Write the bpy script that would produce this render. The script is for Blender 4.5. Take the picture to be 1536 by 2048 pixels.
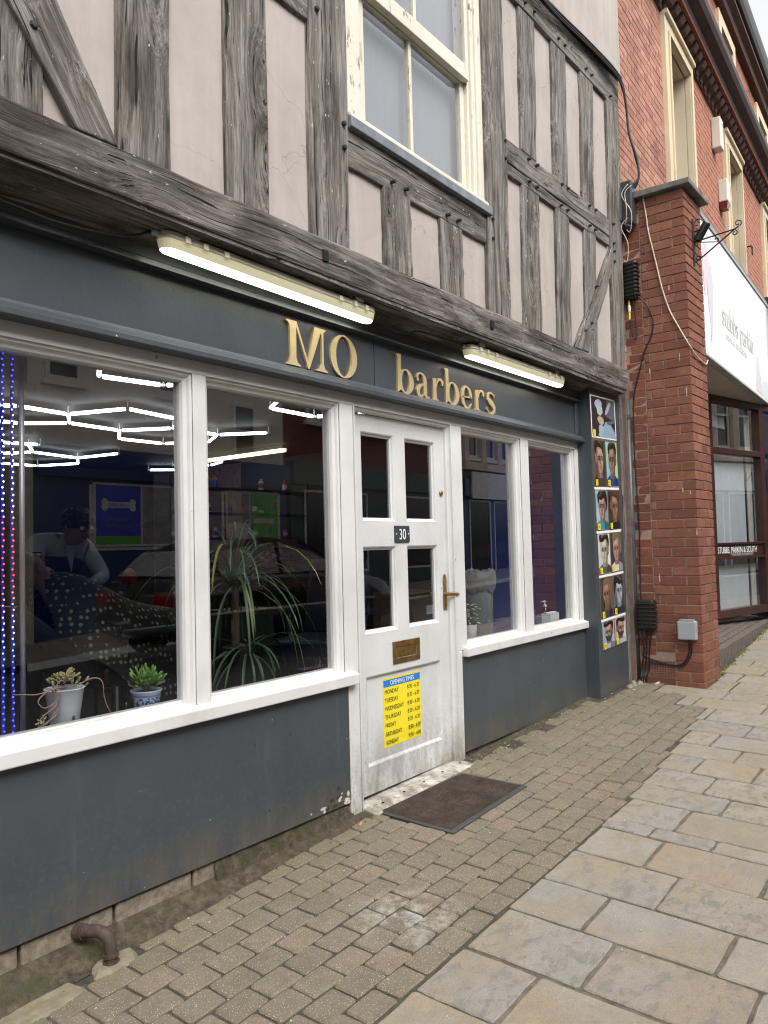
import bpy, bmesh, math, random
from mathutils import Vector, Matrix, noise as mnoise
random.seed(7)
S = bpy.context.scene
for _o in list(bpy.data.objects): bpy.data.objects.remove(_o)
COL = S.collection
rad = math.radians

# ------------------------------------------------------------------ camera, light, exposure
cd = bpy.data.cameras.new('camera'); cam = bpy.data.objects.new('camera', cd); COL.objects.link(cam)
cam.matrix_world = Matrix(((0.61517, -0.019448, -0.788155, -3.12517),
                           (-0.787973, -0.047842, -0.613848, -2.62),
                           (-0.025769, 0.998666, -0.044755, 1.36642), (0, 0, 0, 1)))
cd.sensor_width = 36; cd.lens = 1540 / 2048 * 36; cd.clip_start = .05; cd.clip_end = 900
S.camera = cam
w = bpy.data.worlds.new('World'); S.world = w; w.use_nodes = True
wn = w.node_tree; wn.nodes.clear()
sky = wn.nodes.new('ShaderNodeTexSky'); sky.sky_type = 'NISHITA'; sky.sun_disc = False
sky.sun_elevation = rad(52); sky.sun_rotation = rad(200); sky.air_density = 1.0; sky.dust_density = 4.0; sky.ozone_density = 1.0
hs = wn.nodes.new('ShaderNodeHueSaturation'); hs.inputs['Saturation'].default_value = .07
bg = wn.nodes.new('ShaderNodeBackground'); bg.inputs[1].default_value = .15
wo = wn.nodes.new('ShaderNodeOutputWorld')
wn.links.new(sky.outputs[0], hs.inputs['Color']); wn.links.new(hs.outputs[0], bg.inputs[0]); wn.links.new(bg.outputs[0], wo.inputs[0])
sd = bpy.data.lights.new('sun', 'SUN'); sun = bpy.data.objects.new('sun', sd); COL.objects.link(sun)
sd.energy = .55; sd.angle = rad(40); sd.color = (1, .96, .90)
# the sun stands behind the camera, high over the street, behind cloud
sun.rotation_euler = (rad(46), 0, rad(-24))
S.view_settings.view_transform = 'Standard'; S.view_settings.look = 'None'; S.view_settings.gamma = 1
S.view_settings.use_curve_mapping = False
S.view_settings.exposure = 1.25
S.render.engine = 'CYCLES'
S.cycles.max_bounces = 8; S.cycles.transparent_max_bounces = 12; S.cycles.caustics_reflective = False; S.cycles.caustics_refractive = False
S.cycles.use_denoising = True; S.cycles.denoising_prefilter = 'NONE'; S.cycles.filter_width = 1.15
S.cycles.sample_clamp_indirect = 6

# ------------------------------------------------------------------ helpers
WM = {}
def wmat(o): return WM.get(o.name, Matrix.Identity(4)) if o else Matrix.Identity(4)
def put(o, M, parent=None):
    COL.objects.link(o)
    if parent is not None: o.parent = parent
    o.matrix_basis = wmat(parent).inverted() @ M
    WM[o.name] = M.copy()
def T(x, y, z): return Matrix.Translation((x, y, z))
def tag(o, label=None, cat=None, group=None, kind=None):
    if label: o['label'] = label
    if cat: o['category'] = cat
    if group: o['group'] = group
    if kind: o['kind'] = kind
    return o
def thing(name, label, cat, loc=(0, 0, 0), group=None, M=None):
    o = bpy.data.objects.new(name, None); o.empty_display_size = .1
    put(o, M if M is not None else T(*loc)); return tag(o, label, cat, group)

class MB:
    def __init__(s): s.V = []; s.F = []; s.I = []
    def add(s, vs, fs, m=0):
        b = len(s.V); s.V += [tuple(v) for v in vs]; s.F += [[b + i for i in f] for f in fs]; s.I += [m] * len(fs); return s
    def box(s, a, b, m=0):
        x0, y0, z0 = a; x1, y1, z1 = b
        return s.hexa([(x0,y0,z0),(x1,y0,z0),(x1,y1,z0),(x0,y1,z0),(x0,y0,z1),(x1,y0,z1),(x1,y1,z1),(x0,y1,z1)], m)
    def hexa(s, p, m=0):
        return s.add(p, [(0,3,2,1),(4,5,6,7),(0,1,5,4),(1,2,6,5),(2,3,7,6),(3,0,4,7)], m)
    def quad(s, *p, m=0): return s.add(p, [tuple(range(len(p)))], m)
    def prism(s, poly, y0, y1, m=0, ax='y'):
        """poly in (x,z) counter-clockwise seen from -y, extruded from y0 (front) to y1"""
        n = len(poly)
        A = sum(poly[i][0]*poly[(i+1)%n][1]-poly[(i+1)%n][0]*poly[i][1] for i in range(n))
        if A < 0: poly = poly[::-1]
        if ax == 'y': f = lambda a, b, c: (a, c, b)
        elif ax == 'z': f = lambda a, b, c: (a, b, c)
        else: f = lambda a, b, c: (c, a, b)
        vs = [f(a, b, y0) for a, b in poly] + [f(a, b, y1) for a, b in poly]
        fs = [tuple(range(n)), tuple(range(2*n-1, n-1, -1))] + [(i, i+n, (i+1)%n+n, (i+1)%n) for i in range(n)]
        return s.add(vs, fs, m)
    def ring(s, a, b, y0, y1, m=0):
        """two closed xz outlines with the same count: outer a, inner b"""
        n = len(a)
        vs = [(x, y0, z) for x, z in a] + [(x, y0, z) for x, z in b] + [(x, y1, z) for x, z in a] + [(x, y1, z) for x, z in b]
        fs = []
        for i in range(n):
            j = (i+1) % n
            fs += [(i, j, n+j, n+i), (2*n+i, 2*n+j, j, i), (n+i, n+j, 3*n+j, 3*n+i), (3*n+i, 3*n+j, 2*n+j, 2*n+i)]
        return s.add(vs, fs, m)
    def stroke(s, pts, y0, y1, m=0):
        """variable-width stroke in xz: pts (x, z, width)"""
        L, Rr = [], []
        for i, (x, z, wd) in enumerate(pts):
            p = pts[max(0, i-1)]; q = pts[min(len(pts)-1, i+1)]
            dx, dz = q[0]-p[0], q[1]-p[1]; l = math.hypot(dx, dz) or 1
            L.append((x-dz/l*wd/2, z+dx/l*wd/2)); Rr.append((x+dz/l*wd/2, z-dx/l*wd/2))
        n = len(pts)
        vs = [(a, y0, b) for a, b in L+Rr] + [(a, y1, b) for a, b in L+Rr]
        fs = []
        for i in range(n-1):
            fs += [(i, n+i, n+i+1, i+1), (2*n+i+1, 3*n+i+1, 3*n+i, 2*n+i), (i, i+1, 2*n+i+1, 2*n+i), (n+i+1, n+i, 3*n+i, 3*n+i+1)]
        fs += [(0, 2*n, 3*n, n), (n-1, 2*n-1, 4*n-1, 3*n-1)]
        return s.add(vs, fs, m)
    def tube(s, pts, r, n=8, m=0, cap=True):
        pts = [Vector(p) for p in pts]; rs = r if isinstance(r, (list, tuple)) else [r]*len(pts)
        up = None; rings = []
        for i, p in enumerate(pts):
            d = (pts[min(i+1, len(pts)-1)] - pts[max(i-1, 0)]).normalized()
            if up is None:
                up = d.orthogonal().normalized()
            else:
                up = (up - d*up.dot(d)); up = up.normalized() if up.length > 1e-6 else d.orthogonal().normalized()
            sd_ = d.cross(up)
            rings.append([p + (up*math.cos(2*math.pi*k/n) + sd_*math.sin(2*math.pi*k/n))*rs[i] for k in range(n)])
        vs = [v for g in rings for v in g]; fs = []
        for i in range(len(pts)-1):
            for k in range(n):
                fs.append((i*n+k, i*n+(k+1)%n, (i+1)*n+(k+1)%n, (i+1)*n+k))
        if cap: fs += [tuple(range(n-1, -1, -1)), tuple(range((len(pts)-1)*n, len(pts)*n))]
        return s.add(vs, fs, m)
    def lathe(s, prof, c=(0, 0, 0), n=20, m=0, M=None):
        vs = []
        for r, z in prof:
            for k in range(n):
                v = Vector((r*math.cos(2*math.pi*k/n), r*math.sin(2*math.pi*k/n), z))
                if M is not None: v = M @ v
                vs.append(v + Vector(c))
        fs = []
        for i in range(len(prof)-1):
            for k in range(n): fs.append((i*n+k, i*n+(k+1)%n, (i+1)*n+(k+1)%n, (i+1)*n+k))
        fs += [tuple(range(n-1, -1, -1)), tuple(range((len(prof)-1)*n, len(prof)*n))]
        return s.add(vs, fs, m)
    def ball(s, c, r, n=10, m=0, sc=(1, 1, 1)):
        k = n//2
        return s.lathe([(max(1e-4, r*math.sin(math.pi*i/k))*1.0, -r*math.cos(math.pi*i/k)) for i in range(k+1)], c, n, m, Matrix.Diagonal((*sc, 1)))
    def build(s, name, mats, parent=None, M=None, smooth=False, bevel=0, label=None, cat=None, group=None, kind=None, seg=2, local=False):
        if not isinstance(mats, (list, tuple)): mats = [mats]
        if M is None:
            xs, ys, zs = zip(*s.V)
            M = T((min(xs)+max(xs))/2, (min(ys)+max(ys))/2, min(zs))
        vs = s.V
        if not local:
            Mi = M.inverted(); vs = [Mi @ Vector(v) for v in s.V]
        me = bpy.data.meshes.new(name); me.from_pydata(vs, [], s.F)
        for m in mats: me.materials.append(m)
        for p, i in zip(me.polygons, s.I):
            p.material_index = i; p.use_smooth = smooth
        me.update()
        o = bpy.data.objects.new(name, me); put(o, M, parent)
        if bevel:
            b = o.modifiers.new('bevel', 'BEVEL'); b.width = bevel; b.segments = seg; b.limit_method = 'ANGLE'; b.angle_limit = rad(40)
        return tag(o, label, cat, group, kind)

def inst(me, name, M, parent=None):
    o = bpy.data.objects.new(name, me); put(o, M, parent); return o
def copy_thing(root, M, **kw):
    """copy a thing with its parts and their sub-parts"""
    delta = M @ wmat(root).inverted()
    def cp(o, par):
        c = o.copy(); COL.objects.link(c); c.parent = par
        WM[c.name] = delta @ wmat(o); c.matrix_basis = wmat(par).inverted() @ WM[c.name]
        for ch in [x for x in bpy.data.objects if x.parent == o]: cp(ch, c)
        return c
    r = cp(root, None)
    return tag(r, **kw)

def frame_from(p0, zdir, ydir=(0, 1, 0)):
    z = Vector(zdir).normalized(); y = Vector(ydir); x = y.cross(z).normalized(); y = z.cross(x)
    M = Matrix((x, y, z)).transposed().to_4x4(); M.translation = Vector(p0); return M

# ------------------------------------------------------------------ materials
class Mt:
    def __init__(s, name, col=(.5, .5, .5), rough=.6, metal=0, spec=.5):
        s.m = bpy.data.materials.new(name); s.m.use_nodes = True; s.nt = s.m.node_tree
        s.b = next(n for n in s.nt.nodes if n.type == 'BSDF_PRINCIPLED'); s.out = next(n for n in s.nt.nodes if n.type == 'OUTPUT_MATERIAL')
        s.b.inputs['Base Color'].default_value = (*col, 1); s.b.inputs['Roughness'].default_value = rough
        s.b.inputs['Metallic'].default_value = metal; s.b.inputs['Specular IOR Level'].default_value = spec
        s._co = None
    def set(s, sock, v):
        if isinstance(v, bpy.types.NodeSocket): s.nt.links.new(v, sock)
        elif isinstance(v, (tuple, list)) and len(v) == 3 and sock.type == 'RGBA': sock.default_value = (*v, 1)
        else: sock.default_value = v
    def node(s, t, out=0, props=None, **ins):
        n = s.nt.nodes.new('ShaderNode'+t)
        for k, v in (props or {}).items(): setattr(n, k, v)
        for k, v in ins.items(): s.set(n.inputs[int(k[1:])] if k[0] == '_' and k[1:].isdigit() else n.inputs[k.replace('_', ' ')], v)
        return n.outputs[out]
    def obj(s):
        if s._co is None: s._co = s.node('TexCoord', 3)
        return s._co
    def pos(s): return s.node('NewGeometry', 0)
    def rnd(s): return s.node('ObjectInfo', 'Random')
    def off(s, vec, k=37.):
        r = s.rnd(); a = s.math('MULTIPLY', r, k)
        c = s.node('CombineXYZ', 0, X=a, Y=s.math('MULTIPLY', r, k*1.7), Z=s.math('MULTIPLY', r, k*.63))
        return s.node('VectorMath', 0, {'operation': 'ADD'}, _0=vec, _1=c)
    def map(s, vec, sc=(1, 1, 1), rot=(0, 0, 0), loc=(0, 0, 0)): return s.node('Mapping', 0, Vector=vec, Scale=sc, Rotation=rot, Location=loc)
    def noise(s, vec, scale=5, detail=4, rough=.55, dist=0, out=0): return s.node('TexNoise', out, Vector=vec, Scale=scale, Detail=detail, Roughness=rough, Distortion=dist)
    def vor(s, vec, scale=5, out='Distance', feat='F1', rnd=1.0): return s.node('TexVoronoi', out, {'feature': feat}, Vector=vec, Scale=scale, Randomness=rnd)
    def ramp(s, f, *stops, mode='LINEAR'):
        n = s.nt.nodes.new('ShaderNodeValToRGB'); s.set(n.inputs[0], f); cr = n.color_ramp; cr.interpolation = mode
        while len(cr.elements) < len(stops): cr.elements.new(.5)
        for e, (p, c) in zip(cr.elements, stops):
            e.position = p; e.color = (c, c, c, 1) if isinstance(c, (int, float)) else (*c, 1)
        return n.outputs[0]
    def mix(s, f, a, b, blend='MIX'):
        n = s.nt.nodes.new('ShaderNodeMix'); n.data_type = 'RGBA'; n.blend_type = blend
        s.set(n.inputs[0], f); s.set(n.inputs[6], a); s.set(n.inputs[7], b); return n.outputs[2]
    def math(s, op, a, b=0.0, c=0.0, clamp=False):
        n = s.nt.nodes.new('ShaderNodeMath'); n.operation = op; n.use_clamp = clamp
        s.set(n.inputs[0], a); s.set(n.inputs[1], b); s.set(n.inputs[2], c); return n.outputs[0]
    def sep(s, v, i): return s.node('SeparateXYZ', i, Vector=v)
    def range(s, v, a, b, c=0., d=1.): return s.node('MapRange', 0, Value=v, From_Min=a, From_Max=b, To_Min=c, To_Max=d)
    def col(s, v): s.set(s.b.inputs['Base Color'], v); return s
    def ro(s, v): s.set(s.b.inputs['Roughness'], v); return s
    def bump(s, h, st=.3, d=.01):
        n = s.nt.nodes.new('ShaderNodeBump'); n.inputs['Strength'].default_value = st; n.inputs['Distance'].default_value = d
        s.set(n.inputs['Height'], h); s.nt.links.new(n.outputs[0], s.b.inputs['Normal']); return s

def simple(name, col, rough=.6, metal=0, spec=.5, var=.15, sc=6, bump=0):
    m = Mt(name, col, rough, metal, spec)
    n = m.noise(m.off(m.obj()), sc, 5, .6)
    m.col(m.mix(m.ramp(n, (.3, 0.), (.7, 1.)), tuple(c*(1-var) for c in col), tuple(min(.95, c*(1+var)) for c in col)))
    if bump: m.bump(m.noise(m.obj(), sc*8, 3), bump, .004)
    return m.m
def emis(name, col, st, base=(.8, .8, .8)):
    m = Mt(name, base, .4); m.b.inputs['Emission Color'].default_value = (*col, 1); m.b.inputs['Emission Strength'].default_value = st; return m.m

def make_oak(name, dark=0.):
    m = Mt(name, rough=.85, spec=.25)
    v = m.off(m.obj())
    warp = m.noise(m.map(v, (2.2, 2.2, 1.6)), 1, 2, .5, out='Color')
    v2 = m.node('VectorMath', 0, {'operation': 'MULTIPLY_ADD'}, _0=warp, _1=(.07, .07, .0), _2=v)
    # knots: the grain bends round them
    kv = m.map(v, (4.2, 4.2, 1.5), loc=(.3, .7, .2)); kd = m.vor(kv, 1); ks = m.ramp(m.vor(kv, 1, out='Color'), (.48, 0.), (.50, 1.))
    kinf = m.math('MULTIPLY', ks, m.range(kd, .42, .05))
    v2 = m.node('VectorMath', 0, {'operation': 'MULTIPLY_ADD'}, _0=m.node('CombineXYZ', 0, X=kinf, Y=kinf, Z=0.0), _1=(.10, .10, 0), _2=v2)
    g1 = m.noise(m.map(v2, (34, 34, 1.1)), 1, 7, .74, .25)
    g2 = m.noise(m.map(v2, (190, 190, 4.5)), 1, 5, .7)
    blot = m.noise(m.map(v, (5, 5, 1.7)), 1, 5, .6)
    base = m.ramp(g1, (.30, (.050, .042, .034)), (.42, (.130, .115, .098)), (.53, (.225, .204, .181)), (.70, (.40, .38, .352)))
    base = m.mix(m.ramp(g2, (.38, .9), (.52, 0.)), base, m.mix(.6, base, (.018, .015, .013), 'MIX'))
    dk = m.ramp(blot, (.30+dark*.2, .9), (.48+dark*.16, 0.))
    base = m.mix(dk, base, m.mix(1., base, (.30, .27, .235), 'MULTIPLY'))
    kn = m.math('MULTIPLY', ks, m.ramp(kd, (.05, 1.), (.16, 0.))); base = m.mix(m.math('MULTIPLY', kn, .85), base, (.035, .027, .02))
    kr = m.math('MULTIPLY', kinf, m.ramp(m.math('SINE', m.math('MULTIPLY', kd, 120.)), (.3, 0.), (.9, .45))); base = m.mix(kr, base, (.05, .04, .03))
    lt = m.ramp(m.noise(m.map(v, (9, 9, 1.0)), 1, 4, .6), (.56, 0.), (.74, .4))
    base = m.mix(lt, base, (.36, .345, .325))
    # drying checks along the grain and a few pale flecks of old plaster
    ck = m.ramp(m.noise(m.map(v2, (60, 60, .8), loc=(3, 5, 1)), 1, 3, .55), (.635, 0.), (.665, 1.))
    base = m.mix(ck, base, (.012, .010, .008))
    fl = m.ramp(m.noise(m.map(v, (60, 60, 22)), 1, 2, .5), (.715, 0.), (.74, .85))
    base = m.mix(fl, base, (.55, .52, .48))
    m.col(base)
    h = m.math('ADD', m.math('MULTIPLY', g1, .7), m.math('MULTIPLY', g2, .35))
    h = m.math('SUBTRACT', h, m.math('MULTIPLY', ck, .7))
    m.bump(h, .75, .012)
    return m.m
OAK = make_oak('weathered_oak'); OAKD = make_oak('stained_oak', .55)

def make_plaster():
    m = Mt('pink_grey_plaster', rough=.9, spec=.2); p = m.pos()
    n = m.noise(p, 1.6, 6, .62); st = m.noise(m.map(p, (9, 9, .9)), 1, 5, .6)
    c = m.ramp(n, (.30, (.355, .312, .282)), (.68, (.448, .397, .362)))
    c = m.mix(m.ramp(st, (.45, 0.), (.75, .35)), c, (.60, .54, .50))
    c = m.mix(m.ramp(m.noise(p, 7, 5, .7), (.58, 0.), (.78, .35)), c, (.34, .29, .255))
    ck = m.ramp(m.vor(m.map(m.node('VectorMath', 0, {'operation': 'MULTIPLY_ADD'}, _0=m.noise(p, 3, 4, out='Color'), _1=(.5, .5, .5), _2=p), (1, 1, 2.0)), .9, feat='DISTANCE_TO_EDGE'), (.0, .55), (.0035, 0.))
    c = m.mix(ck, c, (.2, .16, .14)); m.col(c)
    m.bump(m.math('ADD', m.noise(p, 9, 6, .6), m.math('MULTIPLY', m.noise(p, 60, 3), .15)), .2, .02); return m.m
PLASTER = make_plaster()

def make_paint(name, col, chips=(.75, .74, .70), rough=.42, grime=None, zlow=.35, wear=.0):
    m = Mt(name, rough=rough); p = m.pos()
    c = m.mix(m.ramp(m.noise(p, 1.3, 5, .6), (.3, 0.), (.7, 1.)), tuple(x*.88 for x in col), tuple(min(.9, x*1.10) for x in col))
    c = m.mix(m.ramp(m.noise(m.map(p, (14, 14, 1.2)), 1, 4, .6), (.6, 0.), (.85, .05)), c, chips)
    sp = m.ramp(m.vor(p, 13, rnd=1), (.032, 1.), (.05, 0.))
    sp = m.math('MULTIPLY', sp, m.ramp(m.noise(p, 2.3, 2), (.50, 0.), (.56, 1.)))
    c = m.mix(sp, c, chips)
    if grime:
        z = m.sep(p, 2); low = m.range(z, zlow*1.25, -.02)
        g = m.math('MULTIPLY', low, m.ramp(m.noise(m.map(p, (9, 9, 3)), 1, 6, .7), (.36, 0.), (.60, 1.)))
        c = m.mix(m.math('MULTIPLY', g, .95, clamp=True), c, grime)
        g2 = m.ramp(m.noise(m.map(p, (5, 5, 2)), 1, 6, .65), (.50, 0.), (.72, .34)); c = m.mix(g2, c, tuple(x*.62 for x in col))
        # scuffs, knocks and dried splashes
        sc_ = m.ramp(m.noise(m.map(p, (5, 5, 46), rot=(0, rad(24), 0)), 1, 4, .6), (.685, 0.), (.70, .55)); c = m.mix(m.math('MULTIPLY', sc_, m.ramp(m.noise(p, 1.9, 2), (.52, 0.), (.6, 1.))), c, tuple(min(.8, x*1.7+.03) for x in col))
        c = m.mix(m.ramp(m.vor(m.map(p, (1, 1, .7)), 7.3), (.035, .85), (.05, 0.)), c, tuple(x*.35 for x in col))
        spl = m.math('MULTIPLY', m.range(z, .62, .0), m.ramp(m.noise(p, 46, 3, .6), (.52, 0.), (.66, .38))); c = m.mix(spl, c, grime)
    if wear:
        wv = m.ramp(m.noise(m.map(p, (30, 30, 9)), 1, 5, .65), (.60, 0.), (.625, 1.)); ed = m.ramp(m.noise(p, 2.1, 3), (.47, 0.), (.6, wear))
        c = m.mix(m.math('MULTIPLY', wv, ed), c, (.16, .12, .085))
    m.col(c); m.ro(m.ramp(m.noise(p, 3.5, 4), (.3, rough*.8), (.7, rough*1.25)))
    m.bump(m.math('ADD', m.noise(p, 38, 3), m.noise(p, 5, 3)), .08, .01); return m.m
GREY = make_paint('charcoal_paint', (.056, .065, .076), grime=(.13, .115, .085), zlow=.2, rough=.36)
WHITE = make_paint('white_gloss_paint', (.67, .665, .65), chips=(.86, .86, .85), grime=(.20, .165, .11), zlow=.30, rough=.35)
DOORW = make_paint('door_paint', (.63, .635, .625), chips=(.8, .8, .8), grime=(.20, .17, .12), zlow=.34, rough=.4)
CREAM = make_paint('cream_paint', (.66, .62, .52), chips=(.8, .77, .68), rough=.5, wear=.9)
STONE = make_paint('cream_stone_paint', (.60, .50, .345), chips=(.66, .56, .4), rough=.75)
LEAD = simple('grey_lead', (.155, .17, .19), .5, 0, .5, .3, 14, .2)
BLACK = simple('black_plastic', (.012, .013, .014), .38, 0, .5, .3)
IRON = simple('black_iron', (.012, .011, .011), .5)
BROWN = simple('brown_paint', (.030, .017, .013), .42, var=.3)
MAROON = simple('maroon_paint', (.042, .014, .011), .35, var=.25)
GUTTER = simple('brown_gutter_paint', (.055, .034, .025), .55, var=.3)
BOXG = simple('pale_grey_plastic', (.36, .385, .41), .4, var=.06)
DKBOX = simple('slate_plastic', (.045, .052, .058), .35, var=.2)
PIPEG = simple('dark_grey_pipe', (.06, .07, .08), .4, var=.25)
WIREW = simple('cream_cable', (.55, .45, .36), .5)
WIREB = simple('black_cable', (.01, .01, .01), .5)
YELLOW = simple('yellow_print', (.82, .66, .02), .45, var=.02)
BLUEP = simple('blue_print', (.02, .19, .62), .45, var=.02)
INK = simple('black_ink', (.012, .012, .012), .5)
WPRINT = simple('white_print', (.82, .82, .82), .45, var=.02)
BRASS = simple('aged_brass', (.30, .19, .065), .42, .85, var=.35, sc=25)
GOLD = simple('brushed_gold', (.74, .58, .31), .45, .55, var=.12, sc=9)
GOLDE = simple('dark_gold_edge', (.05, .032, .015), .5, .2)
CHROME = simple('chrome', (.7, .7, .72), .12, 1, var=.05)
RUST = simple('rusty_iron', (.078, .053, .040), .75, .1, .4, .45, 30, .5)
DARKW = simple('dark_hole', (.004, .004, .004), .9)
def make_glass(name, tint=(1, 1, 1), ior=1.5, rough=.0, k=1.0):
    m = Mt(name); nt = m.nt; nt.nodes.remove(m.b)
    tr = nt.nodes.new('ShaderNodeBsdfTransparent'); tr.inputs[0].default_value = (*tint, 1)
    gl = nt.nodes.new('ShaderNodeBsdfGlossy'); gl.inputs['Roughness'].default_value = rough; gl.inputs[0].default_value = (1, 1, 1, 1)
    # Schlick reflectance of both faces of the sheet, the same from either side
    g = nt.nodes.new('ShaderNodeNewGeometry'); dt = nt.nodes.new('ShaderNodeVectorMath'); dt.operation = 'DOT_PRODUCT'
    nt.links.new(g.outputs['Incoming'], dt.inputs[0]); nt.links.new(g.outputs['Normal'], dt.inputs[1])
    cs = m.math('ABSOLUTE', dt.outputs['Value']); f0 = ((ior-1)/(ior+1))**2
    f2 = m.math('MULTIPLY', m.math('ADD', m.math('MULTIPLY', m.math('POWER', m.math('SUBTRACT', 1.0, cs), 5.0), 1-f0), f0), k, clamp=True)
    mx = nt.nodes.new('ShaderNodeMixShader'); nt.links.new(f2, mx.inputs[0]); nt.links.new(tr.outputs[0], mx.inputs[1]); nt.links.new(gl.outputs[0], mx.inputs[2])
    nt.links.new(mx.outputs[0], m.out.inputs[0]); return m.m
GLASS = make_glass('window_glass', (.88, .90, .91), 1.5, 0, 3.8)
# ------------------------------------------------------------------ ground
GA, GB, GC = .04, .0245, -.015
def gz(x, y): return GC + GA*x + GB*(y if y > -3.2 else -3.2)
TILT = Matrix.Rotation(math.atan(GB), 4, 'X') @ Matrix.Rotation(-math.atan(GA), 4, 'Y')

def make_bed():
    m = Mt('joint_sand', rough=.95); p = m.pos()
    c = m.ramp(m.noise(p, 14, 6, .7), (.3, (.030, .026, .018)), (.7, (.095, .082, .060)))
    c = m.mix(m.ramp(m.noise(p, 5, 4), (.5, 0.), (.7, .6)), c, (.055, .062, .022)); m.col(c)
    m.bump(m.noise(p, 90, 4), .6, .01); return m.m
BED = make_bed()
def moss(m, p, c, amt=1.0):
    y = m.sep(p, 1); near = m.range(y, -.42, -.02)
    x = m.sep(p, 0); far = m.range(x, 1.9, 3.6, 0, .42); near = m.math('MAXIMUM', near, m.math('MULTIPLY', far, m.range(y, -1.3, -.5)))
    n = m.ramp(m.noise(p, 4.5, 5, .65), (.32, 0.), (.62, 1.))
    f = m.math('MULTIPLY', m.math('MULTIPLY', near, n), .62*amt, clamp=True)
    return m.mix(f, c, (.135, .138, .062))
def make_block():
    m = Mt('concrete_block_paver', rough=.8, spec=.35); p = m.pos(); r = m.rnd()
    c = m.ramp(r, (0, (.212, .182, .128)), (.3, (.258, .203, .142)), (.5, (.196, .174, .126)), (.7, (.270, .205, .150)), (.85, (.222, .197, .126)), (1, (.182, .158, .114)))
    c = m.mix(m.ramp(m.noise(p, 22, 5, .7), (.35, .5), (.65, 0.)), c, (.115, .10, .08))
    c = m.mix(m.ramp(m.noise(p, 3.2, 4), (.4, 0.), (.7, .35)), c, (.27, .23, .175))
    c = m.mix(m.ramp(m.noise(p, 320, 2), (.35, .35), (.6, 0.)), c, (.08, .07, .055))
    sp = m.ramp(m.vor(p, 165), (.17, 1.), (.26, 0.)); sel = m.ramp(m.vor(p, 165, out='Color'), (.36, 0.), (.50, 1.))
    c = m.mix(m.math('MULTIPLY', m.math('MULTIPLY', sp, sel), .85), c, (.70, .64, .48))
    # the pale chalky spill in front of the door
    dx = m.node('VectorMath', 'Value', {'operation': 'DISTANCE'}, _0=p, _1=(-.70, -.80, -.06))
    spill = m.math('MULTIPLY', m.range(dx, .26, .04), m.ramp(m.noise(p, 11, 6, .7), (.45, 0.), (.63, 1.)))
    c = m.mix(m.math('MULTIPLY', spill, .75, clamp=True), c, (.50, .50, .48))
    c = moss(m, p, c); m.col(c)
    m.bump(m.math('ADD', m.noise(p, 160, 4, .7), m.math('MULTIPLY', sp, .4)), .55, .006); return m.m
BLOCK = make_block()
def make_flag():
    m = Mt('riven_sandstone', rough=.8, spec=.35); p = m.pos(); r = m.rnd(); q = m.off(p, 13)
    c = m.ramp(r, (0, (.335, .313, .272)), (.28, (.37, .335, .285)), (.5, (.38, .322, .232)), (.66, (.352, .306, .268)), (.85, (.325, .307, .274)), (1, (.385, .332, .252)))
    c = m.mix(m.ramp(m.noise(q, 2.2, 3, .5), (.47, 0.), (.58, .6)), c, (.35, .275, .175))
    c = m.mix(m.ramp(m.noise(q, 9, 6, .7), (.36, .3), (.6, 0.)), c, (.20, .185, .15))
    riv = m.noise(m.map(q, (13, 20, 13)), 1, 5, .62, .4)
    pit = m.math('MULTIPLY', m.ramp(riv, (.38, 1.), (.50, 0.)), m.ramp(m.math('FRACT', m.math('MULTIPLY', r, 7.3)), (.25, .2), (.5, .9)))
    c = m.mix(pit, c, (.235, .222, .19))
    c = m.mix(m.ramp(m.noise(p, 240, 3), (.4, .25), (.6, 0.)), c, (.09, .08, .065))
    gum = m.ramp(m.vor(p, 3.1), (.030, .6), (.045, 0.)); c = m.mix(gum, c, (.40, .38, .33))
    c = moss(m, p, c, .9); m.col(c)
    m.bump(m.math('ADD', m.math('MULTIPLY', riv, .8), m.math('MULTIPLY', m.noise(p, 130, 4, .7), .35)), .75, .016); return m.m
FLAG = make_flag()
def make_asphalt():
    m = Mt('asphalt', rough=.85); p = m.pos()
    m.col(m.ramp(m.noise(p, 60, 5, .7), (.3, (.03, .03, .032)), (.7, (.075, .074, .072)))); m.bump(m.noise(p, 200, 3), .5, .01); return m.m
ASPH = make_asphalt()

def sheet(name, x0, x1, ys, mat, dz, nx=2):
    b = MB(); xs = [x0+(x1-x0)*i/nx for i in range(nx+1)]
    for i in range(nx):
        for y0, y1 in zip(ys, ys[1:]):
            b.quad((xs[i], y0, gz(xs[i], y0)+dz), (xs[i+1], y0, gz(xs[i+1], y0)+dz), (xs[i+1], y1, gz(xs[i+1], y1)+dz), (xs[i], y1, gz(xs[i], y1)+dz))
    return b.build(name, mat, kind='structure')
ground = MB()
for a, b_, c_, d_ in ((-400, 400, -400, -3.2),):
    pass
gb = MB(); gb.quad((-400, -400, -3.0), (400, -400, -3.0), (400, 400, -3.0), (-400, 400, -3.0)); gb.build('ground', ASPH, kind='structure')
road = sheet('road', -26, 60, [-7.0, -3.3], ASPH, -.10)
kb = MB()
for x in range(-8, 20): kb.box((x+.005, -3.3, gz(x+.5, -3.3)-.2), (x+.995, -3.17, gz(x+.5, -3.3)-.008))
kb.build('kerb', simple('kerb_stone', (.2, .19, .175), .85, var=.3, sc=20), kind='structure')
sheet('opposite_pavement', -26, 60, [-10.0, -7.0], simple('pavement_grey', (.19, .175, .15), .85, var=.3, sc=3), .0)
pave = sheet('pavement', -26, 60, [-1.09, .3, 1.0], BED, -.008)
SAND = simple('pointing_sand', (.135, .118, .088), .95, var=.45, sc=16, bump=.5)
flags = sheet('flagstone_pavement', -26, 60, [-3.2, -1.09], SAND, -.008)

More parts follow.
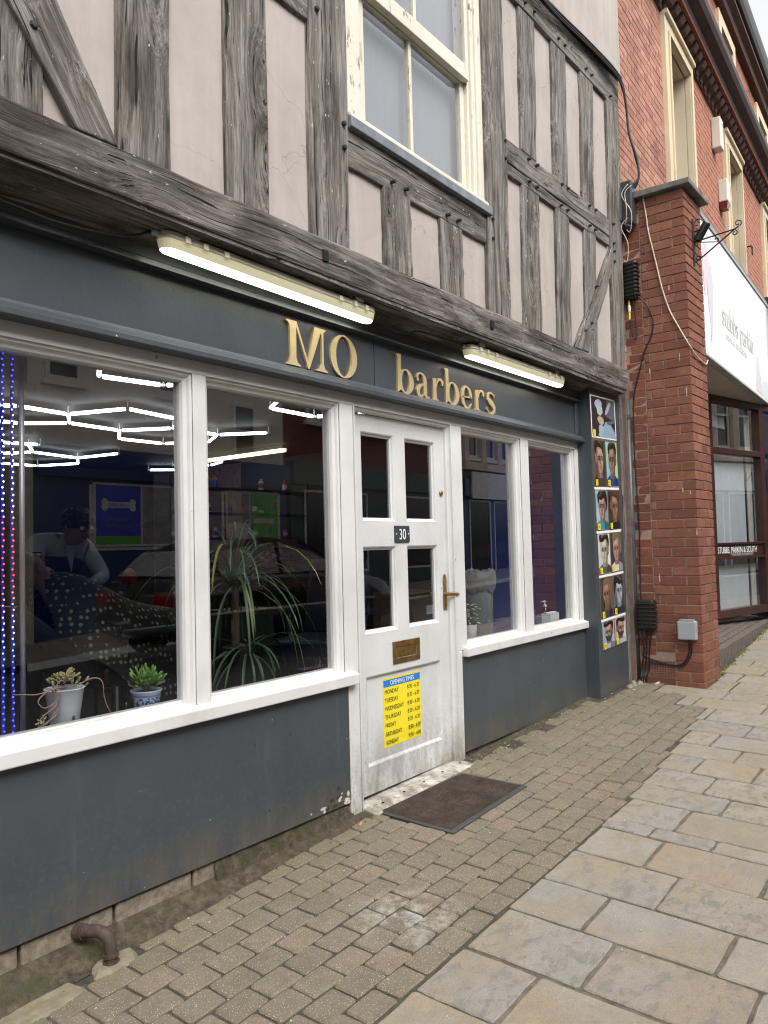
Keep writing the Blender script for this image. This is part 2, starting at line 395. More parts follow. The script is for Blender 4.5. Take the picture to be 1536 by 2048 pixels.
def project(v):
    c = cam.matrix_world.inverted() @ Vector(v)
    if c.z > -.05: return (-9999, -9999, 9)
    return (768 - 1540*c.x/c.z, 1024 + 1540*c.y/c.z, -c.z)
def infr(x, y, z, mg=60):
    u, v, d = project((x, y, z)); return -mg < u < 1536+mg and -mg < v < 2048+mg

def paver_mesh(name, L, W, mat, jit=.004, h=.05, bev=.005, rnd=random, sub=1, cr=.014):
    hx, hy = L/2, W/2
    base = [(-hx+cr, -hy), (hx-cr, -hy), (hx, -hy+cr), (hx, hy-cr), (hx-cr, hy), (-hx+cr, hy), (-hx, hy-cr), (-hx, -hy+cr)]
    pts = []
    for i in range(8):
        a, b = base[i], base[(i+1) % 8]
        pts.append(a)
        if i % 2 == 0 and sub > 1:
            for k in range(1, sub): pts.append((a[0]+(b[0]-a[0])*k/sub, a[1]+(b[1]-a[1])*k/sub))
    pts = [(x+rnd.uniform(-jit, jit), y+rnd.uniform(-jit, jit)) for x, y in pts]
    n = len(pts); k = 1-bev*2/min(L, W)
    b = MB(); vs = [(x, y, -h) for x, y in pts]+[(x, y, -bev*.8) for x, y in pts]+[(x*(1-2*bev/L), y*(1-2*bev/W), rnd.uniform(-.0012, .0012)) for x, y in pts]
    fs = [(i, (i+1) % n, n+(i+1) % n, n+i) for i in range(n)]+[(n+i, n+(i+1) % n, 2*n+(i+1) % n, 2*n+i) for i in range(n)]+[tuple(range(2*n, 3*n))]
    me = bpy.data.meshes.new(name); me.from_pydata(vs, [], fs); me.materials.append(mat); me.update(); return me

def y0_of(x):
    """street edge of the block paving, where the flagstones begin"""
    for lim, v in ((.95, -1.072), (1.2, -1.047), (1.5, -1.035), (1.795, -1.008), (2.06, -.99), (2.357, -.965), (2.66, -.925), (3.0, -.90), (3.31, -.655), (9, -.39)):
        if x < lim: return v
rb = random.Random(3)
bm_ = [paver_mesh('paving_block', .1480, .1085, BLOCK, .0026, rnd=rb, bev=.006, cr=.009) for _ in range(8)]
cand = []
for k in range(9):
    yc = -1.0145 + .1155*k; x = -3.83 + (.077 if k % 2 else 0) + rb.uniform(-.01, .01)
    while x < 3.62:
        L = .155
        if not (k == 8 and (-1.75 < x < -1.40 or rb.random() < .18)):
            lo = max(yc-.056, y0_of(x)+.006); hi = yc+.056
            if x > 2.8: hi = min(hi, -.16)
            if hi-lo > .03: cand.append((x, (lo+hi)/2, (hi-lo)/.112))
        x += L
vis = sorted([c for c in cand if infr(c[0], c[1], gz(c[0], c[1]))], key=lambda c: project((c[0], c[1], gz(c[0], c[1])))[2])
rest = MB()
for i, (x, y, sy) in enumerate(vis):
    M = T(x, y, gz(x, y)+rb.uniform(-.0025, .0025)) @ TILT @ Matrix.Rotation(rb.uniform(-.018, .018), 4, 'Z') @ Matrix.Rotation(rb.uniform(-.012, .012), 4, 'X') @ Matrix.Rotation(rb.uniform(-.01, .01), 4, 'Y') @ Matrix.Diagonal((rb.uniform(.975, 1.0), sy, 1, 1))
    me = bm_[rb.randrange(8)]
    if i < 297: inst(me, 'paving_block', M, pave)
    else: rest.add([M @ v.co for v in me.vertices], [tuple(p.vertices) for p in me.polygons])
for x, y, sy in cand:
    if not infr(x, y, gz(x, y)):
        M = T(x, y, gz(x, y)+rb.uniform(-.0025, .0025)) @ TILT @ Matrix.Diagonal((1, sy, 1, 1)); me = bm_[rb.randrange(8)]; rest.add([M @ v.co for v in me.vertices], [tuple(p.vertices) for p in me.polygons])
if rest.V: rest.build('distant_paving_blocks', BLOCK, pave, kind='stuff')

# flagstones: courses run straight out from the shop fronts; (x0, x1, start y, joints...)
rf = random.Random(11)
courses = [(-4.2, -3.8, -1.08), (-3.8, -3.4, -1.08), (-3.4, -3.0, -1.08), (-3.0, -2.6, -1.08), (-2.6, -2.2, -1.08), (-2.2, -1.78, -1.08, -1.5), (-1.78, -1.4, -1.08, -1.4), (-1.4, -1.05, -1.075, -1.6), (-1.05, -.745, -1.075, -1.378, -1.95), (-.74, -.42, -1.078, -1.516, -1.988), (-.42, -.12, -1.072, -1.375, -1.848), (-.12, .2, -1.074, -1.545, -2.05),
 (.2, .51, -1.074, -1.387, -1.852), (.51, .64, -1.068, -1.304, -1.584), (.64, .945, -1.07, -1.38, -1.93), (.945, 1.192, -1.047, -1.508), (1.192, 1.497, -1.035, -1.36, -1.85), (1.497, 1.793, -1.008, -1.212, -1.535), (1.793, 2.06, -.99, -1.366, -1.75),
 (2.06, 2.355, -.965, -1.163, -1.6), (2.355, 2.66, -.925, -1.30, -1.72), (2.66, 3.0, -.90, -.965, -1.42), (3.0, 3.31, -.655, -.777, -1.265), (3.31, 3.61, -.39, -.914, -1.5), (3.61, 4.0, -.72, -.9, -1.3), (4.0, 4.33, -.70, -.865, -1.45), (4.33, 4.66, -.655, -1.0, -1.5), (4.66, 4.97, -.64, -.81, -1.3),
 (4.97, 5.3, -.61, -1.05), (5.3, 5.62, -.59, -.9), (5.62, 5.95, -.565, -1.1), (5.95, 6.3, -.54, -.8), (6.3, 6.7, -.52, -1.0), (6.7, 7.1, -.49, -.85), (7.1, 7.5, -.46, -1.0), (7.5, 8.0, -.43, -.9)]
gapf = .0062
for c in courses:
    x0, x1 = c[0], c[1]; ys = list(c[2:])
    while ys[-1] > -3.1: ys.append(max(-3.15, ys[-1]-rf.uniform(.34, .72)))
    for a, b in zip(ys, ys[1:]):
        L, W_ = x1-x0-2*gapf+rf.uniform(-.004, .004), a-b-2*gapf+rf.uniform(-.006, .004)
        if W_ < .03: continue
        xc, yc = (x0+x1)/2, (a+b)/2
        if not infr(xc, yc, gz(xc, yc), 1300): continue
        me = paver_mesh('flagstone', L, W_, FLAG, .0035, .05, .005, rf, 4, .008)
        inst(me, 'flagstone', T(xc, yc, gz(xc, yc)+rf.uniform(.000, .004)) @ TILT @ Matrix.Rotation(rf.uniform(-.004, .004), 4, 'Z'), flags)
# loose dirt, moss and crumbs gathered along the foot of the shop
db = MB(); rd = random.Random(5)
for i in range(900):
    x = rd.uniform(-3.4, 3.7); y = -abs(rd.gauss(0, .055)) + .01
    if x > 2.8: y -= .13
    s_ = rd.uniform(.003, .009) * (1.6 if rd.random() < .05 else 1)
    z = gz(x, y)+.0; a = rd.uniform(0, 6.28)
    p = [(x+s_*math.cos(a+t), y+s_*math.sin(a+t), z) for t in (0, 1.9, 4.2)]
    db.add(p+[(x, y, z+s_*.9)], [(0, 1, 3), (1, 2, 3), (2, 0, 3)], 0 if rd.random() < .9 else 1)
for i in range(130):
    x = rd.uniform(-2.2, 4.4); y = rd.uniform(-1.9, -.1); s_ = rd.uniform(.003, .007); z = gz(x, y)+.004; a = rd.uniform(0, 6.28)
    p = [(x+s_*math.cos(a+t), y+s_*math.sin(a+t), z) for t in (0, 1.9, 4.2)]
    db.add(p+[(x, y, z+s_*.7)], [(0, 1, 3), (1, 2, 3), (2, 0, 3)], 1)
db.build('pavement_grit', [simple('grit_brown', (.07, .06, .042), .95, var=.4), simple('grit_pale', (.5, .47, .4), .9)], kind='stuff')
dirt = MB()
n_ = 48
for i in range(n_):
    x0 = -3.6+6.45*i/n_; x1 = -3.6+6.45*(i+1)/n_
    f0 = -.085-.03*mnoise.noise(Vector((x0*3, 1, 0)))-(.022 if x0 < -1. else 0); f1 = -.085-.03*mnoise.noise(Vector((x1*3, 1, 0)))-(.022 if x1 < -1. else 0)
    dirt.quad((x0, f0, gz(x0, f0)-.004), (x1, f1, gz(x1, f1)-.004), (x1, .04, max(gz(x1, 0)+.014, .004)), (x0, .04, max(gz(x0, 0)+.014, .004)))
def make_dirt():
    m = Mt('mossy_dirt', rough=.95); p = m.pos()
    c = m.ramp(m.noise(p, 26, 6, .7), (.32, (.035, .028, .018)), (.5, (.085, .068, .046)), (.7, (.16, .135, .10)))
    c = m.mix(m.ramp(m.noise(p, 6, 5, .6), (.46, 0.), (.6, .75)), c, (.060, .062, .02)); m.col(c); m.bump(m.noise(p, 70, 5, .7), .8, .02); return m.m
DIRT = make_dirt()
dirt.build('gutter_dirt', DIRT, kind='structure')
# ------------------------------------------------------------------ barber shop building
X0, X1 = -3.6, 3.55
shop = thing('timber_framed_building', 'half timbered barber shop with charcoal shopfront and white framed windows', 'building', (0, 0, 0))
rt = random.Random(21)
YF = -.19
def timber(name, q, yf=YF, dep=.11, horiz=False, mat=None, n=7, jit=.0045, bev=.007):
    """q: [bottom-left, bottom-right, top-right, top-left] in x,z on the face plane"""
    bl, br, tr, tl = [Vector((a, 0, b)) for a, b in q]
    if horiz: a0, a1, b0, b1 = bl, tl, br, tr
    else: a0, a1, b0, b1 = br, bl, tr, tl
    ax = ((b0+b1)-(a0+a1)); c0 = (a0+a1+b0+b1)/4 + Vector((0, yf+dep/2, 0))
    M = frame_from(c0, ax)
    b = MB(); vs = []
    for i in range(n+1):
        t = i/n; p, r = a0.lerp(b0, t), a1.lerp(b1, t); wv = (r-p).normalized(); e = 0 if i in (0, n) else jit
        p = p+wv*rt.uniform(-e, e); r = r+wv*rt.uniform(-e, e); d = rt.uniform(-e, e)*.8
        vs += [(p.x, yf+d, p.z), (r.x, yf+d+rt.uniform(-e, e)*.5, r.z), (r.x, yf+dep, r.z), (p.x, yf+dep, p.z)]
    fs = [(0, 1, 2, 3), (4*n+3, 4*n+2, 4*n+1, 4*n)]
    for i in range(n):
        for k in range(4): fs.append((4*i+k, 4*i+4+k, 4*i+4+(k+1) % 4, 4*i+(k+1) % 4))
    b.add(vs, fs)
    o = b.build(name, mat or OAK, shop, M, bevel=bev)
    bmx = bmesh.new(); bmx.from_mesh(o.data); bmesh.ops.recalc_face_normals(bmx, faces=bmx.faces); bmx.to_mesh(o.data); bmx.free()
    return o
ZB = 2.835
studs = dict(
 A0=timber('timber_post', [(-2.95, ZB), (-2.70, ZB), (-2.70, 5.6), (-2.95, 5.6)]), A1=timber('timber_post', [(-3.6, ZB), (-3.34, ZB), (-3.34, 5.6), (-3.6, 5.6)]),
 A=timber('timber_post', [(-2.12, ZB), (-1.812, ZB), (-1.812, 5.6), (-2.12, 5.6)]),
 B=timber('timber_post', [(-1.533, ZB), (-1.301, ZB), (-1.29, 5.6), (-1.515, 5.6)], yf=-.197),
 C=timber('timber_post', [(-1.015, ZB), (-.772, ZB), (-.765, 5.6), (-1.005, 5.6)]),
 D=timber('timber_post', [(-.505, ZB), (-.236, ZB), (-.22, 5.6), (-.485, 5.6)], yf=-.2),
 E=timber('timber_post', [(.064, ZB-.005), (.315, ZB-.005), (.31, 3.292), (.066, 3.292)]),
 F=timber('timber_post', [(.620, ZB-.015), (.857, ZB-.015), (.848, 3.288), (.601, 3.288)]),
 G=timber('timber_post', [(1.139, ZB-.01), (1.416, ZB-.01), (1.43, 6.2), (1.148, 6.2)], yf=-.205),
 H2=timber('timber_post', [(1.629, ZB), (1.895, ZB), (1.919, 3.875), (1.657, 3.872)]),
 I2=timber('timber_post', [(2.166, ZB+.01), (2.406, ZB+.01), (2.438, 3.89), (2.199, 3.886)]),
 J2=timber('timber_post', [(2.681, ZB+.02), (2.925, ZB+.03), (2.956, 3.90), (2.723, 3.895)]),
 H1=timber('timber_post', [(1.676, 4.12), (1.906, 4.12), (1.945, 5.19), (1.695, 5.18)]),
 I1=timber('timber_post', [(2.194, 4.125), (2.441, 4.125), (2.479, 5.21), (2.223, 5.20)]),
 J1=timber('timber_post', [(2.715, 4.125), (2.956, 4.125), (3.02, 5.225), (2.755, 5.215)]),
 K=timber('corner_post', [(3.245, ZB+.01), (3.503, ZB+.02), (3.572, 5.24), (3.299, 5.235)], yf=-.2, dep=.2))
studs['br1'] = timber('timber_brace', [(-1.705, 2.842), (-1.535, 2.842), (-2.135, 3.92), (-2.46, 3.92)], yf=-.206, dep=.1)
studs['br2'] = timber('timber_brace', [(2.436, 2.86), (2.693, 2.87), (3.262, 3.69), (3.262, 3.88)], yf=-.203, dep=.06)
studs['CD'] = timber('timber_rail', [(-.768, 3.888), (-.497, 3.888), (-.493, 4.08), (-.766, 4.08)], horiz=True, n=4)
studs['sill'] = timber('timber_rail', [(-.234, 3.277), (1.143, 3.291), (1.143, 3.478), (-.23, 3.472)], horiz=True)
studs['M1'] = timber('timber_rail', [(1.424, 3.944), (3.25, 3.985), (3.262, 4.14), (1.428, 4.105)], horiz=True, yf=-.196)
studs['M2'] = timber('timber_rail', [(1.42, 3.858), (3.248, 3.898), (3.248, 3.98), (1.422, 3.938)], horiz=True, yf=-.192)
studs['U'] = timber('timber_rail', [(1.432, 5.175), (3.575, 5.235), (3.60, 5.53), (1.432, 5.37)], horiz=True, yf=-.198)
studs['beam'] = timber('bressummer_beam', [(X0, 2.655), (3.47, 2.672), (3.52, 2.862), (X0, 2.82)], yf=-.22, dep=.22, horiz=True, mat=OAKD, n=26, jit=.006, bev=.012)
# oak pegs and bolt heads
PEG = simple('dark_peg', (.03, .026, .023), .7)
def pegs(stud, pts, r=.0115):
    p_ = studs[stud]
    for x, z in pts:
        b = MB(); yf = -.205
        b.lathe([(r*.9, .02), (r, -.008), (r*.75, -.015), (.002, -.016)], (x, yf, z), 7, M=Matrix.Rotation(rad(-90), 4, 'X'))
        b.build('peg', PEG, p_)
# (positive z of the lathe points to -y after the turn)
pegs('br1', [(-1.856, 3.128)], .015); pegs('D', [(-.453, 3.957), (-.272, 3.469), (-.271, 3.349)], .014)
pegs('U', [(1.775, 5.233), (1.916, 5.244), (2.325, 5.254), (2.439, 5.256), (2.846, 5.266), (2.963, 5.268), (3.371, 5.273)])
pegs('G', [(1.396, 4.064), (1.396, 3.943), (1.195, 3.463), (1.195, 3.338)])
pegs('M1', [(1.754, 4.08), (1.877, 4.08), (2.29, 4.09), (2.395, 4.095), (2.809, 4.10), (2.935, 4.105)])
pegs('M2', [(1.748, 3.916), (1.864, 3.917), (2.267, 3.92), (2.38, 3.92), (2.802, 3.933), (2.917, 3.935)])
pegs('K', [(3.321, 4.112), (3.313, 3.938), (3.317, 3.869), (3.312, 3.778)]); pegs('sill', [(.132, 3.324), (.256, 3.327), (.673, 3.321), (.791, 3.325)]); pegs('br2', [(2.905, 3.458), (2.76, 3.12), (2.62, 3.03)], .009)
for x, z in ((-.446, 2.748), (1.12, 2.752)):
    b = MB(); b.box((x-.018, -.2265, z-.026), (x+.018, -.2195, z+.026)); b.build('mortise_hole', DARKW, studs['beam'])
# plaster infill
def panel(x0, x1, z0, z1, yf=-.168):
    b = MB(); nx, nz = 2, 4; vs = []; fs = []
    for j in range(nz+1):
        for i in range(nx+1): vs.append((x0+(x1-x0)*i/nx, yf+rt.uniform(-.003, .003), z0+(z1-z0)*j/nz))
    for j in range(nz):
        for i in range(nx): a = j*(nx+1)+i; fs.append((a, a+1, a+nx+2, a+nx+1))
    b.add(vs, fs); b.box((x0, yf+.006, z0), (x1, yf+.05, z1)); b.build('plaster_panel', PLASTER, shop)
for a in ((-3.36, -2.93, 2.8, 5.6), (-2.72, -2.1, 2.8, 5.6), (-1.83, -1.51, 2.8, 5.6), (-1.31, -1.0, 2.8, 5.6), (-.79, -.48, 2.8, 3.9), (-.79, -.48, 4.05, 5.6), (-.25, .08, 2.8, 3.3), (.30, .635, 2.8, 3.3), (.84, 1.16, 2.8, 3.3),
          (1.40, 1.68, 2.8, 3.88), (1.88, 2.22, 2.8, 3.9), (2.39, 2.74, 2.8, 3.9), (2.90, 3.28, 2.8, 3.92), (1.40, 1.70, 4.08, 5.2), (1.89, 2.24, 4.08, 5.22), (2.42, 2.77, 4.08, 5.24), (2.93, 3.32, 4.1, 5.25)):
    panel(*a)
b = MB(); b.prism([(1.43, 5.37), (3.612, 5.545), (3.612, 7.4), (1.43, 7.4)], -.215, -.10); b.build('render_band', PLASTER, shop)
b = MB(); b.prism([(1.43, 5.362), (3.616, 5.535), (3.616, 5.553), (1.43, 5.378)], -.232, -.12); b.build('lead_flashing', BLACK, shop)
b = MB(); b.box((X0, -.205, 5.6), (1.43, -.1, 7.4)); b.build('render_band', PLASTER, shop)
b = MB(); b.box((X0, -.118, 2.67), (-.22, -.02, 7.4)); b.box((1.15, -.118, 2.67), (3.54, -.02, 7.4)); b.box((-.22, -.118, 2.67), (1.15, -.02, 3.47)); b.box((-.22, -.118, 5.5), (1.15, -.02, 7.4))
b.box((3.44, -.018, -.1), (3.54, 6, 7.4)); b.build('masonry_wall', PLASTER, shop)
# sash window above
GLASSU = make_glass('upper_window_glass', (.92, .93, .94), 1.5, 0.02, 2.6)
sw = MB()
sw.box((-.218, -.185, 3.545), (-.10, -.06, 5.5)); sw.box((-.10, -.155, 3.545), (-.075, -.06, 5.5))
sw.box((1.085, -.185, 3.545), (1.149, -.06, 5.5)); sw.box((1.045, -.17, 3.545), (1.085, -.06, 5.5)); sw.box((1.02, -.15, 3.545), (1.045, -.06, 5.5))
sw.box((-.218, -.185, 5.4), (1.149, -.06, 5.5))
sashw = sw.build('sash_window', CREAM, shop, bevel=.006)
sb = MB()
sb.prism([(-.22, 3.536), (1.165, 3.536), (1.165, 3.56), (-.22, 3.56)], -.205, -.05); sb.build('window_sill', CREAM, sashw, bevel=.006)
ls = MB(); ls.hexa([(-.225, -.222, 3.474), (1.178, -.222, 3.476), (1.178, -.19, 3.474), (-.225, -.19, 3.472), (-.225, -.219, 3.530), (1.178, -.219, 3.528), (1.178, -.17, 3.558), (-.225, -.17, 3.558)]); ls.build('lead_apron', LEAD, sashw, bevel=.004)
lo = MB()  # lower sash
lo.box((-.075, -.125, 3.56), (.008, -.085, 4.36)); lo.box((.975, -.125, 3.56), (1.02, -.085, 4.36)); lo.box((.008, -.125, 3.56), (.975, -.085, 3.636)); lo.box((.008, -.125, 4.30), (.975, -.085, 4.36)); lo.box((.425, -.122, 3.636), (.452, -.088, 4.30))
lo.build('lower_sash', CREAM, sashw, bevel=.004)
up = MB()
up.box((-.075, -.168, 4.31), (.008, -.128, 5.4)); up.box((.985, -.168, 4.31), (1.02, -.128, 5.4)); up.box((.008, -.172, 4.305), (.985, -.128, 4.40)); up.box((.008, -.168, 5.33), (.985, -.128, 5.4)); up.box((.425, -.165, 4.40), (.452, -.13, 5.33))
up.build('upper_sash', CREAM, sashw, bevel=.004)
for x0, x1, z0, z1, y in ((.008, .425, 3.636, 4.30, -.105), (.452, .975, 3.636, 4.30, -.105), (.008, .425, 4.40, 5.33, -.148), (.452, .985, 4.40, 5.33, -.148)):
    b = MB(); b.quad((x0, y, z0), (x1, y, z0), (x1, y, z1), (x0, y, z1)); b.build('pane', GLASSU, sashw)
b = MB(); 
nf = 150; xs_ = [-.08+1.14*i/nf for i in range(nf+1)]; yy_ = [-.035+.0012*math.sin(i*.9+1.3*math.sin(i*.21)) for i in range(nf+1)]
for i in range(nf): b.quad((xs_[i], yy_[i], 3.5), (xs_[i+1], yy_[i+1], 3.5), (xs_[i+1], yy_[i+1]*.7-.01, 5.5), (xs_[i], yy_[i]*.7-.01, 5.5))
b.build('net_curtain', simple('grey_net_curtain', (.215, .225, .25), .9, var=.06, sc=2), sashw, smooth=True)

# soffit, fascia and cornices
SOFF = make_oak('soffit_boards', .7)
b = MB(); b.hexa([(X0, -.215, 2.652), (3.46, -.215, 2.668), (3.46, -.03, 2.60), (X0, -.03, 2.59), (X0, -.215, 2.664), (3.46, -.215, 2.68), (3.46, -.03, 2.67), (X0, -.03, 2.67)])
b.build('soffit', SOFF, shop, frame_from((0, -.12, 2.63), (1, 0, 0)))
b = MB(); b.box((X0, -.209, 2.640), (3.455, -.196, 2.668)); b.build('soffit_fillet', OAKD, shop, frame_from((0, -.2, 2.65), (1, 0, 0)))
b = MB(); b.box((X0, -.03, 2.545), (2.86, .02, 2.62)); b.build('upper_fascia_board', GREY, shop, bevel=.003)
b = MB(); b.prism([(0, 2.512), (-.052, 2.512), (-.052, 2.522), (-.036, 2.53), (-.036, 2.54), (-.028, 2.548), (0, 2.55)], X0, 2.845, ax='x'); b.build('upper_cornice', GREY, shop)
b = MB(); b.box((X0, -.003, 2.235), (.178, .02, 2.52)); b.build('fascia_panel', GREY, shop)
b = MB(); b.box((.184, -.003, 2.235), (2.80, .02, 2.52)); b.build('fascia_panel', GREY, shop)
b = MB(); b.box((2.80, -.022, 2.24), (2.86, .02, 2.545)); b.build('fascia_end_block', GREY, shop, bevel=.006)
b = MB(); b.prism([(.02, 2.178), (-.06, 2.178), (-.066, 2.184), (-.066, 2.203), (-.052, 2.212), (-.03, 2.232), (-.018, 2.238), (-.014, 2.25), (.02, 2.25)], X0, 2.945, ax='x'); b.build('lower_cornice', GREY, shop)
# white shopfront frame
def rring(b, x0, x1, z0, z1, prof, zb=None):
    """stepped frame moulding round an opening; prof: (inset, y)"""
    rs = [[(x0+i, y, z0+(i if zb is None else zb)), (x1-i, y, z0+(i if zb is None else zb)), (x1-i, y, z1-i), (x0+i, y, z1-i)] for i, y in prof]
    vs = [v for r in rs for v in r]; fs = []
    for k in range(len(rs)-1):
        for i in range(4): j = (i+1) % 4; fs.append((4*k+i, 4*k+j, 4*k+4+j, 4*k+4+i))
    b.add(vs, fs)
BEAD = [(0, 0), (0, .006), (.010, .010), (.016, .022), (.030, .030), (.036, .044), (.036, .085)]
def window_frame(x0, x1, stiles, sillx):
    f = MB(); zt, zb = 2.121, .712
    f.box((x0, 0, zt), (x1, .1, 2.181))
    edges = [x0]
    for a, b_ in stiles: f.box((a, 0, zb-.01), (b_, .1, zt))
    fr = f.build('shopfront_window', WHITE, shop, bevel=.003)
    r = MB(); ops = [(stiles[i][1], stiles[i+1][0]) for i in range(len(stiles)-1)]
    for a, b_ in ops: rring(r, a, b_, zb, zt, BEAD, 0.0)
    r.build('bead_moulding', WHITE, fr)
    s = MB(); s.hexa([(sillx[0], -.04, .662), (sillx[1], -.04, .662), (sillx[1], .1, .662), (sillx[0], .1, .662), (sillx[0], -.04, .716), (sillx[1], -.04, .716), (sillx[1], .05, .738), (sillx[0], .05, .738)])
    s.box((sillx[0]+.03, .05, .70), (sillx[1]-.03, .1, .748))
    s.build('window_sill', WHITE, fr, bevel=.005)
    for a, b_ in ops:
        g = MB(); g.quad((a+.02, .062, .73), (b_-.02, .062, .73), (b_-.02, .062, zt-.02), (a+.02, .062, zt-.02)); g.build('pane', GLASS, fr)
window_frame(X0, -.012, [(X0, -3.5), (-2.57, -2.50), (-1.061, -.99), (-.119, -.012)], (X0, -.05))
window_frame(.945, 2.89, [(.945, 1.062), (1.862, 1.985), (2.79, 2.89)], (1.01, 2.893))
dfm = MB()
dfm.box((-.008, -.004, -.02), (.0, .1, 2.121)); dfm.box((.932, -.004, .03), (.9415, .1, 2.121)); dfm.box((-.012, 0, 2.121), (.945, .1, 2.181))
door_frame = dfm.build('door_frame', WHITE, shop)
dm = MB(); rring(dm, .0, .9405, -.02, 2.121, [(0, 0), (0, .006), (.008, .010), (.014, .024), (.020, .03), (.020, .05)], 0.0); dm.build('frame_moulding', WHITE, door_frame)
b = MB(); b.box((-.098, -.002, -.02), (-.012, .1, .70)); b.build('door_post', WHITE, shop, bevel=.004)
b = MB(); b.box((.9415, -.002, .02), (1.0, .1, .70)); b.build('door_post', WHITE, shop, bevel=.004)
# stall risers
b = MB(); b.box((X0, -.004, .064), (-.10, .06, .661)); b.build('stall_riser', GREY, shop, bevel=.003)
b = MB(); b.box((1.002, -.004, .070), (2.87, .06, .661)); b.build('stall_riser', GREY, shop, bevel=.003)
# plinth of old bricks under the left riser
PLB = simple('plinth_brick', (.22, .18, .14), .9, var=.45, sc=30, bump=.5)
x = X0; rp = random.Random(2)
while x < -.98:
    L = .30 if x > -1.4 else .36
    b = MB(); b.box((x, .012+rp.uniform(-.004, .004), -.16), (x+L-.012, .07, .060+rp.uniform(-.006, 0))); b.build('plinth_brick', PLB, shop, bevel=.008); x += L
b = MB()
for i in range(30):
    xa = -.98+(.9)*i/30; xb = -.98+(.9)*(i+1)/30; f0 = .0+.014*mnoise.noise(Vector((xa*9, 0, 3))); f1 = .0+.014*mnoise.noise(Vector((xb*9, 0, 3)))
    b.add([(xa, f0-.03, -.1), (xb, f1-.03, -.1), (xb, f1+.012, .066), (xa, f0+.012, .066)], [(0, 1, 2, 3)])
b.build('mossy_plinth', DIRT, shop)
b = MB(); b.box((1.0, .01, -.05), (2.87, .06, .07)); b.build('plinth', DIRT, shop)
# flaking paint at the right foot of the left riser
fl = MB(); rr = random.Random(9)
for i in range(46):
    x = -.10-abs(rr.gauss(0, .14)); z = .074+abs(rr.gauss(0, .045))*max(.1, 1-(-.1-x)*2.4); s_ = rr.uniform(.004, .02)
    if x < -.5: continue
    x = min(x, -.125)
    n = rr.randint(5, 7); y = -.0055-rr.uniform(0, .003)
    poly = [(x+s_*rr.uniform(.5, 1.3)*math.cos(6.283*k/n), z+s_*.7*rr.uniform(.5, 1.3)*math.sin(6.283*k/n)) for k in range(n)]
    fl.add([(a, y, max(.066, b_)) for a, b_ in poly], [tuple(range(n))], rr.choice((0, 0, 1, 2)))
fl.build('paint_flakes', [simple('flake_white', (.55, .53, .47), .8), simple('flake_moss', (.12, .12, .05), .9), simple('flake_dark', (.05, .04, .03), .9)], shop, kind='stuff')
# pilaster and its returns
b = MB(); b.box((2.865, -.12, .074), (3.500, .02, 2.655)); b.build('pilaster', GREY, shop, bevel=.004)
wp = timber('weathered_post', [(3.507, .06), (3.612, .09), (3.60, 2.66), (3.512, 2.66)], yf=-.118, dep=.09, n=12, jit=.006)

# ------------------------------------------------------------------ the door
door = MB(); yd = .048; yb = .092
xs = (.0, .108, .404, .512, .826, .922); zs = (.036, .18, .664, .892, 1.368, 1.508, 2.003, 2.098)
door.box((0, yd, .036), (.107, yb, 2.098)); door.box((.826, yd, .036), (.922, yb, 2.098)); door.box((.107, yd, 2.003), (.826, yb, 2.098)); door.box((.107, yd, 1.368), (.826, yb, 1.508)); door.box((.107, yd, .664), (.826, yb, .892)); door.box((.107, yd, .036), (.826, yb, .182))
door.box((.404, yd, .892), (.512, yb, 1.368)); door.box((.404, yd, 1.508), (.512, yb, 2.003)); door.box((.107, yd+.016, .182), (.826, yb-.004, .664))
dr = door.build('door', DOORW, shop, M=T(.0, .07, .036))
mb_ = MB()
DB = [(-.001, yd-.001), (.006, yd+.003), (.010, yd+.012), (.020, yd+.016), (.020, yd+.03)]
for x0, x1 in ((.107, .404), (.512, .826)):
    for z0, z1 in ((.892, 1.368), (1.508, 2.003)): rring(mb_, x0, x1, z0, z1, DB)
rring(mb_, .107, .826, .182, .664, [(-.001, yd-.001), (.005, yd+.002), (.012, yd+.013), (.016, yd+.0165)])
mb_.build('door_moulding', DOORW, dr)
for x0, x1 in ((.115, .396), (.52, .818)):
    for z0, z1 in ((.90, 1.36), (1.516, 1.995)):
        g = MB(); g.quad((x0, yd+.026, z0), (x1, yd+.026, z0), (x1, yd+.026, z1), (x0, yd+.026, z1)); g.build('door_pane', GLASS, dr)
lb = MB(); x0, x1, z0, z1 = .345, .607, .700, .826
lb.box((x0, yd-.006, z0), (x1, yd, z0+.03)); lb.box((x0, yd-.006, z1-.03), (x1, yd, z1)); lb.box((x0, yd-.006, z0+.03), (x0+.032, yd, z1-.03)); lb.box((x1-.032, yd-.006, z0+.03), (x1, yd, z1-.03)); lb.box((x0+.034, yd-.002, z0+.032), (x1-.034, yd+.002, z1-.032))
lb.build('letterbox', BRASS, dr, bevel=.002)
h = MB(); hx, hz = .893, 1.062
h.prism([(hx-.019, hz-.10), (hx+.019, hz-.10), (hx+.021, hz-.02), (hx+.016, hz+.05), (hx+.021, hz+.075), (hx+.012, hz+.115), (hx, hz+.125), (hx-.012, hz+.115), (hx-.021, hz+.075), (hx-.016, hz+.05), (hx-.021, hz-.02)], yd-.005, yd)
h.tube([(hx, yd-.004, hz), (hx, yd-.03, hz), (hx, yd-.05, hz)], [.013, .010, .011], 10); h.tube([(hx, yd-.048, hz), (hx+.02, yd-.05, hz), (hx+.055, yd-.05, hz-.004), (hx+.085, yd-.048, hz-.004)], [.011, .008, .010, .008], 10)
hd = h.build('door_handle', BRASS, dr, smooth=False, bevel=.0015)
kh = MB(); kh.lathe([(.006, 0), (.006, .001), (.001, .001)], (hx, yd-.006, hz-.065), 8, M=Matrix.Rotation(rad(90), 4, 'X')); kh.build('keyhole', DARKW, hd)
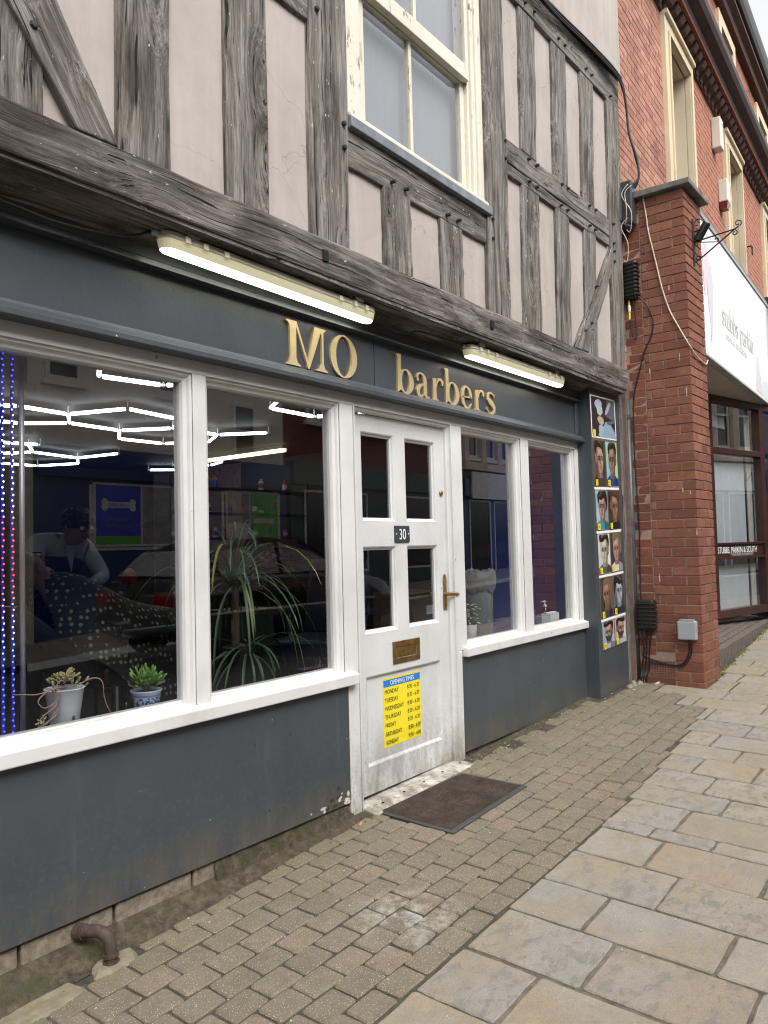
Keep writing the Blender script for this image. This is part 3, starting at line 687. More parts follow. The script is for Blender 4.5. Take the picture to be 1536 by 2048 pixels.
k = MB(); k.lathe([(.017, 0), (.017, .007), (.013, .011), (.002, .011)], (.880, yd, 1.688), 14, M=Matrix.Rotation(rad(90), 4, 'X')); k.build('cylinder_lock', BRASS, dr)
# threshold board
b = MB(); b.hexa([(-.0, -.095, -.022), (.955, -.095, .014), (.955, .09, .02), (-.0, .09, -.02), (-.0, -.095, -.008), (.955, -.095, .028), (.955, .09, .040), (-.0, .09, .012)]); b.build('threshold', make_paint('threshold_paint', (.62, .60, .56), grime=(.16, .13, .09), zlow=.5, rough=.6), shop, bevel=.004)
for i in range(5):
    x = .12+.19*i; b = MB(); b.lathe([(.008, 0), (.008, .002), (.002, .002)], (x, -.035, .006+.0376*x), 8); b.build('screw_head', DARKW, shop)
# ------------------------------------------------------------------ brick building on the right (turned 2.6 degrees)
def make_brick(name, cols, soot=.3, spall=.35):
    m = Mt(name, rough=.88, spec=.2); r = m.rnd(); v = m.off(m.obj()); p = m.pos()
    n = len(cols); c = m.ramp(r, *[(i/(n-1), k) for i, k in enumerate(cols)])
    c = m.mix(m.ramp(m.noise(v, 24, 5, .7), (.38, spall), (.6, 0.)), c, tuple(x*.45 for x in cols[0]))
    c = m.mix(m.ramp(m.noise(p, 1.7, 5, .6), (.5, 0.), (.72, soot)), c, (.05, .032, .026))
    c = m.mix(m.ramp(m.vor(p, 26), (.05, .8), (.075, 0.)), c, (.42, .30, .24))
    m.col(c); m.bump(m.math('ADD', m.noise(v, 40, 5, .65), m.math('MULTIPLY', m.noise(v, 150, 3), .4)), .35, .006); return m.m
BR_OLD = make_brick('old_red_brick', [(.42, .205, .150), (.48, .245, .180), (.37, .175, .130), (.52, .28, .205), (.45, .22, .16), (.30, .15, .12), (.49, .25, .18)], .35)
BR_PIER = make_brick('dark_red_brick', [(.240, .097, .062), (.275, .116, .074), (.205, .084, .057), (.30, .138, .090), (.175, .070, .050), (.25, .102, .067)], .28, .35)
BR_STRIP = make_brick('orange_worn_brick', [(.22, .085, .055), (.27, .11, .07), (.19, .065, .045), (.25, .10, .06)], .4, .5)
MORT = simple('lime_mortar', (.17, .115, .09), .95, var=.3, sc=18, bump=.4)
MORTP = simple('pinkish_mortar', (.33, .235, .185), .95, var=.25, sc=20, bump=.4)
TH = rad(2.6); WB = T(3.58, -.16, 0) @ Matrix.Rotation(TH, 4, 'Z')
bb = thing('brick_building', 'tall old red brick building with cream stone window surrounds and brown cornice', 'building', M=WB)
def lbuild(b, name, mats, parent=bb, Mx=WB, **k):
    """geometry given in the building's own frame"""
    xs, ys, zs = zip(*b.V); L = T((min(xs)+max(xs))/2, (min(ys)+max(ys))/2, min(zs))
    Li = L.inverted(); b.V = [tuple(Li @ Vector(v)) for v in b.V]
    return b.build(name, mats, parent, Mx @ L, local=True, **k)
WINS = [(1.86, 2.76, 4.62, 6.93), (4.90, 5.80, 4.62, 6.93), (7.90, 8.80, 4.62, 6.93)]
UPS = [(4.86, 5.66, 7.95, 8.72), (7.80, 8.6, 7.95, 8.72), (1.86, 2.66, 7.95, 8.72)]
SUR = .17
def clip(s0, s1, z):
    segs = [(s0, s1)]
    for lst, lo, up_ in ((WINS, .16, .21), (UPS, 0, SUR)):
        for a, b_, c, d in lst:
            if c-lo < z < d+up_:
                out = []
                for p, q in segs:
                    if p < a-SUR: out.append((p, min(q, a-SUR)))
                    if q > b_+SUR: out.append((max(p, b_+SUR), q))
                segs = out
    return [(p, q) for p, q in segs if q-p > .03]
core = MB()
zs_ = [0, 4.62, 6.93, 7.95, 8.72, 9.3]
def cbox(s0, s1, z0, z1): core.box((s0, .007, z0), (s1, .2, z1))
cbox(0, 1.86, 0, 9.3); cbox(2.76, 4.90, 0, 6.93); cbox(2.76, 4.86, 6.93, 9.3); cbox(5.80, 7.90, 0, 7.5); cbox(5.66, 7.8, 7.5, 9.3); cbox(8.80, 14, 0, 9.3)
for a, b_, c, d in WINS: cbox(a, b_, 3.0, c); cbox(a, b_, d, 7.5) if a > 2 else cbox(a, b_, d, 9.3)
for a, b_, c, d in UPS[:2]: cbox(a, b_, 7.5, c); cbox(a, b_, d, 9.3)
core.box((0, .2, 0), (.2, 7, 9.3)); core.box((13.8, .2, 0), (14, 7, 9.3)); core.box((0, 6.8, 0), (14, 7, 9.3))
lbuild(core, 'mortar_wall', MORT)
rw = random.Random(4)
bricks = []
CP = .0765
for k in range(int((9.25-2.9)/CP)):
    z = 2.9+k*CP; s = .0 if k % 2 else .115; head = rw.random() < .0
    j = 0; s = .004 if k % 2 == 0 else .119
    if k % 2: bricks.append((.004, .112, z))
    while s < 9.4:
        L = .222
        for p0, p1 in clip(s, s+L-.008, z+.03): bricks.append((p0, p1, z))
        s += L+.003
def wbrick(s0, s1, z, y0, b):
    j = lambda a: rw.uniform(-a, a)
    f = y0+j(.0013)
    vs = [(s0+j(.002), f+j(.001), z+j(.0015)), (s1+j(.002), f+j(.001), z+j(.0015)), (s1+j(.002), f+j(.001), z+CP-.0095+j(.0015)), (s0+j(.002), f+j(.001), z+CP-.0095+j(.0015))]
    vs += [(vs[i][0], y0+.02, vs[i][2]) for i in range(4)]
    b.add(vs, [(0, 1, 2, 3), (1, 0, 4, 5), (2, 1, 5, 6), (3, 2, 6, 7), (0, 3, 7, 4)])
def bkey(q):
    v = WB @ Vector(((q[0]+q[1])/2, 0, q[2])); u = project(v); return u
inview = []; others = []
for q in bricks:
    u = bkey(q)
    (inview if 1225 < u[0] < 1545 and -10 < u[1] < 760 else others).append((u[2], q))
inview.sort(key=lambda t: t[0])
# bricks hidden behind the pier and the sign board are left to the joined remainder
def behind(q):
    u = bkey(q); return (1270 < u[0] < 1393 and u[1] > 380) or (u[0] > 1393 and u[1] > 415+1.38*(u[0]-1394))
near = [t for t in inview if not behind(t[1])]
for d, q in near[:298]:
    b = MB(); wbrick(*q, 0, b); lbuild(b, 'brick', BR_OLD)
rest = MB()
for d, q in near[298:]+[t for t in inview if behind(t[1])]+[t for t in others if t[1][2] > 3.5]: wbrick(*q, 0, rest)
BR_FAR = make_brick('old_red_brick_far', [(.40, .175, .120), (.46, .215, .150), (.43, .19, .135)], .35)
o = lbuild(rest, 'distant_brickwork', BR_FAR, kind='stuff')
# window surrounds
for i, (a, b_, c, d) in enumerate(WINS):
    f = MB()
    f.box((a-SUR, -.05, c-.02), (a, .02, d)); f.box((b_, -.05, c-.02), (b_+SUR, .02, d)); f.box((a-SUR, -.05, d), (b_+SUR, .02, d+SUR))
    f.box((a-SUR-.0, -.085, d+SUR), (b_+SUR+.0, .02, d+SUR+.05)); f.box((a-SUR-.03, -.09, c-.16), (b_+SUR+.03, .02, c-.02))
    f.box((a-.045, -.068, c), (a-.005, -.05, d+.005)); f.box((b_+.005, -.068, c), (b_+.045, -.05, d+.005)); f.box((a-.045, -.068, d+.005), (b_+.045, -.05, d+.045))
    f.box((a-.02, .02, c), (a+.002, .25, d)); f.box((b_-.002, .02, c), (b_+.02, .25, d)); f.box((a, .02, d-.002), (b_, .25, d+.02)); f.box((a, .02, c-.02), (b_, .25, c+.002))
    so = lbuild(f, 'window_surround', STONE, bevel=.004)
    g = MB(); g.box((a+.002, .19, c), (a+.07, .24, d)); g.box((b_-.07, .19, c), (b_-.002, .24, d)); g.box((a+.07, .19, d-.07), (b_-.07, .24, d)); g.box((a+.07, .19, c), (b_-.07, .24, c+.07)); g.box((a+.07, .18, (c+d)/2-.02), (b_-.07, .25, (c+d)/2+.03)); g.box(((a+b_)/2-.012, .2, c+.07), ((a+b_)/2+.012, .23, d-.07))
    lbuild(g, 'sash_frame', simple('white_sash', (.68, .68, .66), .5), so)
    g = MB(); g.quad((a+.07, .22, c+.07), (b_-.07, .22, c+.07), (b_-.07, .22, d-.07), (a+.07, .22, d-.07)); lbuild(g, 'pane', GLASSU, so)
    g = MB(); g.box((a, .45, c), (b_, .46, d)); lbuild(g, 'blind', simple('dim_blind', (.2, .2, .2), .9), so)
for i, (a, b_, c, d) in enumerate(UPS[:2]):
    f = MB()
    f.box((a-SUR, -.05, c), (a, .02, d)); f.box((b_, -.05, c), (b_+SUR, .02, d)); f.box((a-SUR, -.05, d), (b_+SUR, .02, d+SUR)); f.box((a-.02, .02, c), (a+.002, .22, d)); f.box((b_-.002, .02, c), (b_+.02, .22, d)); f.box((a, .02, d-.002), (b_, .22, d+.02))
    so = lbuild(f, 'window_surround', STONE, bevel=.004)
    g = MB(); g.box((a+.002, .16, c), (a+.06, .2, d)); g.box((b_-.06, .16, c), (b_-.002, .2, d)); g.box((a+.06, .16, d-.06), (b_-.06, .2, d)); lbuild(g, 'sash_frame', simple('white_sash_upper', (.68, .68, .66), .5), so)
    g = MB(); g.quad((a+.05, .18, c), (b_-.05, .18, c), (b_-.05, .18, d-.05), (a+.05, .18, d-.05)); lbuild(g, 'pane', GLASSU, so)
# string course with brick dentils under a heavy brown cornice, and the eaves
TERR = simple('dark_terracotta', (.085, .045, .034), .8, var=.35, sc=20)
b = MB(); b.box((-.0, -.03, 6.98+.16), (14, .02, 7.21)); b.box((0, -.045, 7.30), (14, .02, 7.40)); lbuild(b, 'string_course', TERR)
for k in range(46):
    s = .05+.205*k; b = MB(); b.prism([(-.042, 7.30), (-.15, 7.30), (-.15, 7.26), (-.115, 7.215), (-.06, 7.19), (-.042, 7.15)], s, s+.115, ax='x'); lbuild(b, 'dentil', TERR)
b = MB(); b.box((0, -.19, 7.302), (14, .02, 7.36)); lbuild(b, 'cornice_bed', make_brick('cornice_brick', [(.2, .08, .055), (.26, .11, .075)], .4))
b = MB(); b.prism([(-.0, 7.362), (-.19, 7.362), (-.205, 7.40), (-.25, 7.415), (-.30, 7.44), (-.335, 7.49), (-.345, 7.55), (-.33, 7.61), (-.29, 7.65), (-.0, 7.70)], 0, 14, ax='x'); lbuild(b, 'cornice', GUTTER)
b = MB(); b.prism([(.02, 9.0), (-.10, 9.0), (-.12, 9.08), (-.2, 9.12), (-.2, 9.18), (.02, 9.2)], 0, 14, ax='x'); lbuild(b, 'eaves_cornice', TERR)
b = MB(); b.prism([(-.10, 9.2), (-.24, 9.2), (-.27, 9.25), (-.29, 9.34), (-.29, 9.42), (-.12, 9.42)], 0, 14, ax='x'); lbuild(b, 'gutter', simple('black_gutter', (.02, .022, .025), .45, var=.3))
b = MB(); b.prism([(-.15, 9.40), (3.4, 11.4), (6.9, 9.4)], 0, 14, ax='x'); lbuild(b, 'roof', simple('slate_roof', (.06, .062, .07), .7, var=.3, sc=9))
# alarm boxes
def alarm(z0, z1, s, red, label):
    t = thing('alarm_box', label, 'alarm', M=WB @ T(s+.1, -.06, z0), group='alarm boxes on the brick wall')
    b = MB(); zc = z0+(z1-z0)*(.22 if red else 0); b.box((s, -.12, zc), (s+.19, -.002, z1)); lbuild(b, 'casing', simple('ivory_plastic', (.62, .60, .52), .4, var=.05), t, bevel=.012)
    b = MB()
    if red: b.hexa([(s+.03, -.10, z0), (s+.16, -.10, z0), (s+.16, -.01, z0), (s+.03, -.01, z0), (s+.002, -.118, zc-.002), (s+.188, -.118, zc-.002), (s+.188, -.004, zc-.002), (s+.002, -.004, zc-.002)]); lbuild(b, 'strobe_lens', simple('dark_red_lens', (.16, .025, .03), .25), t)
    else: b.box((s+.15, -.125, z1-.09), (s+.2, -.03, z1-.05)); lbuild(b, 'sounder_vent', BLACK, t)
alarm(6.58, 7.0, 4.05, False, 'plain ivory alarm box high on the brick wall beside the second tall window')
alarm(5.86, 6.26, 4.33, True, 'ivory alarm box with dark red lens low on the brick wall')
b = MB(); b.tube([(6.35, -.0, 5.95), (6.35, -.06, 5.95), (6.35, -.07, 5.93), (6.35, -.07, 5.80)], .012, 6); o = lbuild(b, 'wall_hook', IRON, None); tag(o, 'small black iron hook on the brick wall left of the third tall window', 'hook')

# ------------------------------------------------------------------ brick pier
XP, YP, XQ, YS = 3.642, -.709, 4.132, -.318
pier = thing('brick_pier', 'dark red brick pier with grey coping stone between the two shops', 'pier', (3.89, -.45, .1))
b = MB(); b.box((XP+.008, YP+.008, -.1), (XQ-.008, -.02, 4.395)); b.build('mortar_core', MORTP, pier)
rpz = random.Random(8); CQ = .0815; zt = 4.395
def pbrick(x0, x1, y0, y1, z, mat=BR_PIER, name='brick', h=CQ-.0095):
    j = lambda a=.0018: rpz.uniform(-a, a)
    b = MB(); d = j(.002)
    b.hexa([(x0+d+j(), y0+j(), z+j()), (x1+j(), y0+j(), z+j()), (x1+j(), y1+j(), z+j()), (x0+d+j(), y1+j(), z+j()), (x0+d+j(), y0+j(), z+h+j()), (x1+j(), y0+j(), z+h+j()), (x1+j(), y1+j(), z+h+j()), (x0+d+j(), y1+j(), z+h+j())])
    b.build(name, mat, pier, bevel=.0025, seg=1)
k = 0; z = zt-CQ
airz = (.195, .315)
while z > -.05:
    low = z < .33
    if k % 2 == 0:   # stretcher on the left face, header on the front
        pbrick(XP, XP+.105, YP, YP+.221, z)
        if not low: pbrick(XP, XP+.02, YP+.232, YS-.004, z)
        pbrick(XP+.116, XP+.337, YP, YP+.02, z); pbrick(XP+.348, XQ, YP, YP+.02, z)
    else:
        pbrick(XP, XP+.221, YP, YP+.105, z)
        if not low: pbrick(XP, XP+.02, YP+.116, YP+.337, z); pbrick(XP, XP+.02, YP+.347, YS-.004, z) if YS-.004-(YP+.347) > .02 else None
        else: pbrick(XP, XP+.02, YP+.116, YP+.23, z)
        pbrick(XP+.232, XP+.38, YP, YP+.02, z); pbrick(XP+.39, XQ, YP, YP+.02, z)
    z -= CQ; k += 1
# strip of older, worn orange bricks at the back of the pier
z = 4.36; k = 0; airs = (-.468, -.262)
while z > .33:
    y1 = -.02 if k % 2 else -.06
    pbrick(XP+.006, XP+.02, YS+.006, YS+.105+rpz.uniform(0, .08), z, BR_STRIP); pbrick(XP+.006, XP+.02, YS+.20, -.02, z, BR_STRIP)
    z -= .0785; k += 1
b = MB(); b.hexa([(3.585, -.775, 4.40), (4.19, -.775, 4.405), (4.19, -.02, 4.405), (3.585, -.02, 4.405), (3.585, -.775, 4.45), (4.19, -.775, 4.45), (4.19, -.02, 4.475), (3.585, -.02, 4.475)])
b.build('coping_stone', simple('weathered_coping', (.15, .145, .12), .9, var=.5, sc=7, bump=.4), pier, bevel=.008)
a = MB(); y0, y1, z0, z1 = -.468, -.262, .192, .312
ny, nz = 9, 6
for i in range(ny+1): yy = y0+(y1-y0)*i/ny; a.box((XP-.004, yy-.006, z0), (XP+.01, yy+.006, z1))
for i in range(nz+1): zz = z0+(z1-z0)*i/nz; a.box((XP-.003, y0, zz-.0055), (XP+.01, y1, zz+.0055))
ab = a.build('air_brick', simple('terracotta_air_brick', (.22, .105, .075), .9, var=.3, sc=20), pier)
a = MB(); a.box((XP+.004, y0, z0), (XP+.012, y1, z1)); a.build('vent_holes', DARKW, ab)
pbrick(XP, XP+.02, -.255, -.03, .23); pbrick(XP, XP+.02, -.47, -.03, .10, h=.07); pbrick(XP, XP+.02, -.47, -.03, .02, h=.07)
b = MB(); rr = random.Random(12)   # paint splashes and bird marks on the pier's left face
for (yy, zz, hh) in ((-.62, 2.93, .075), (-.36, 2.85, .05), (-.665, 2.62, .09), (-.37, 1.03, .08), (-.6, 1.78, .05), (-.66, 1.76, .04), (-.70, 1.42, .06), (-.555, 3.55, .06)):
    n = 7; b.add([(XP-.0035, yy+.006*math.cos(6.283*i/n)*rr.uniform(.6, 1.3), zz+hh/2*math.sin(6.283*i/n)) for i in range(n)], [tuple(range(n))])
for i in range(40):
    yy, zz, s_ = rr.uniform(-.7, -.3), rr.uniform(.3, 4.2), rr.uniform(.002, .005); b.add([(XP-.0035, yy+s_*math.cos(6.283*i_/6), zz+s_*math.sin(6.283*i_/6)) for i_ in range(6)], [tuple(range(6))])
b.build('paint_splashes', simple('off_white_splash', (.5, .45, .40), .8), pier, kind='stuff')
# ------------------------------------------------------------------ things fixed to the pier
t = thing('wall_bracket', 'black wrought iron scroll bracket sticking out from the brick pier', 'bracket', (3.86, -.72, 3.77))
b = MB(); X = 3.86; r = .0065
b.tube([(X, -.716, 4.185), (X, -.716, 3.765)], .009, 6); b.build('back_bar', IRON, t)
b = MB(); b.tube([(X, -.716, 3.975), (X, -1.06, 4.000), (X, -1.09, 4.015)], r, 6); b.build('top_bar', IRON, t)
b = MB(); b.tube([(X, -.73, 3.80), (X, -.80, 3.835), (X, -1.05, 3.995)], r, 6); b.tube([(X, -.716, 3.975), (X, -.90, 3.93)], .004, 6); b.build('stay_bar', IRON, t)
def scroll(c, r0, turns, a0, sgn=1):
    pts = []
    for i in range(int(26*turns)+1):
        a = a0+sgn*i/26*6.283; rr_ = r0*(1-.62*i/(26*turns)); pts.append((X, c[0]+rr_*math.cos(a), c[1]+rr_*math.sin(a)))
    return pts
for c, r0, tn, a0, sg in (((-1.085, 4.045), .030, 1.1, -1.9, -1), ((-1.055, 3.968), .024, 1.0, 1.9, 1), ((-.758, 4.135), .042, .75, 3.0, -1), ((-.742, 3.95), .022, .9, 1.7, -1), ((-.750, 3.825), .026, .9, -1.9, -1), ((-.905, 3.95), .022, .8, -1.6, -1)):
    b = MB(); b.tube(scroll(c, r0, tn, a0, sg), .005, 5); b.build('scroll', IRON, t)
Mc = Matrix.Translation((3.87, -.79, 4.055)) @ Matrix.Rotation(rad(33), 4, 'X')
t = thing('cylinder_lamp', 'small black cylinder lamp tilted above the scroll bracket', 'lamp', M=Mc)
b = MB(); b.lathe([(.03, -.085), (.036, -.08), (.036, .072), (.032, .08), (.003, .08)], n=18); b.build('lamp_body', BLACK, t, Mc, local=True, smooth=False)
b = MB(); b.lathe([(.026, -.0865), (.001, -.0865)], n=14); b.build('lens', simple('dim_lens', (.25, .25, .22), .2), t, Mc, local=True)
b = MB(); b.tube([(0, .03, 0), (-.0, .075, -.03)], .008, 6); b.build('lamp_arm', BLACK, t, Mc, local=True)
def ribbed(y0, y1, z0, z1, d, label, yellow=False):
    t = thing('cable_joint_box', label, 'cable box', (XP-.04, (y0+y1)/2, z0), group='cable boxes beside the pier')
    b = MB(); b.box((XP-d, y0, z0), (XP-.002, y1, z1)); b.build('casing', BLACK, t, bevel=.022, seg=3)
    n = int((z1-z0)/.032)
    for i in range(1, n):
        z = z0+(z1-z0)*i/n; b = MB(); b.box((XP-d-.009, y0-.008, z-.006), (XP-.012, y1+.002, z+.005)); b.build('rib', BLACK, t, bevel=.003, seg=1)
    return t
t1 = ribbed(-.30, -.17, 3.50, 3.85, .075, 'black ribbed cable joint box high beside the pier with a yellow tag')
b = MB(); b.tube([(XP-.045, -.215, 3.50), (XP-.045, -.215, 3.33)], .009, 8); b.tube([(XP-.045, -.215, 3.455), (XP-.045, -.215, 3.40)], .0125, 8, m=1); b.build('cable_tag', [YELLOW, WPRINT], t1)
ribbed(-.335, -.185, .575, .845, .085, 'black ribbed cable joint box near the ground beside the drainpipe')
t = thing('junction_box', 'large slate grey cable junction box at the top of the pier', 'cable box', (XP-.05, -.22, 4.16), group='cable boxes beside the pier')
b = MB(); b.box((XP-.11, -.300, 4.17), (XP-.002, -.15, 4.56)); b.build('casing', DKBOX, t, bevel=.012)
b = MB(); b.box((XP-.15, -.215, 4.19), (XP-.112, -.155, 4.50)); b.build('lid', DKBOX, t, bevel=.018)
b = MB(); b.lathe([(.05, 0), (.055, -.02), (.045, -.05), (.002, -.055)], (XP-.06, -.235, 4.17), 12); b.build('gland', BLACK, t)
b = MB(); b.box((XP-.06, -.674, .512), (XP-.003, -.517, .672)); t = tag(b.build('meter_box', BOXG, bevel=.012, seg=3), 'pale grey square plastic box low on the brick pier', 'meter box')
b = MB(); b.box((XP-.058, -.655, .674), (XP-.006, -.535, .682)); b.build('hinge', BOXG, t)
def cable(name, pts, r, mat, label, n=6, smoothn=6):
    P_ = [Vector(p) for p in pts]; out = []
    for i in range(len(P_)-1):
        p0, p1, p2, p3 = P_[max(0, i-1)], P_[i], P_[i+1], P_[min(len(P_)-1, i+2)]
        for k in range(smoothn):
            t = k/smoothn; out.append(.5*((2*p1)+(p2-p0)*t+(2*p0-5*p1+4*p2-p3)*t*t+(3*p1-p0-3*p2+p3)*t**3))
    out.append(P_[-1]); b = MB(); b.tube(out, r, n)
    return tag(b.build(name, mat, smooth=True), label, 'cable', 'cables')
xc = XP-.012
cable('cable', [(xc, -.36, 4.46), (xc, -.385, 4.25), (xc, -.402, 4.08), (xc, -.43, 3.93), (xc, -.467, 3.73), (xc, -.50, 3.55), (xc, -.555, 3.35), (xc, -.62, 3.2), (XP-.014, -.706, 3.02), (XP+.12, -.722, 2.95), (XP+.40, -.722, 2.92), (XP+.48, -.722, 2.97)], .0065, WIREW, 'cream cable wandering down across the face of the brick pier')
cable('cable', [(XP-.05, -.29, 3.53), (xc, -.37, 3.42), (xc, -.41, 3.28), (xc, -.385, 3.15), (xc, -.325, 3.03), (xc, -.26, 2.82), (xc, -.21, 2.61), (xc, -.198, 2.17), (xc, -.212, 1.5), (xc, -.205, 1.2), (XP-.04, -.21, .83)], .006, WIREB, 'thin black cable looping down from the upper ribbed box to the lower one')
cable('cable', [(XP-.045, -.215, 3.34), (XP-.03, -.225, 3.22), (XP-.02, -.25, 3.15), (XP-.02, -.262, 3.2), (XP-.03, -.262, 3.34), (XP-.05, -.25, 3.52)], .0055, WIREB, 'short black cable loop hanging under the yellow cable tag')
for i, dy in enumerate((-.60, -.62)):
    cable('cable', [(XP-.03, dy, .51), (xc, dy+.003, .42), (xc, dy+.03, .34), (xc, dy+.09, .29-.008*i), (xc, dy+.2, .295-.012*i), (XP-.02, -.26, .33-.015*i), (XP-.04, -.2, .36)], .0055, WIREB, ('first' if i == 0 else 'second')+' black cable drooping from the pale grey meter box, '+('outer' if i else 'inner')+' loop')
for i in range(3):
    cable('cable', [(XP-.05, -.30+.045*i, .58), (XP-.04-.01*i, -.27+.02*i, .42), (XP-.03, -.255+.03*i, .25), (XP-.05-.01*i, -.235+.02*i, .16), (XP-.03, -.22+.015*i, .105)], .007, WIREB, ('thick black cable running from the low ribbed box to the ground, nearest the meter box', 'thick black cable between two others under the low ribbed box', 'thick black cable beside the drainpipe under the low ribbed box')[i])
for i, o_ in enumerate((0, .022, .04)):
    cable('cable', [(1.43, -.245-o_*.3, 5.36-o_*.3), (1.983, -.245-o_*.3, 5.375-o_), (2.308, -.245, 5.41-o_), (2.887, -.245, 5.475-o_), (3.40, -.25, 5.50-o_), (3.55, -.255, 5.42-o_), (3.60, -.262+o_*.1, 5.24), (3.61+o_*.3, -.275, 5.0), (3.615, -.33+o_*.3, 4.78), (3.61, -.345, 4.6), (3.60-o_, -.31+o_, 4.50)], .011-.002*i, WIREB, ('upper', 'middle', 'lowest')[i]+' black cable of the bundle along the lead flashing and down to the junction box')
for i, (a_, c_) in enumerate((((-.30, 4.50), (-.20, 4.20)), ((-.27, 4.52), (-.24, 4.12)), ((-.255, 4.22), (-.20, 3.86)))):
    cable('cable', [(XP-.11, a_[0], a_[1]), (XP-.135, a_[0]+.05, (a_[1]*2+c_[1])/3+.04), (XP-.14, c_[0]-.06, (a_[1]+2*c_[1])/3), (XP-.12, c_[0]-.04, c_[1]-.03), (XP-.10, c_[0], c_[1])], .004, WIREW, ('grey white cable looped round the front of the junction box', 'grey white cable hanging under the junction box', 'thin pale cable dropping from the junction box to the ribbed box')[i])
t = thing('drainpipe', 'dark grey drainpipe between the weathered post and the brick pier', 'drainpipe', (3.628, -.16, .05))
b = MB(); b.tube([(3.628, -.15, 2.62), (3.628, -.15, .06)], .024, 10); b.build('pipe', PIPEG, t, smooth=True)
b = MB(); b.tube([(3.6, -.128, 2.5), (3.6, -.128, .07)], .010, 8); b.build('conduit', PIPEG, t, smooth=True)
for z in (2.45, 1.5, .5): b = MB(); b.tube([(3.628, -.15, z), (3.628, -.15, z+.035)], .029, 10); b.build('clip', PIPEG, t)

# ------------------------------------------------------------------ neighbouring shop with the white sign
DS = T(4.12, -.69, 0) @ Matrix.Rotation(TH, 4, 'Z')
SIGNM = Mt('white_sign_panel', (.72, .72, .71), .16); SIGNM.col(SIGNM.mix(SIGNM.ramp(SIGNM.noise(SIGNM.pos(), 2, 4), (.4, 0.), (.7, .25)), (.71, .715, .705), (.62, .63, .62))); SIGNM = SIGNM.m
sg = thing('shop_sign', 'long white fascia sign with faded pale grey lettering above the neighbouring shop', 'sign', M=DS @ T(1.8, 0, 3.05))
for k, (a, b_) in enumerate(((.012, 1.243), (1.247, 2.478), (2.482, 3.68))):
    b = MB(); b.box((a, 0, 3.06), (b_, .05, 4.34)); lbuild(b, 'sign_panel', SIGNM, sg, DS)
b = MB(); b.box((-.0, -.012, 4.342), (3.70, .09, 4.375)); b.box((-.0, -.006, 3.04), (3.70, .06, 3.058)); b.box((3.684, -.006, 3.058), (3.72, .06, 4.342)); lbuild(b, 'sign_edging', simple('grey_trim', (.3, .3, .3), .4), sg, DS)
b = MB(); b.box((0, .0, 4.377), (3.70, .53, 4.42)); lbuild(b, 'lead_capping', LEAD, sg, DS)
b = MB(); b.box((3.73, -.03, 2.9), (3.90, .5, 4.5)); b.box((3.73, -.03, .2), (3.90, .5, 2.9)); o = lbuild(b, 'end_pilaster', simple('navy_pilaster', (.02, .022, .04), .4), None, DS); tag(o, 'dark navy pilaster at the far end of the white sign', 'pilaster')
PALE = simple('faded_grey_print', (.60, .605, .605), .3, var=.04); PINK = simple('faded_pink_print', (.66, .50, .53), .3, var=.06); PLUM = simple('faded_mauve_print', (.55, .51, .56), .3, var=.05)
def blob(pts, n=4):
    """closed smooth outline through pts"""
    P_ = [Vector((a, b_, 0)) for a, b_ in pts]; N = len(P_); out = []
    for i in range(N):
        p0, p1, p2, p3 = P_[i-1], P_[i], P_[(i+1) % N], P_[(i+2) % N]
        for k in range(n):
            t = k/n; v = .5*((2*p1)+(p2-p0)*t+(2*p0-5*p1+4*p2-p3)*t*t+(3*p1-p0-3*p2+p3)*t**3); out.append((v.x, v.y))
    return out
for shp, dy, m_ in ((blob([(.16, 3.62), (.12, 3.9), (.18, 4.12), (.30, 4.14), (.36, 3.98), (.30, 3.84), (.22, 3.72)]), -.003, PINK), (blob([(.26, 3.80), (.40, 3.98), (.50, 3.82), (.46, 3.5), (.36, 3.2), (.34, 3.42), (.28, 3.6)]), -.0025, PLUM),
                    ([(2.62, 3.10), (2.75, 3.56), (2.95, 3.32), (3.02, 3.09)], -.0025, PLUM), (blob([(2.98, 3.10), (3.02, 3.24), (3.28, 3.32), (3.62, 3.25), (3.64, 3.10)]), -.002, PALE)):
    b = MB(); b.prism(shp, dy, -.001); lbuild(b, 'emblem', m_, sg, DS)
def text(body, size, mat, M, name='lettering', parent=None, align='LEFT', sx=1., depth=.0006, bold=0):
    cu = bpy.data.curves.new('txt', 'FONT'); cu.body = body; cu.size = size; cu.extrude = depth; cu.align_x = align; cu.offset = bold; cu.resolution_u = 4
    ob = bpy.data.objects.new('txt', cu); me = bpy.data.meshes.new_from_object(ob); bpy.data.objects.remove(ob)
    me.name = name; me.transform(Matrix.Scale(sx, 4, (1, 0, 0))); me.materials.clear(); me.materials.append(mat)
    o = bpy.data.objects.new(name, me); put(o, M @ Matrix.Rotation(rad(90), 4, 'X'), parent); return o
text('stubbs parkin', .36, PALE, DS @ T(.86, -.003, 3.50), parent=sg, sx=.86); text('chartered accountants', .12, simple('very_faint_print', (.72, .72, .71), .3), DS @ T(1.0, -.003, 3.38), parent=sg)
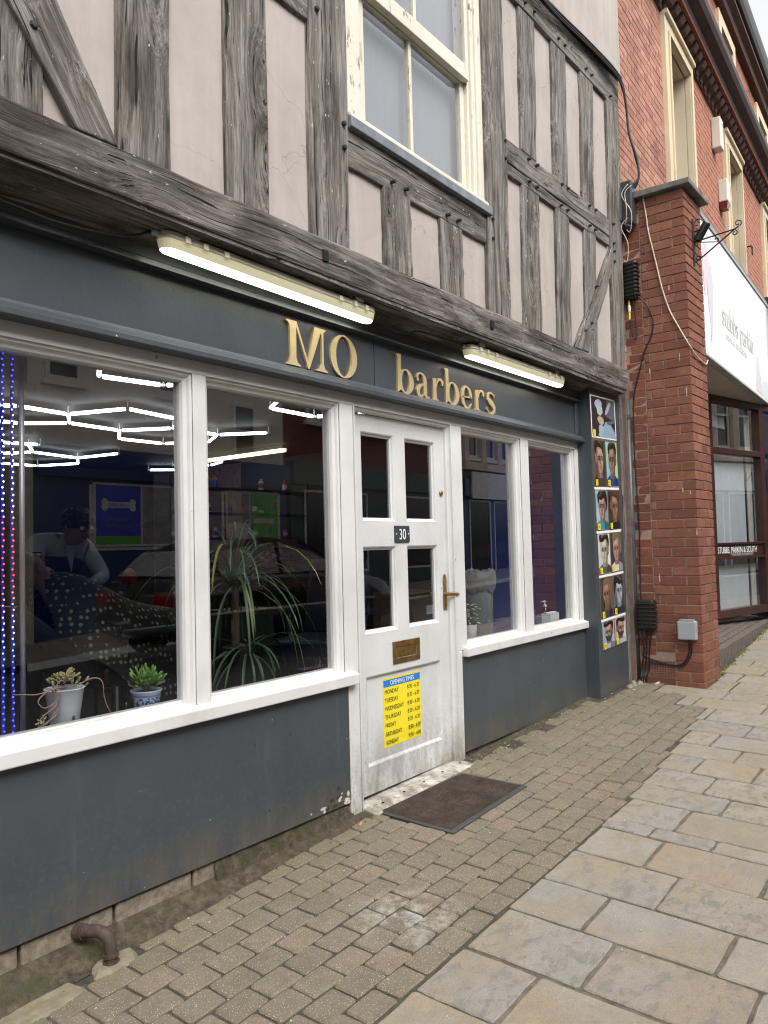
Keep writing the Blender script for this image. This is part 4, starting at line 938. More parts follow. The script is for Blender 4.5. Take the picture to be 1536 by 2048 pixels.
# soffit behind the sign, canted dark red window, step
b = MB(); b.quad((4.14, -.63, 3.035), (7.75, -.47, 3.035), (7.75, -.3, 3.035), (6.1, .0, 3.035), (4.14, .0, 3.035)); b.quad((4.14, -.63, 3.06), (4.14, .3, 3.06), (9.5, .3, 3.06), (9.5, -.4, 3.06), (7.75, -.47, 3.06))
b.build('sign_soffit', simple('cream_soffit', (.40, .37, .31), .7, var=.12, sc=2), bb)
KA = Vector((6.14, -.15, 0)); KB_ = Vector((7.69, -.5, 0)); KM = Matrix.Translation(KA) @ Matrix.Rotation(math.atan2(-.35, 1.55), 4, 'Z')
sf = thing('neighbour_shopfront', 'dark red framed shop window with vertical blinds in the neighbouring shop', 'shopfront', M=KM)
b = MB(); b.box((-.0, -.03, .44), (.075, .06, 3.03)); b.box((1.25, -.03, .44), (1.36, .06, 3.03)); b.box((.075, -.03, 2.955), (1.25, .06, 3.03)); b.box((.075, -.03, 2.36), (1.25, .06, 2.425)); b.box((.075, -.035, 1.285), (1.25, .06, 1.31)); b.box((.075, -.035, 1.115), (1.25, .06, 1.14)); b.box((.075, -.01, 1.14), (1.25, .06, 1.285)); b.box((.075, -.03, .44), (1.25, .06, .53)); b.box((2.55, -.03, .44), (2.62, .06, 3.03)); b.box((1.36, -.03, 2.955), (2.55, .06, 3.03)); b.box((1.36, -.03, .44), (2.55, .06, .6))
lbuild(b, 'window_frame', MAROON, sf, KM, bevel=.004)
for z0, z1 in ((.53, 1.115), (1.31, 2.36), (2.425, 2.955)):
    for s0, s1 in ((.075, 1.25), (1.36, 2.55)): b = MB(); b.quad((s0, .02, z0), (s1, .02, z0), (s1, .02, z1), (s0, .02, z1)); lbuild(b, 'pane', GLASS, sf, KM)
BL = simple('pale_blue_blind', (.56, .60, .62), .8, var=.06)
sl = MB(); sl.box((-.0395, -.001, 0), (.0395, .001, 1.86)); slo = None
for i in range(12):
    M = KM @ T(.13+.083*i, .12, .5) @ Matrix.Rotation(rad(-rpz.uniform(7, 12)), 4, 'Z')
    if slo is None: slo = sl.build('blind_slat', BL, sf, M, local=True)
    else: inst(slo.data, 'blind_slat', M, sf)
b = MB(); b.box((1.12, .1, .5), (1.25, .11, 2.95)); lbuild(b, 'curtain', simple('cream_curtain', (.55, .53, .47), .8), sf, KM)
b = MB(); b.box((.05, 1.4, .44), (2.6, 1.41, 3.03)); b.box((.05, .2, 3.0), (2.6, 1.4, 3.03)); b.box((.0, .2, .44), (.04, 1.4, 3.0)); lbuild(b, 'back_wall', simple('tan_wall', (.34, .27, .18), .8), sf, KM)
b = MB(); b.box((.62, .5, 2.2), (1.1, .52, 2.98)); lbuild(b, 'orange_reflection', simple('reflected_orange', (.42, .19, .08), .7), sf, KM)  # plate added to imitate the orange reflection in the upper glass
b = MB(); b.prism([(.27, 2.70), (.62, 2.68), (.60, 2.82), (.44, 2.80), (.29, 2.84)], .1, .102); lbuild(b, 'paper_note', WPRINT, sf, KM)
text('STUBBS, PARKIN & SOUTH', .105, WPRINT, KM @ T(.10, -.0125, 1.185), parent=sf, sx=.78); text('CHARTERED ACCOUNTANTS', .045, simple('grey_print', (.45, .45, .45), .5), KM @ T(.42, -.0125, 1.148), parent=sf, sx=.9)
# recess side wall, brick step
b = MB(); b.box((4.132, -.12, .0), (6.10, .0, 3.03)); b.build('recess_wall', MORTP, bb)
st = thing('brick_step', 'long low step of thin grey bricks in front of the neighbouring shop', 'step', (5.8, -.4, .15))
STB = simple('grey_step_brick', (.115, .095, .082), .85, var=.4, sc=25, bump=.4)
def stepy(x): return -.655+(x-4.14)*.066
b = MB(); b.hexa([(4.14, stepy(4.14)+.03, 0), (8.6, stepy(8.6)+.03, 0), (8.6, .9, 0), (4.14, .9, 0), (4.14, stepy(4.14)+.03, .312), (8.6, stepy(8.6)+.03, .312), (8.6, .9, .43), (4.14, .9, .43)]); b.build('step_core', simple('step_mortar', (.08, .07, .06), .95), st)
def stepz(x, y): return .318+max(0, (y-stepy(x)))*.115
x = 4.15; rs_ = random.Random(3); i = 0
while x < 8.5:
    y = stepy(x); g = gz(x, y); b = MB(); b.hexa([(x, y+rs_.uniform(-.004, .004), g-.03), (x+.066, y+.004, g-.03), (x+.066, y+.03, g-.03), (x, y+.03, g-.03), (x, y, .322), (x+.066, y+.004, .322), (x+.066, y+.08, .33), (x, y+.08, .33)]); b.build('riser_brick', STB, st, bevel=.004, seg=1); x += .076
for r_ in range(9):
    x = 4.15+rs_.uniform(0, .15)
    while x < 8.4:
        L = .215; y = stepy(x)+.09+.078*r_
        if y > .2-.0 and x < 6.1: x += L+.01; continue
        b = MB(); b.hexa([(x, y, stepz(x, y)-.02), (x+L, y+.014, stepz(x, y)-.02), (x+L, y+.080, stepz(x, y+.066)-.02), (x, y+.066, stepz(x, y+.066)-.02), (x, y, stepz(x, y)), (x+L, y+.014, stepz(x, y)), (x+L, y+.080, stepz(x, y+.066)), (x, y+.066, stepz(x, y+.066))]); b.build('floor_brick', STB, st); x += L+.01
b = MB(); rr = random.Random(31)
for i in range(260):
    x = rr.uniform(4.1, 7.9); y = stepy(x)-abs(rr.gauss(0, .03)); s_ = rr.uniform(.006, .02); z = gz(x, y)
    b.add([(x-s_, y, z), (x+s_, y-s_*.3, z), (x, y-s_, z), (x+rr.uniform(-.3, .3)*s_, y-.3*s_, z+s_*rr.uniform(.5, 1.3))], [(0, 1, 3), (1, 2, 3), (2, 0, 3)])
b.build('moss', simple('yellow_green_moss', (.10, .105, .03), .95, var=.4), kind='stuff')
# ------------------------------------------------------------------ gold sign lettering
sl_ = thing('shop_lettering', 'raised gold letters reading MO barbers on the charcoal fascia', 'sign', (.5, -.01, 2.25))
def arc(cx, cz, rx, rz, a0, a1, n, w0, w1=None, wf=None):
    out = []
    for i in range(n+1):
        t = i/n; a = rad(a0+(a1-a0)*t); out.append((cx+rx*math.cos(a), cz+rz*math.sin(a), wf(a) if wf else w0+((w1 if w1 is not None else w0)-w0)*t))
    return out
def ell(cx, cz, rx, rz, n=40): return [(cx+rx*math.cos(6.28318*i/n), cz+rz*math.sin(6.28318*i/n)) for i in range(n)]
def letter(fn, lab):
    b = MB(); fn(b); b2 = MB(); b2.V = list(b.V); b2.F = b.F; b2.I = b.I
    o = b.build('letter', GOLD, sl_, label=lab)
    return o
YL0, YL1 = -.0155, -.0035
def sh(b, poly, k=0): b.prism(poly, YL0-.0003*k, YL1, 0)
def L_M(b):
    sh(b, [(-.512, 2.470), (-.505, 2.4765), (-.440, 2.4765), (-.444, 2.30), (-.436, 2.275), (-.412, 2.262), (-.412, 2.257), (-.509, 2.257), (-.509, 2.262), (-.490, 2.275), (-.483, 2.30), (-.486, 2.45), (-.495, 2.465)])
    sh(b, [(-.452, 2.4765), (-.438, 2.4765), (-.349, 2.262), (-.360, 2.257)], 1)
    sh(b, [(-.368, 2.267), (-.362, 2.256), (-.352, 2.256), (-.256, 2.4765), (-.311, 2.4765), (-.330, 2.40)], 2)
    sh(b, [(-.275, 2.4765), (-.230, 2.4765), (-.230, 2.470), (-.246, 2.458), (-.247, 2.30), (-.239, 2.275), (-.216, 2.262), (-.216, 2.257), (-.308, 2.257), (-.308, 2.262), (-.270, 2.275), (-.259, 2.30), (-.259, 2.44)], 3)
def L_O(b): b.ring(ell(-.0875, 2.366, .1065, .1135), ell(-.0875, 2.366, .062, .106), YL0, YL1)
def bb_(b, x, top):
    sh(b, [(x-.014, top), (x+.033, top+.004), (x+.034, 2.30), (x+.034, 2.266), (x+.022, 2.262), (x+.004, 2.250), (x-.001, 2.252), (x+.001, 2.30), (x-.001, top-.02), (x-.006, top-.008)])
    b.ring(ell(x+.081, 2.3185, .074, .0735, 32), ell(x+.075, 2.319, .036, .064, 32), YL0-.0004, YL1)
def L_a(b):
    b.stroke([(.574, 2.362, .020), (.577, 2.376, .020), (.590, 2.389, .012), (.612, 2.393, .010), (.634, 2.386, .020), (.650, 2.368, .033), (.654, 2.34, .036), (.655, 2.275, .036), (.662, 2.259, .026), (.678, 2.253, .014), (.701, 2.258, .007)], YL0, YL1)
    b.stroke([(.650, 2.332, .008), (.625, 2.326, .014), (.594, 2.312, .030), (.580, 2.288, .036), (.586, 2.262, .028), (.606, 2.251, .014), (.630, 2.259, .010), (.650, 2.280, .009)], YL0-.0004, YL1); b.stroke([(.571, 2.360, .012), (.577, 2.352, .024), (.586, 2.356, .018)], YL0-.0006, YL1)
def rr_(b, x):
    sh(b, [(x-.012, 2.381), (x+.030, 2.388), (x+.033, 2.27), (x+.040, 2.259), (x+.056, 2.255), (x+.056, 2.250), (x-.010, 2.250), (x-.010, 2.255), (x-.004, 2.262), (x-.003, 2.35), (x-.006, 2.372)])
    b.stroke([(x+.030, 2.335, .008), (x+.042, 2.365, .012), (x+.060, 2.384, .016), (x+.082, 2.386, .018), (x+.100, 2.374, .026), (x+.100, 2.358, .020), (x+.096, 2.349, .004)], YL0-.0004, YL1)
def L_e(b, x):
    b.stroke([(x+.008, 2.318, .008), (x+.06, 2.320, .008), (x+.118, 2.322, .010), (x+.121, 2.322, .030), (x+.118, 2.345, .030), (x+.103, 2.372, .024), (x+.072, 2.389, .010), (x+.045, 2.383, .020), (x+.024, 2.358, .033), (x+.018, 2.318, .037), (x+.026, 2.280, .034), (x+.050, 2.255, .022), (x+.080, 2.249, .010), (x+.108, 2.258, .009), (x+.128, 2.284, .006)], YL0, YL1)
def L_s(b):
    b.stroke([(1.483, 2.386, .004), (1.482, 2.366, .010), (1.470, 2.382, .010), (1.445, 2.392, .011), (1.418, 2.390, .014), (1.398, 2.372, .026), (1.400, 2.350, .034), (1.424, 2.331, .040), (1.456, 2.315, .040), (1.478, 2.294, .034), (1.478, 2.270, .026), (1.456, 2.253, .014), (1.428, 2.249, .010), (1.398, 2.257, .010), (1.382, 2.274, .010), (1.379, 2.292, .004)], YL0, YL1)
for fn, lab in ((L_M, 'capital letter M'), (L_O, 'capital letter O'), (lambda b: bb_(b, .381, 2.468), 'first letter b'), (L_a, 'letter a'), (lambda b: rr_(b, .742), 'first letter r'), (lambda b: bb_(b, .879, 2.466), 'second letter b'), (lambda b: L_e(b, 1.055), 'letter e'), (lambda b: rr_(b, 1.236), 'second letter r'), (L_s, 'letter s')): letter(fn, lab)

# ------------------------------------------------------------------ fluorescent lamps over the fascia
DIFF = emis('lit_diffuser', (1.0, .97, .82), 2.6); DIFFE = Mt('cream_diffuser', (.52, .49, .34), .3)
DIFFE.b.inputs['Emission Color'].default_value = (1, .93, .55, 1); DIFFE.b.inputs['Emission Strength'].default_value = .10; DIFFE = DIFFE.m
HOUS = simple('yellowed_housing', (.66, .62, .50), .45, var=.15, sc=15)
def batten(x0, x1, z0, z1, label):
    t = thing('fluorescent_lamp', label, 'lamp', ((x0+x1)/2, -.12, z0+.03), group='fluorescent lamps under the jetty')
    ang = math.atan2(z1-z0, x1-x0); L = math.hypot(x1-x0, z1-z0); M = T(x0, -.118, z0) @ Matrix.Rotation(-ang, 4, 'Y')
    def half(y0, zt_, w_, n=8):   # capsule outline in x,y
        pts = []
        for i in range(n+1): a = math.pi/2+math.pi*i/n; pts.append((w_+w_*math.cos(a), w_*math.sin(a)))
        for i in range(n+1): a = -math.pi/2+math.pi*i/n; pts.append((L-w_+w_*math.cos(a), w_*math.sin(a)))
        return pts
    def stack(lv, name, m):
        b = MB(); rings = [[(x, y, z) for x, y in [((px_-L/2)*kx+L/2, py_*ky) for px_, py_ in half(0, 0, .043)]] for z, kx, ky in lv]
        n = len(rings[0]); vs = [v for r in rings for v in r]; fs = [(i*n+k, i*n+(k+1) % n, (i+1)*n+(k+1) % n, (i+1)*n+k) for i in range(len(lv)-1) for k in range(n)]
        fs += [tuple(range(n-1, -1, -1)), tuple(range((len(lv)-1)*n, len(lv)*n))]; b.add(vs, fs); return b.build(name, m, t, M, local=True, smooth=False)
    e = .02/L
    stack([(.030, 1, 1.0), (.034, 1+.012/L, 1.08), (.058, 1, .95), (.064, 1-e, .7)], 'housing', HOUS)
    stack([(-.018, 1-2.4*e, .42), (-.0135, 1-1.2*e, .70), (-.008, 1-.8*e, .80)], 'lit_diffuser', DIFF)
    stack([(-.0075, 1-.78*e, .81), (.012, 1-.2*e, .95), (.029, 1, .985)], 'diffuser_body', DIFFE)
    for x in (.14, L-.14): b = MB(); b.box((x-.03, -.04, .0642), (x+.03, .02, .086)); b.build('bracket', HOUS, t, M, local=True)
    for x in (.1, .19, .30, L-.3, L-.19, L-.1):
        b = MB(); b.box((x-.012, -.0545, .026), (x+.012, -.0475, .05)); b.build('clip', HOUS, t, M, local=True)
    b = MB(); b.lathe([(.012, 0), (.014, .02), (.009, .035)], (-.002, 0, .045), 10, M=Matrix.Rotation(rad(-90), 4, 'Y')); b.build('cable_gland', BOXG, t, M, local=True)
batten(-1.305, .022, 2.570, 2.556, 'long lit fluorescent lamp over the left shop windows')
batten(.962, 2.335, 2.555, 2.562, 'lit fluorescent lamp over the right shop windows, past the word barbers')
cable('cable', [(-2.5, -.1, 2.56), (-1.917, -.1, 2.546), (-1.744, -.1, 2.535), (-1.551, -.1, 2.55), (-1.424, -.1, 2.576), (-1.345, -.11, 2.612), (-1.31, -.118, 2.617)], .006, WIREB, 'black cable sagging under the soffit to the left end of the long lamp')
cable('cable', [(.02, -.11, 2.60), (.1, -.1, 2.575), (.252, -.1, 2.556), (.38, -.1, 2.57), (.5, -.11, 2.60), (.96, -.118, 2.602)], .0045, WIREB, 'thin cable sagging between the two fluorescent lamps')

# ------------------------------------------------------------------ opening times, number, posters
t = thing('opening_times_sign', 'yellow opening times sticker with blue heading on the lower door panel', 'sign', (.45, .06, .25))
yq = yd+.0155; cx0, cx1, cz0, cz1 = .268, .628, .247, .628
b = MB(); nx = 10; nz = 14; vs = []; fs = []
for j in range(nz+1):
    for i in range(nx+1):
        x = cx0+(cx1-cx0)*i/nx; z = cz0+(cz1-cz0)*j/nz; wv = .0035*math.exp(-((z-(.292+.05*(x-.27)/.36))/.012)**2)*(1 if .38 < x < .60 else .2)
        vs.append((x, yq-.0006-wv, z))
for j in range(nz):
    for i in range(nx): a = j*(nx+1)+i; fs.append((a, a+1, a+nx+2, a+nx+1))
b.add(vs, fs); b.build('sheet', simple('glossy_yellow_vinyl', (.86, .70, .025), .3, var=.03), t, smooth=True)
b = MB(); b.quad((cx0+.004, yq-.0012, .578), (cx1-.004, yq-.0012, .578), (cx1-.004, yq-.0012, .618), (cx0+.004, yq-.0012, .618)); b.build('heading_band', BLUEP, t)
text('OPENING TIMES', .034, WPRINT, T(.448, yq-.002, .587), 'lettering', t, 'CENTER', .92, .0002)
for i, (d, h) in enumerate((('MONDAY', '8:30 - 6:30'), ('TUESDAY', '8:30 - 6:30'), ('WEDNESDAY', '8:30 - 6:30'), ('THURSDAY', '8:30 - 6:30'), ('FRIDAY', '8:30 - 6:30'), ('SATURDAY', '8:30 - 6:30'), ('SUNDAY', '9:30 - 4:00'))):
    z = .540-.0462*i; y = yq-(.0052 if i > 4 else .0016)
    text(d, .034, INK, T(cx0+.014, y, z), 'lettering', t, 'LEFT', .86, .0002); text(h, .034, INK, T(cx1-.014, y, z), 'lettering', t, 'RIGHT', .82, .0002)
t = thing('number_plate', 'small slate number 30 plate between the four door panes', 'sign', (.458, yd, 1.39))
b = MB(); b.box((.387, yd-.008, 1.388), (.532, yd, 1.484)); b.build('plate', simple('slate_plate', (.045, .052, .058), .4, var=.1), t, bevel=.003)
o = text('30', .088, WPRINT, T(.4595, yd-.0086, 1.405), 'lettering', t, 'CENTER', .78, .0003); 
b = MB(); b.box((.3985, yd-.0088, 1.434), (.406, yd-.008, 1.441)); b.box((.514, yd-.0088, 1.434), (.5215, yd-.008, 1.441)); b.build('lettering', WPRINT, t)

# haircut pictures on the pilaster: one leaning board of eleven prints
PM = T(2.857, -.1235, 2.572) @ Matrix.Rotation(rad(-2.0), 4, 'Y')
pb = thing('haircut_board', 'tall leaning board of eleven numbered haircut photographs on the charcoal pilaster', 'poster', M=PM @ T(.27, 0, -2.1))
BROWNB = simple('brown_board_edge', (.13, .10, .08), .6); cols = {}
def pm(c, r=.35):
    k = tuple(c)
    if k not in cols: cols[k] = simple('print_colour', c, r, var=.05, sc=12)
    return cols[k]
b = MB(); b.box((-.004, .0, -2.105), (.535, .003, .002)); b.build('backing_board', BROWNB, pb, PM, local=True)
b = MB()
for z in (-.765, -1.185, -1.60, -2.0): pass
for z0, z1 in ((-.785, -.765), (-1.148, -1.128), (-1.51, -1.49), (-1.87, -1.85)): b.box((-.003, -.0012, z0), (.534, .0, z1))
b.build('white_band', WPRINT, pb, PM, local=True)
SK1, SK2, SK3 = (.36, .235, .175), (.27, .155, .11), (.46, .34, .27); HD, HB, HL = (.012, .010, .009), (.05, .03, .018), (.16, .10, .05)
def portrait(num, x, z, w_, h, bg, bg2, skin, hair, shirt, face, hairstyle=0, beard=False, frame=None):
    ms = [pm(bg), pm(skin), pm(hair), pm(shirt), pm(tuple(c*.62 for c in skin)), pm(bg2), frame or BROWNB, INK, pm(tuple(a*.5+c*.5 for a, c in zip(bg, bg2))), pm(tuple(c*.45 for c in shirt))]
    b = MB(); kz = [1.0, 1.0]; cl_ = lambda v: min(.97, max(.03, v))
    f = lambda pts: [(x+(p if kz[0] == 1 else cl_(.5+(p-.5)*kz[0]))*w_, z+(q if kz[0] == 1 else cl_(.02+(q-.02)*kz[1]))*h) for p, q in (pts if face >= 0 else [(1-p, q) for p, q in pts])]
    L = [0]
    def lay(pts, m, sm=False):
        L[0] += 1; q = f(pts); q = blob(q, 3) if sm else q; y = -.0012-.00022*L[0]
        b.prism(q, y, y+.0002, m)
    lay([(0, 0), (1, 0), (1, 1), (0, 1)], 6); lay([(.03, .02), (.97, .02), (.97, .98), (.03, .98)], 0)
    lay([(.66, .02), (.97, .02), (.97, .98), (.78, .98)], 8); lay([(.78, .02), (.97, .02), (.97, .98), (.86, .98)], 5); lay([(.03, .45), (.16, .6), (.2, .8), (.08, .95), (.03, .9)], 8)
    kz[:] = [1.24, 1.06]
    lay([(.04, .02), (.10, .16), (.30, .24), (.66, .25), (.88, .17), (.96, .02)], 3); lay([(.60, .02), (.62, .24), (.88, .17), (.96, .02)], 9)
    lay([(.36, .18), (.66, .18), (.68, .45), (.36, .42)], 4)
    def tone(k): ms.append(pm(tuple(min(.8, c*k) for c in skin))); return len(ms)-1
    def blendh(t): ms.append(pm(tuple(h_*(1-t)+s__*t for h_, s__ in zip(hair, skin)))); return len(ms)-1
    lay([(.52, .20), (.66, .20), (.70, .46), (.56, .40)], tone(.38))
    lay([(.27, .66), (.285, .46), (.33, .36), (.42, .285), (.52, .28), (.64, .35), (.73, .48), (.77, .66), (.68, .82), (.48, .86), (.32, .79)], 1, True)
    lay([(.56, .30), (.65, .355), (.735, .48), (.775, .66), (.70, .80), (.63, .70), (.61, .52), (.585, .40)], tone(.55), True)
    lay([(.60, .34), (.67, .39), (.745, .52), (.77, .66), (.71, .70), (.67, .55), (.635, .42)], tone(.30), True)
    lay([(.36, .73), (.48, .76), (.58, .74), (.57, .68), (.46, .66), (.36, .68)], tone(1.3), True)
    lay([(.31, .50), (.36, .53), (.41, .50), (.39, .43), (.33, .43)], tone(1.22), True); lay([(.52, .50), (.57, .52), (.60, .47), (.56, .42)], tone(1.12), True)
    lay([(.66, .80), (.74, .74), (.80, .62), (.78, .48), (.72, .46), (.715, .60), (.66, .70)], blendh(.45), True)
    lay([(.705, .50), (.745, .50), (.775, .56), (.77, .63), (.735, .645), (.71, .59)], tone(.85), True); lay([(.725, .53), (.75, .55), (.755, .61), (.735, .61)], tone(.45), True)
    lay([(.31, .60), (.43, .605), (.43, .53), (.32, .53)], tone(.48), True); lay([(.47, .605), (.60, .60), (.59, .53), (.48, .53)], tone(.38), True)
    if hairstyle == 0:
        lay([(.245, .70), (.27, .86), (.40, .965), (.60, .965), (.76, .89), (.80, .74), (.765, .66), (.72, .73), (.62, .80), (.44, .785), (.33, .755), (.30, .69)], 2, True); lay([(.32, .84), (.44, .92), (.58, .92), (.56, .88), (.42, .86), (.34, .80)], blendh(.22), True)
    elif hairstyle == 1:
        lay([(.215, .76), (.20, .90), (.34, .985), (.58, .985), (.76, .90), (.80, .72), (.76, .62), (.71, .74), (.58, .82), (.42, .755), (.30, .765)], 2, True); lay([(.27, .88), (.40, .95), (.56, .94), (.50, .90), (.36, .85)], blendh(.25), True)
    else:
        lay([(.255, .64), (.22, .82), (.34, .94), (.56, .975), (.75, .91), (.83, .74), (.80, .52), (.745, .50), (.72, .66), (.62, .76), (.44, .70), (.33, .74), (.29, .66)], 2, True); lay([(.30, .82), (.46, .92), (.64, .91), (.50, .87), (.36, .78)], blendh(.2), True)
    if beard: lay([(.30, .46), (.335, .345), (.42, .275), (.52, .27), (.65, .34), (.745, .52), (.70, .50), (.625, .405), (.56, .425), (.47, .435), (.40, .42), (.345, .43)], blendh(.12), True)
    for e0, e1, yb_ in ((.315, .435, .615), (.475, .605, .615)):
        lay([(e0, yb_-.012), (e0+.05, yb_+.012), (e1, yb_), (e1, yb_-.02), (e0+.05, yb_-.012)], 2); ec = (e0+e1)/2
        lay([(ec-.045, .557), (ec, .575), (ec+.045, .557), (ec, .545)], 7); lay([(ec+.012, .555), (ec+.03, .56), (ec+.03, .552)], tone(1.9))
    lay([(.445, .60), (.475, .59), (.49, .49), (.475, .47), (.455, .475)], tone(.58), True); lay([(.425, .56), (.442, .58), (.448, .48), (.43, .475)], tone(1.3), True); lay([(.41, .462), (.495, .465), (.47, .452), (.43, .45)], tone(.35))
    ms.append(pm((.30, .11, .095))); lm_ = len(ms)-1
    lay([(.395, .400), (.44, .412), (.515, .402), (.46, .395)], tone(.30)); lay([(.405, .395), (.46, .392), (.505, .397), (.455, .372)], lm_); lay([(.41, .355), (.50, .36), (.47, .345)], tone(.6))
    o = b.build('photo', ms, pb, PM, local=True, label='haircut photograph numbered '+str(num))
    tg = MB(); a = -.0012-.00022*(L[0]+2); tx, tz = x+w_*.05, z+h*.03; tg.prism([(tx, tz), (tx+.05, tz), (tx+.05, tz+.05), (tx, tz+.05)], a, a+.0003); g = tg.build('number_tag', YELLOW, o, PM, local=True)
    text(str(num), .044, INK, PM @ T(tx+.025, a-.0004, tz+.009), 'number', g, 'CENTER', .8, .0001) if False else None
    me = text(str(num), .044, INK, PM @ T(tx+.025, a-.0004, tz+.009), 'number', o, 'CENTER', .8, .0001)
# the big print at the top: a seated customer in a pale blue cape
b = MB(); ms = [WPRINT, pm((.02, .021, .024)), pm((.40, .47, .53)), pm(HB), pm(SK3), pm((.10, .11, .13)), pm((.24, .35, .45)), pm((.33, .40, .46))]
def bl(pts, m, k, sm=True):
    q = [(p*.535, -.355+q_*.352) for p, q_ in pts]; q = blob(q, 3) if sm else q; y = -.0012-.00025*k; b.prism(q, y, y+.0002, m)
bl([(0, 0), (1, 0), (1, 1), (0, 1)], 0, 1, False); bl([(.03, .03), (.97, .03), (.97, .97), (.03, .97)], 1, 2, False); bl([(.60, .55), (.97, .45), (.97, .97), (.66, .97)], 5, 3, False)
bl([(.30, .04), (.34, .18), (.48, .30), (.60, .42), (.74, .38), (.90, .24), (.96, .12), (.95, .04)], 6, 4); bl([(.34, .05), (.28, .25), (.36, .33), (.47, .28), (.44, .12)], 7, 5)
bl([(.20, .88), (.16, .78), (.26, .70), (.40, .74), (.44, .86), (.34, .93)], 2, 6); bl([(.24, .72), (.28, .56), (.44, .54), (.46, .72), (.38, .80)], 2, 7); bl([(.22, .60), (.24, .46), (.40, .42), (.52, .50), (.56, .66), (.46, .62), (.36, .54)], 3, 8)
bl([(.24, .46), (.30, .36), (.42, .32), (.50, .40), (.44, .50), (.32, .52)], 4, 9); bl([(.56, .58), (.66, .64), (.80, .86), (.74, .90), (.60, .72)], 7, 10); bl([(.62, .40), (.72, .36), (.93, .42), (.93, .47), (.74, .45)], 5, 11)
o = b.build('photo', ms, pb, PM, local=True, label='large haircut photograph numbered 1 of a customer in a pale blue cape')
tg = MB(); tg.prism([(.025, -.345), (.075, -.345), (.075, -.29), (.025, -.29)], -.0050, -.0045); tg.build('number_tag', YELLOW, o, PM, local=True); text('1', .044, INK, PM @ T(.05, -.0054, -.336), 'number', o, 'CENTER', .8, .0001)
hw, hh = .262, .375
rows = [-.762, -1.125, -1.487, -1.847, -2.10]
P11 = [(2, (.045, .035, .03), (.10, .075, .06), SK1, HD, (.05, .045, .04), -1, 0), (3, (.20, .48, .55), (.36, .62, .28), SK2, HD, (.02, .06, .22), 1, 0),
       (4, (.30, .50, .56), (.18, .30, .34), SK1, HD, (.03, .26, .30), 1, 2), (5, (.10, .045, .03), (.05, .025, .02), SK2, HB, (.012, .011, .011), -1, 0),
       (6, (.48, .55, .52), (.62, .64, .60), (.46, .40, .34), HD, (.10, .10, .10), 1, 1), (7, (.030, .030, .035), (.06, .055, .05), SK1, HL, (.6, .6, .58), 1, 1),
       (8, (.04, .035, .03), (.10, .08, .06), SK2, HL, (.05, .05, .06), 1, 0), (9, (.05, .055, .06), (.10, .11, .12), (.36, .40, .42), HD, (.03, .03, .03), -1, 2),
       (10, (.25, .36, .47), (.31, .42, .52), SK1, HD, (.36, .42, .50), 1, 1), (11, (.58, .57, .55), (.62, .30, .28), SK1, HD, (.40, .45, .50), -1, 1)]
zlev = [(-.760, .400), (-1.125, .340), (-1.487, .340), (-1.847, .335), (-2.10, .228)]
zlev = [(-.764, .395), (-1.127, .340), (-1.489, .340), (-1.849, .338), (-2.10, .23)]
for i, (num, bg, bg2, sk, hr, shirt, fc, hs_) in enumerate(P11):
    z, h = zlev[i//2]; portrait(num, .002+(i % 2)*.267, z, hw, h, bg, bg2, sk, hr, shirt, fc, hs_, num in (8, 10, 11))

# ------------------------------------------------------------------ door mat, rusty pipe, litter
t = thing('door_mat', 'worn brown door mat with grey rubber edge in front of the white door', 'mat', (.4, -.3, 0))
def matm():
    m = Mt('worn_mat_pile', rough=.95, spec=.1); p = m.pos()
    c = m.ramp(m.noise(p, 9, 6, .7), (.3, (.045, .037, .031)), (.5, (.075, .060, .050)), (.7, (.115, .090, .074)))
    c = m.mix(m.ramp(m.noise(p, 150, 3), (.35, .7), (.6, 0.)), c, (.02, .016, .013)); c = m.mix(m.ramp(m.noise(m.map(p, (8, 14, 8)), 1, 3), (.66, 0.), (.72, .8)), c, (.016, .012, .01)); m.col(c); m.bump(m.noise(p, 260, 3), .8, .006); return m.m
mx = [(.032, -.535), (.79, -.535), (.775, -.115), (.035, -.055)]; mi = [(.052, -.508), (.764, -.508), (.753, -.134), (.054, -.078)]
b = MB(); z = lambda p, d: (p[0], p[1], gz(*p)+d)
vs = [z(p, .001) for p in mx]+[z(p, .007) for p in mx]+[z(p, .010) for p in mi]; fs = [(i, (i+1) % 4, 4+(i+1) % 4, 4+i) for i in range(4)]+[(4+i, 4+(i+1) % 4, 8+(i+1) % 4, 8+i) for i in range(4)]
b.add(vs, fs); b.build('rubber_border', simple('grey_rubber', (.052, .050, .049), .7, var=.2), t, bevel=.002)
b = MB(); nx, ny = 14, 10; vs = []; fs = []; rm = random.Random(6)
for j in range(ny+1):
    for i in range(nx+1):
        u, v = i/nx, j/ny; a = Vector(mi[0]).lerp(Vector(mi[1]), u); c_ = Vector(mi[3]).lerp(Vector(mi[2]), u); p = a.lerp(c_, v); vs.append((p.x, p.y, gz(p.x, p.y)+.0105+rm.uniform(0, .0015)))
for j in range(ny):
    for i in range(nx): a = j*(nx+1)+i; fs.append((a, a+1, a+nx+2, a+nx+1))
b.add(vs, fs); b.build('pile', matm(), t, smooth=True)
t = thing('waste_pipe', 'rusty iron elbow pipe from the plinth into the paving at the left', 'pipe', (-1.545, -.11, -.08))
def smooth_path(ps, k=6):
    P_ = [Vector(p) for p in ps]; out = []
    for i in range(len(P_)-1):
        p0, p1, p2, p3 = P_[max(0, i-1)], P_[i], P_[i+1], P_[min(len(P_)-1, i+2)]
        for q in range(k): t_ = q/k; out.append(.5*((2*p1)+(p2-p0)*t_+(2*p0-5*p1+4*p2-p3)*t_*t_+(3*p1-p0-3*p2+p3)*t_**3))
    return out+[P_[-1]]
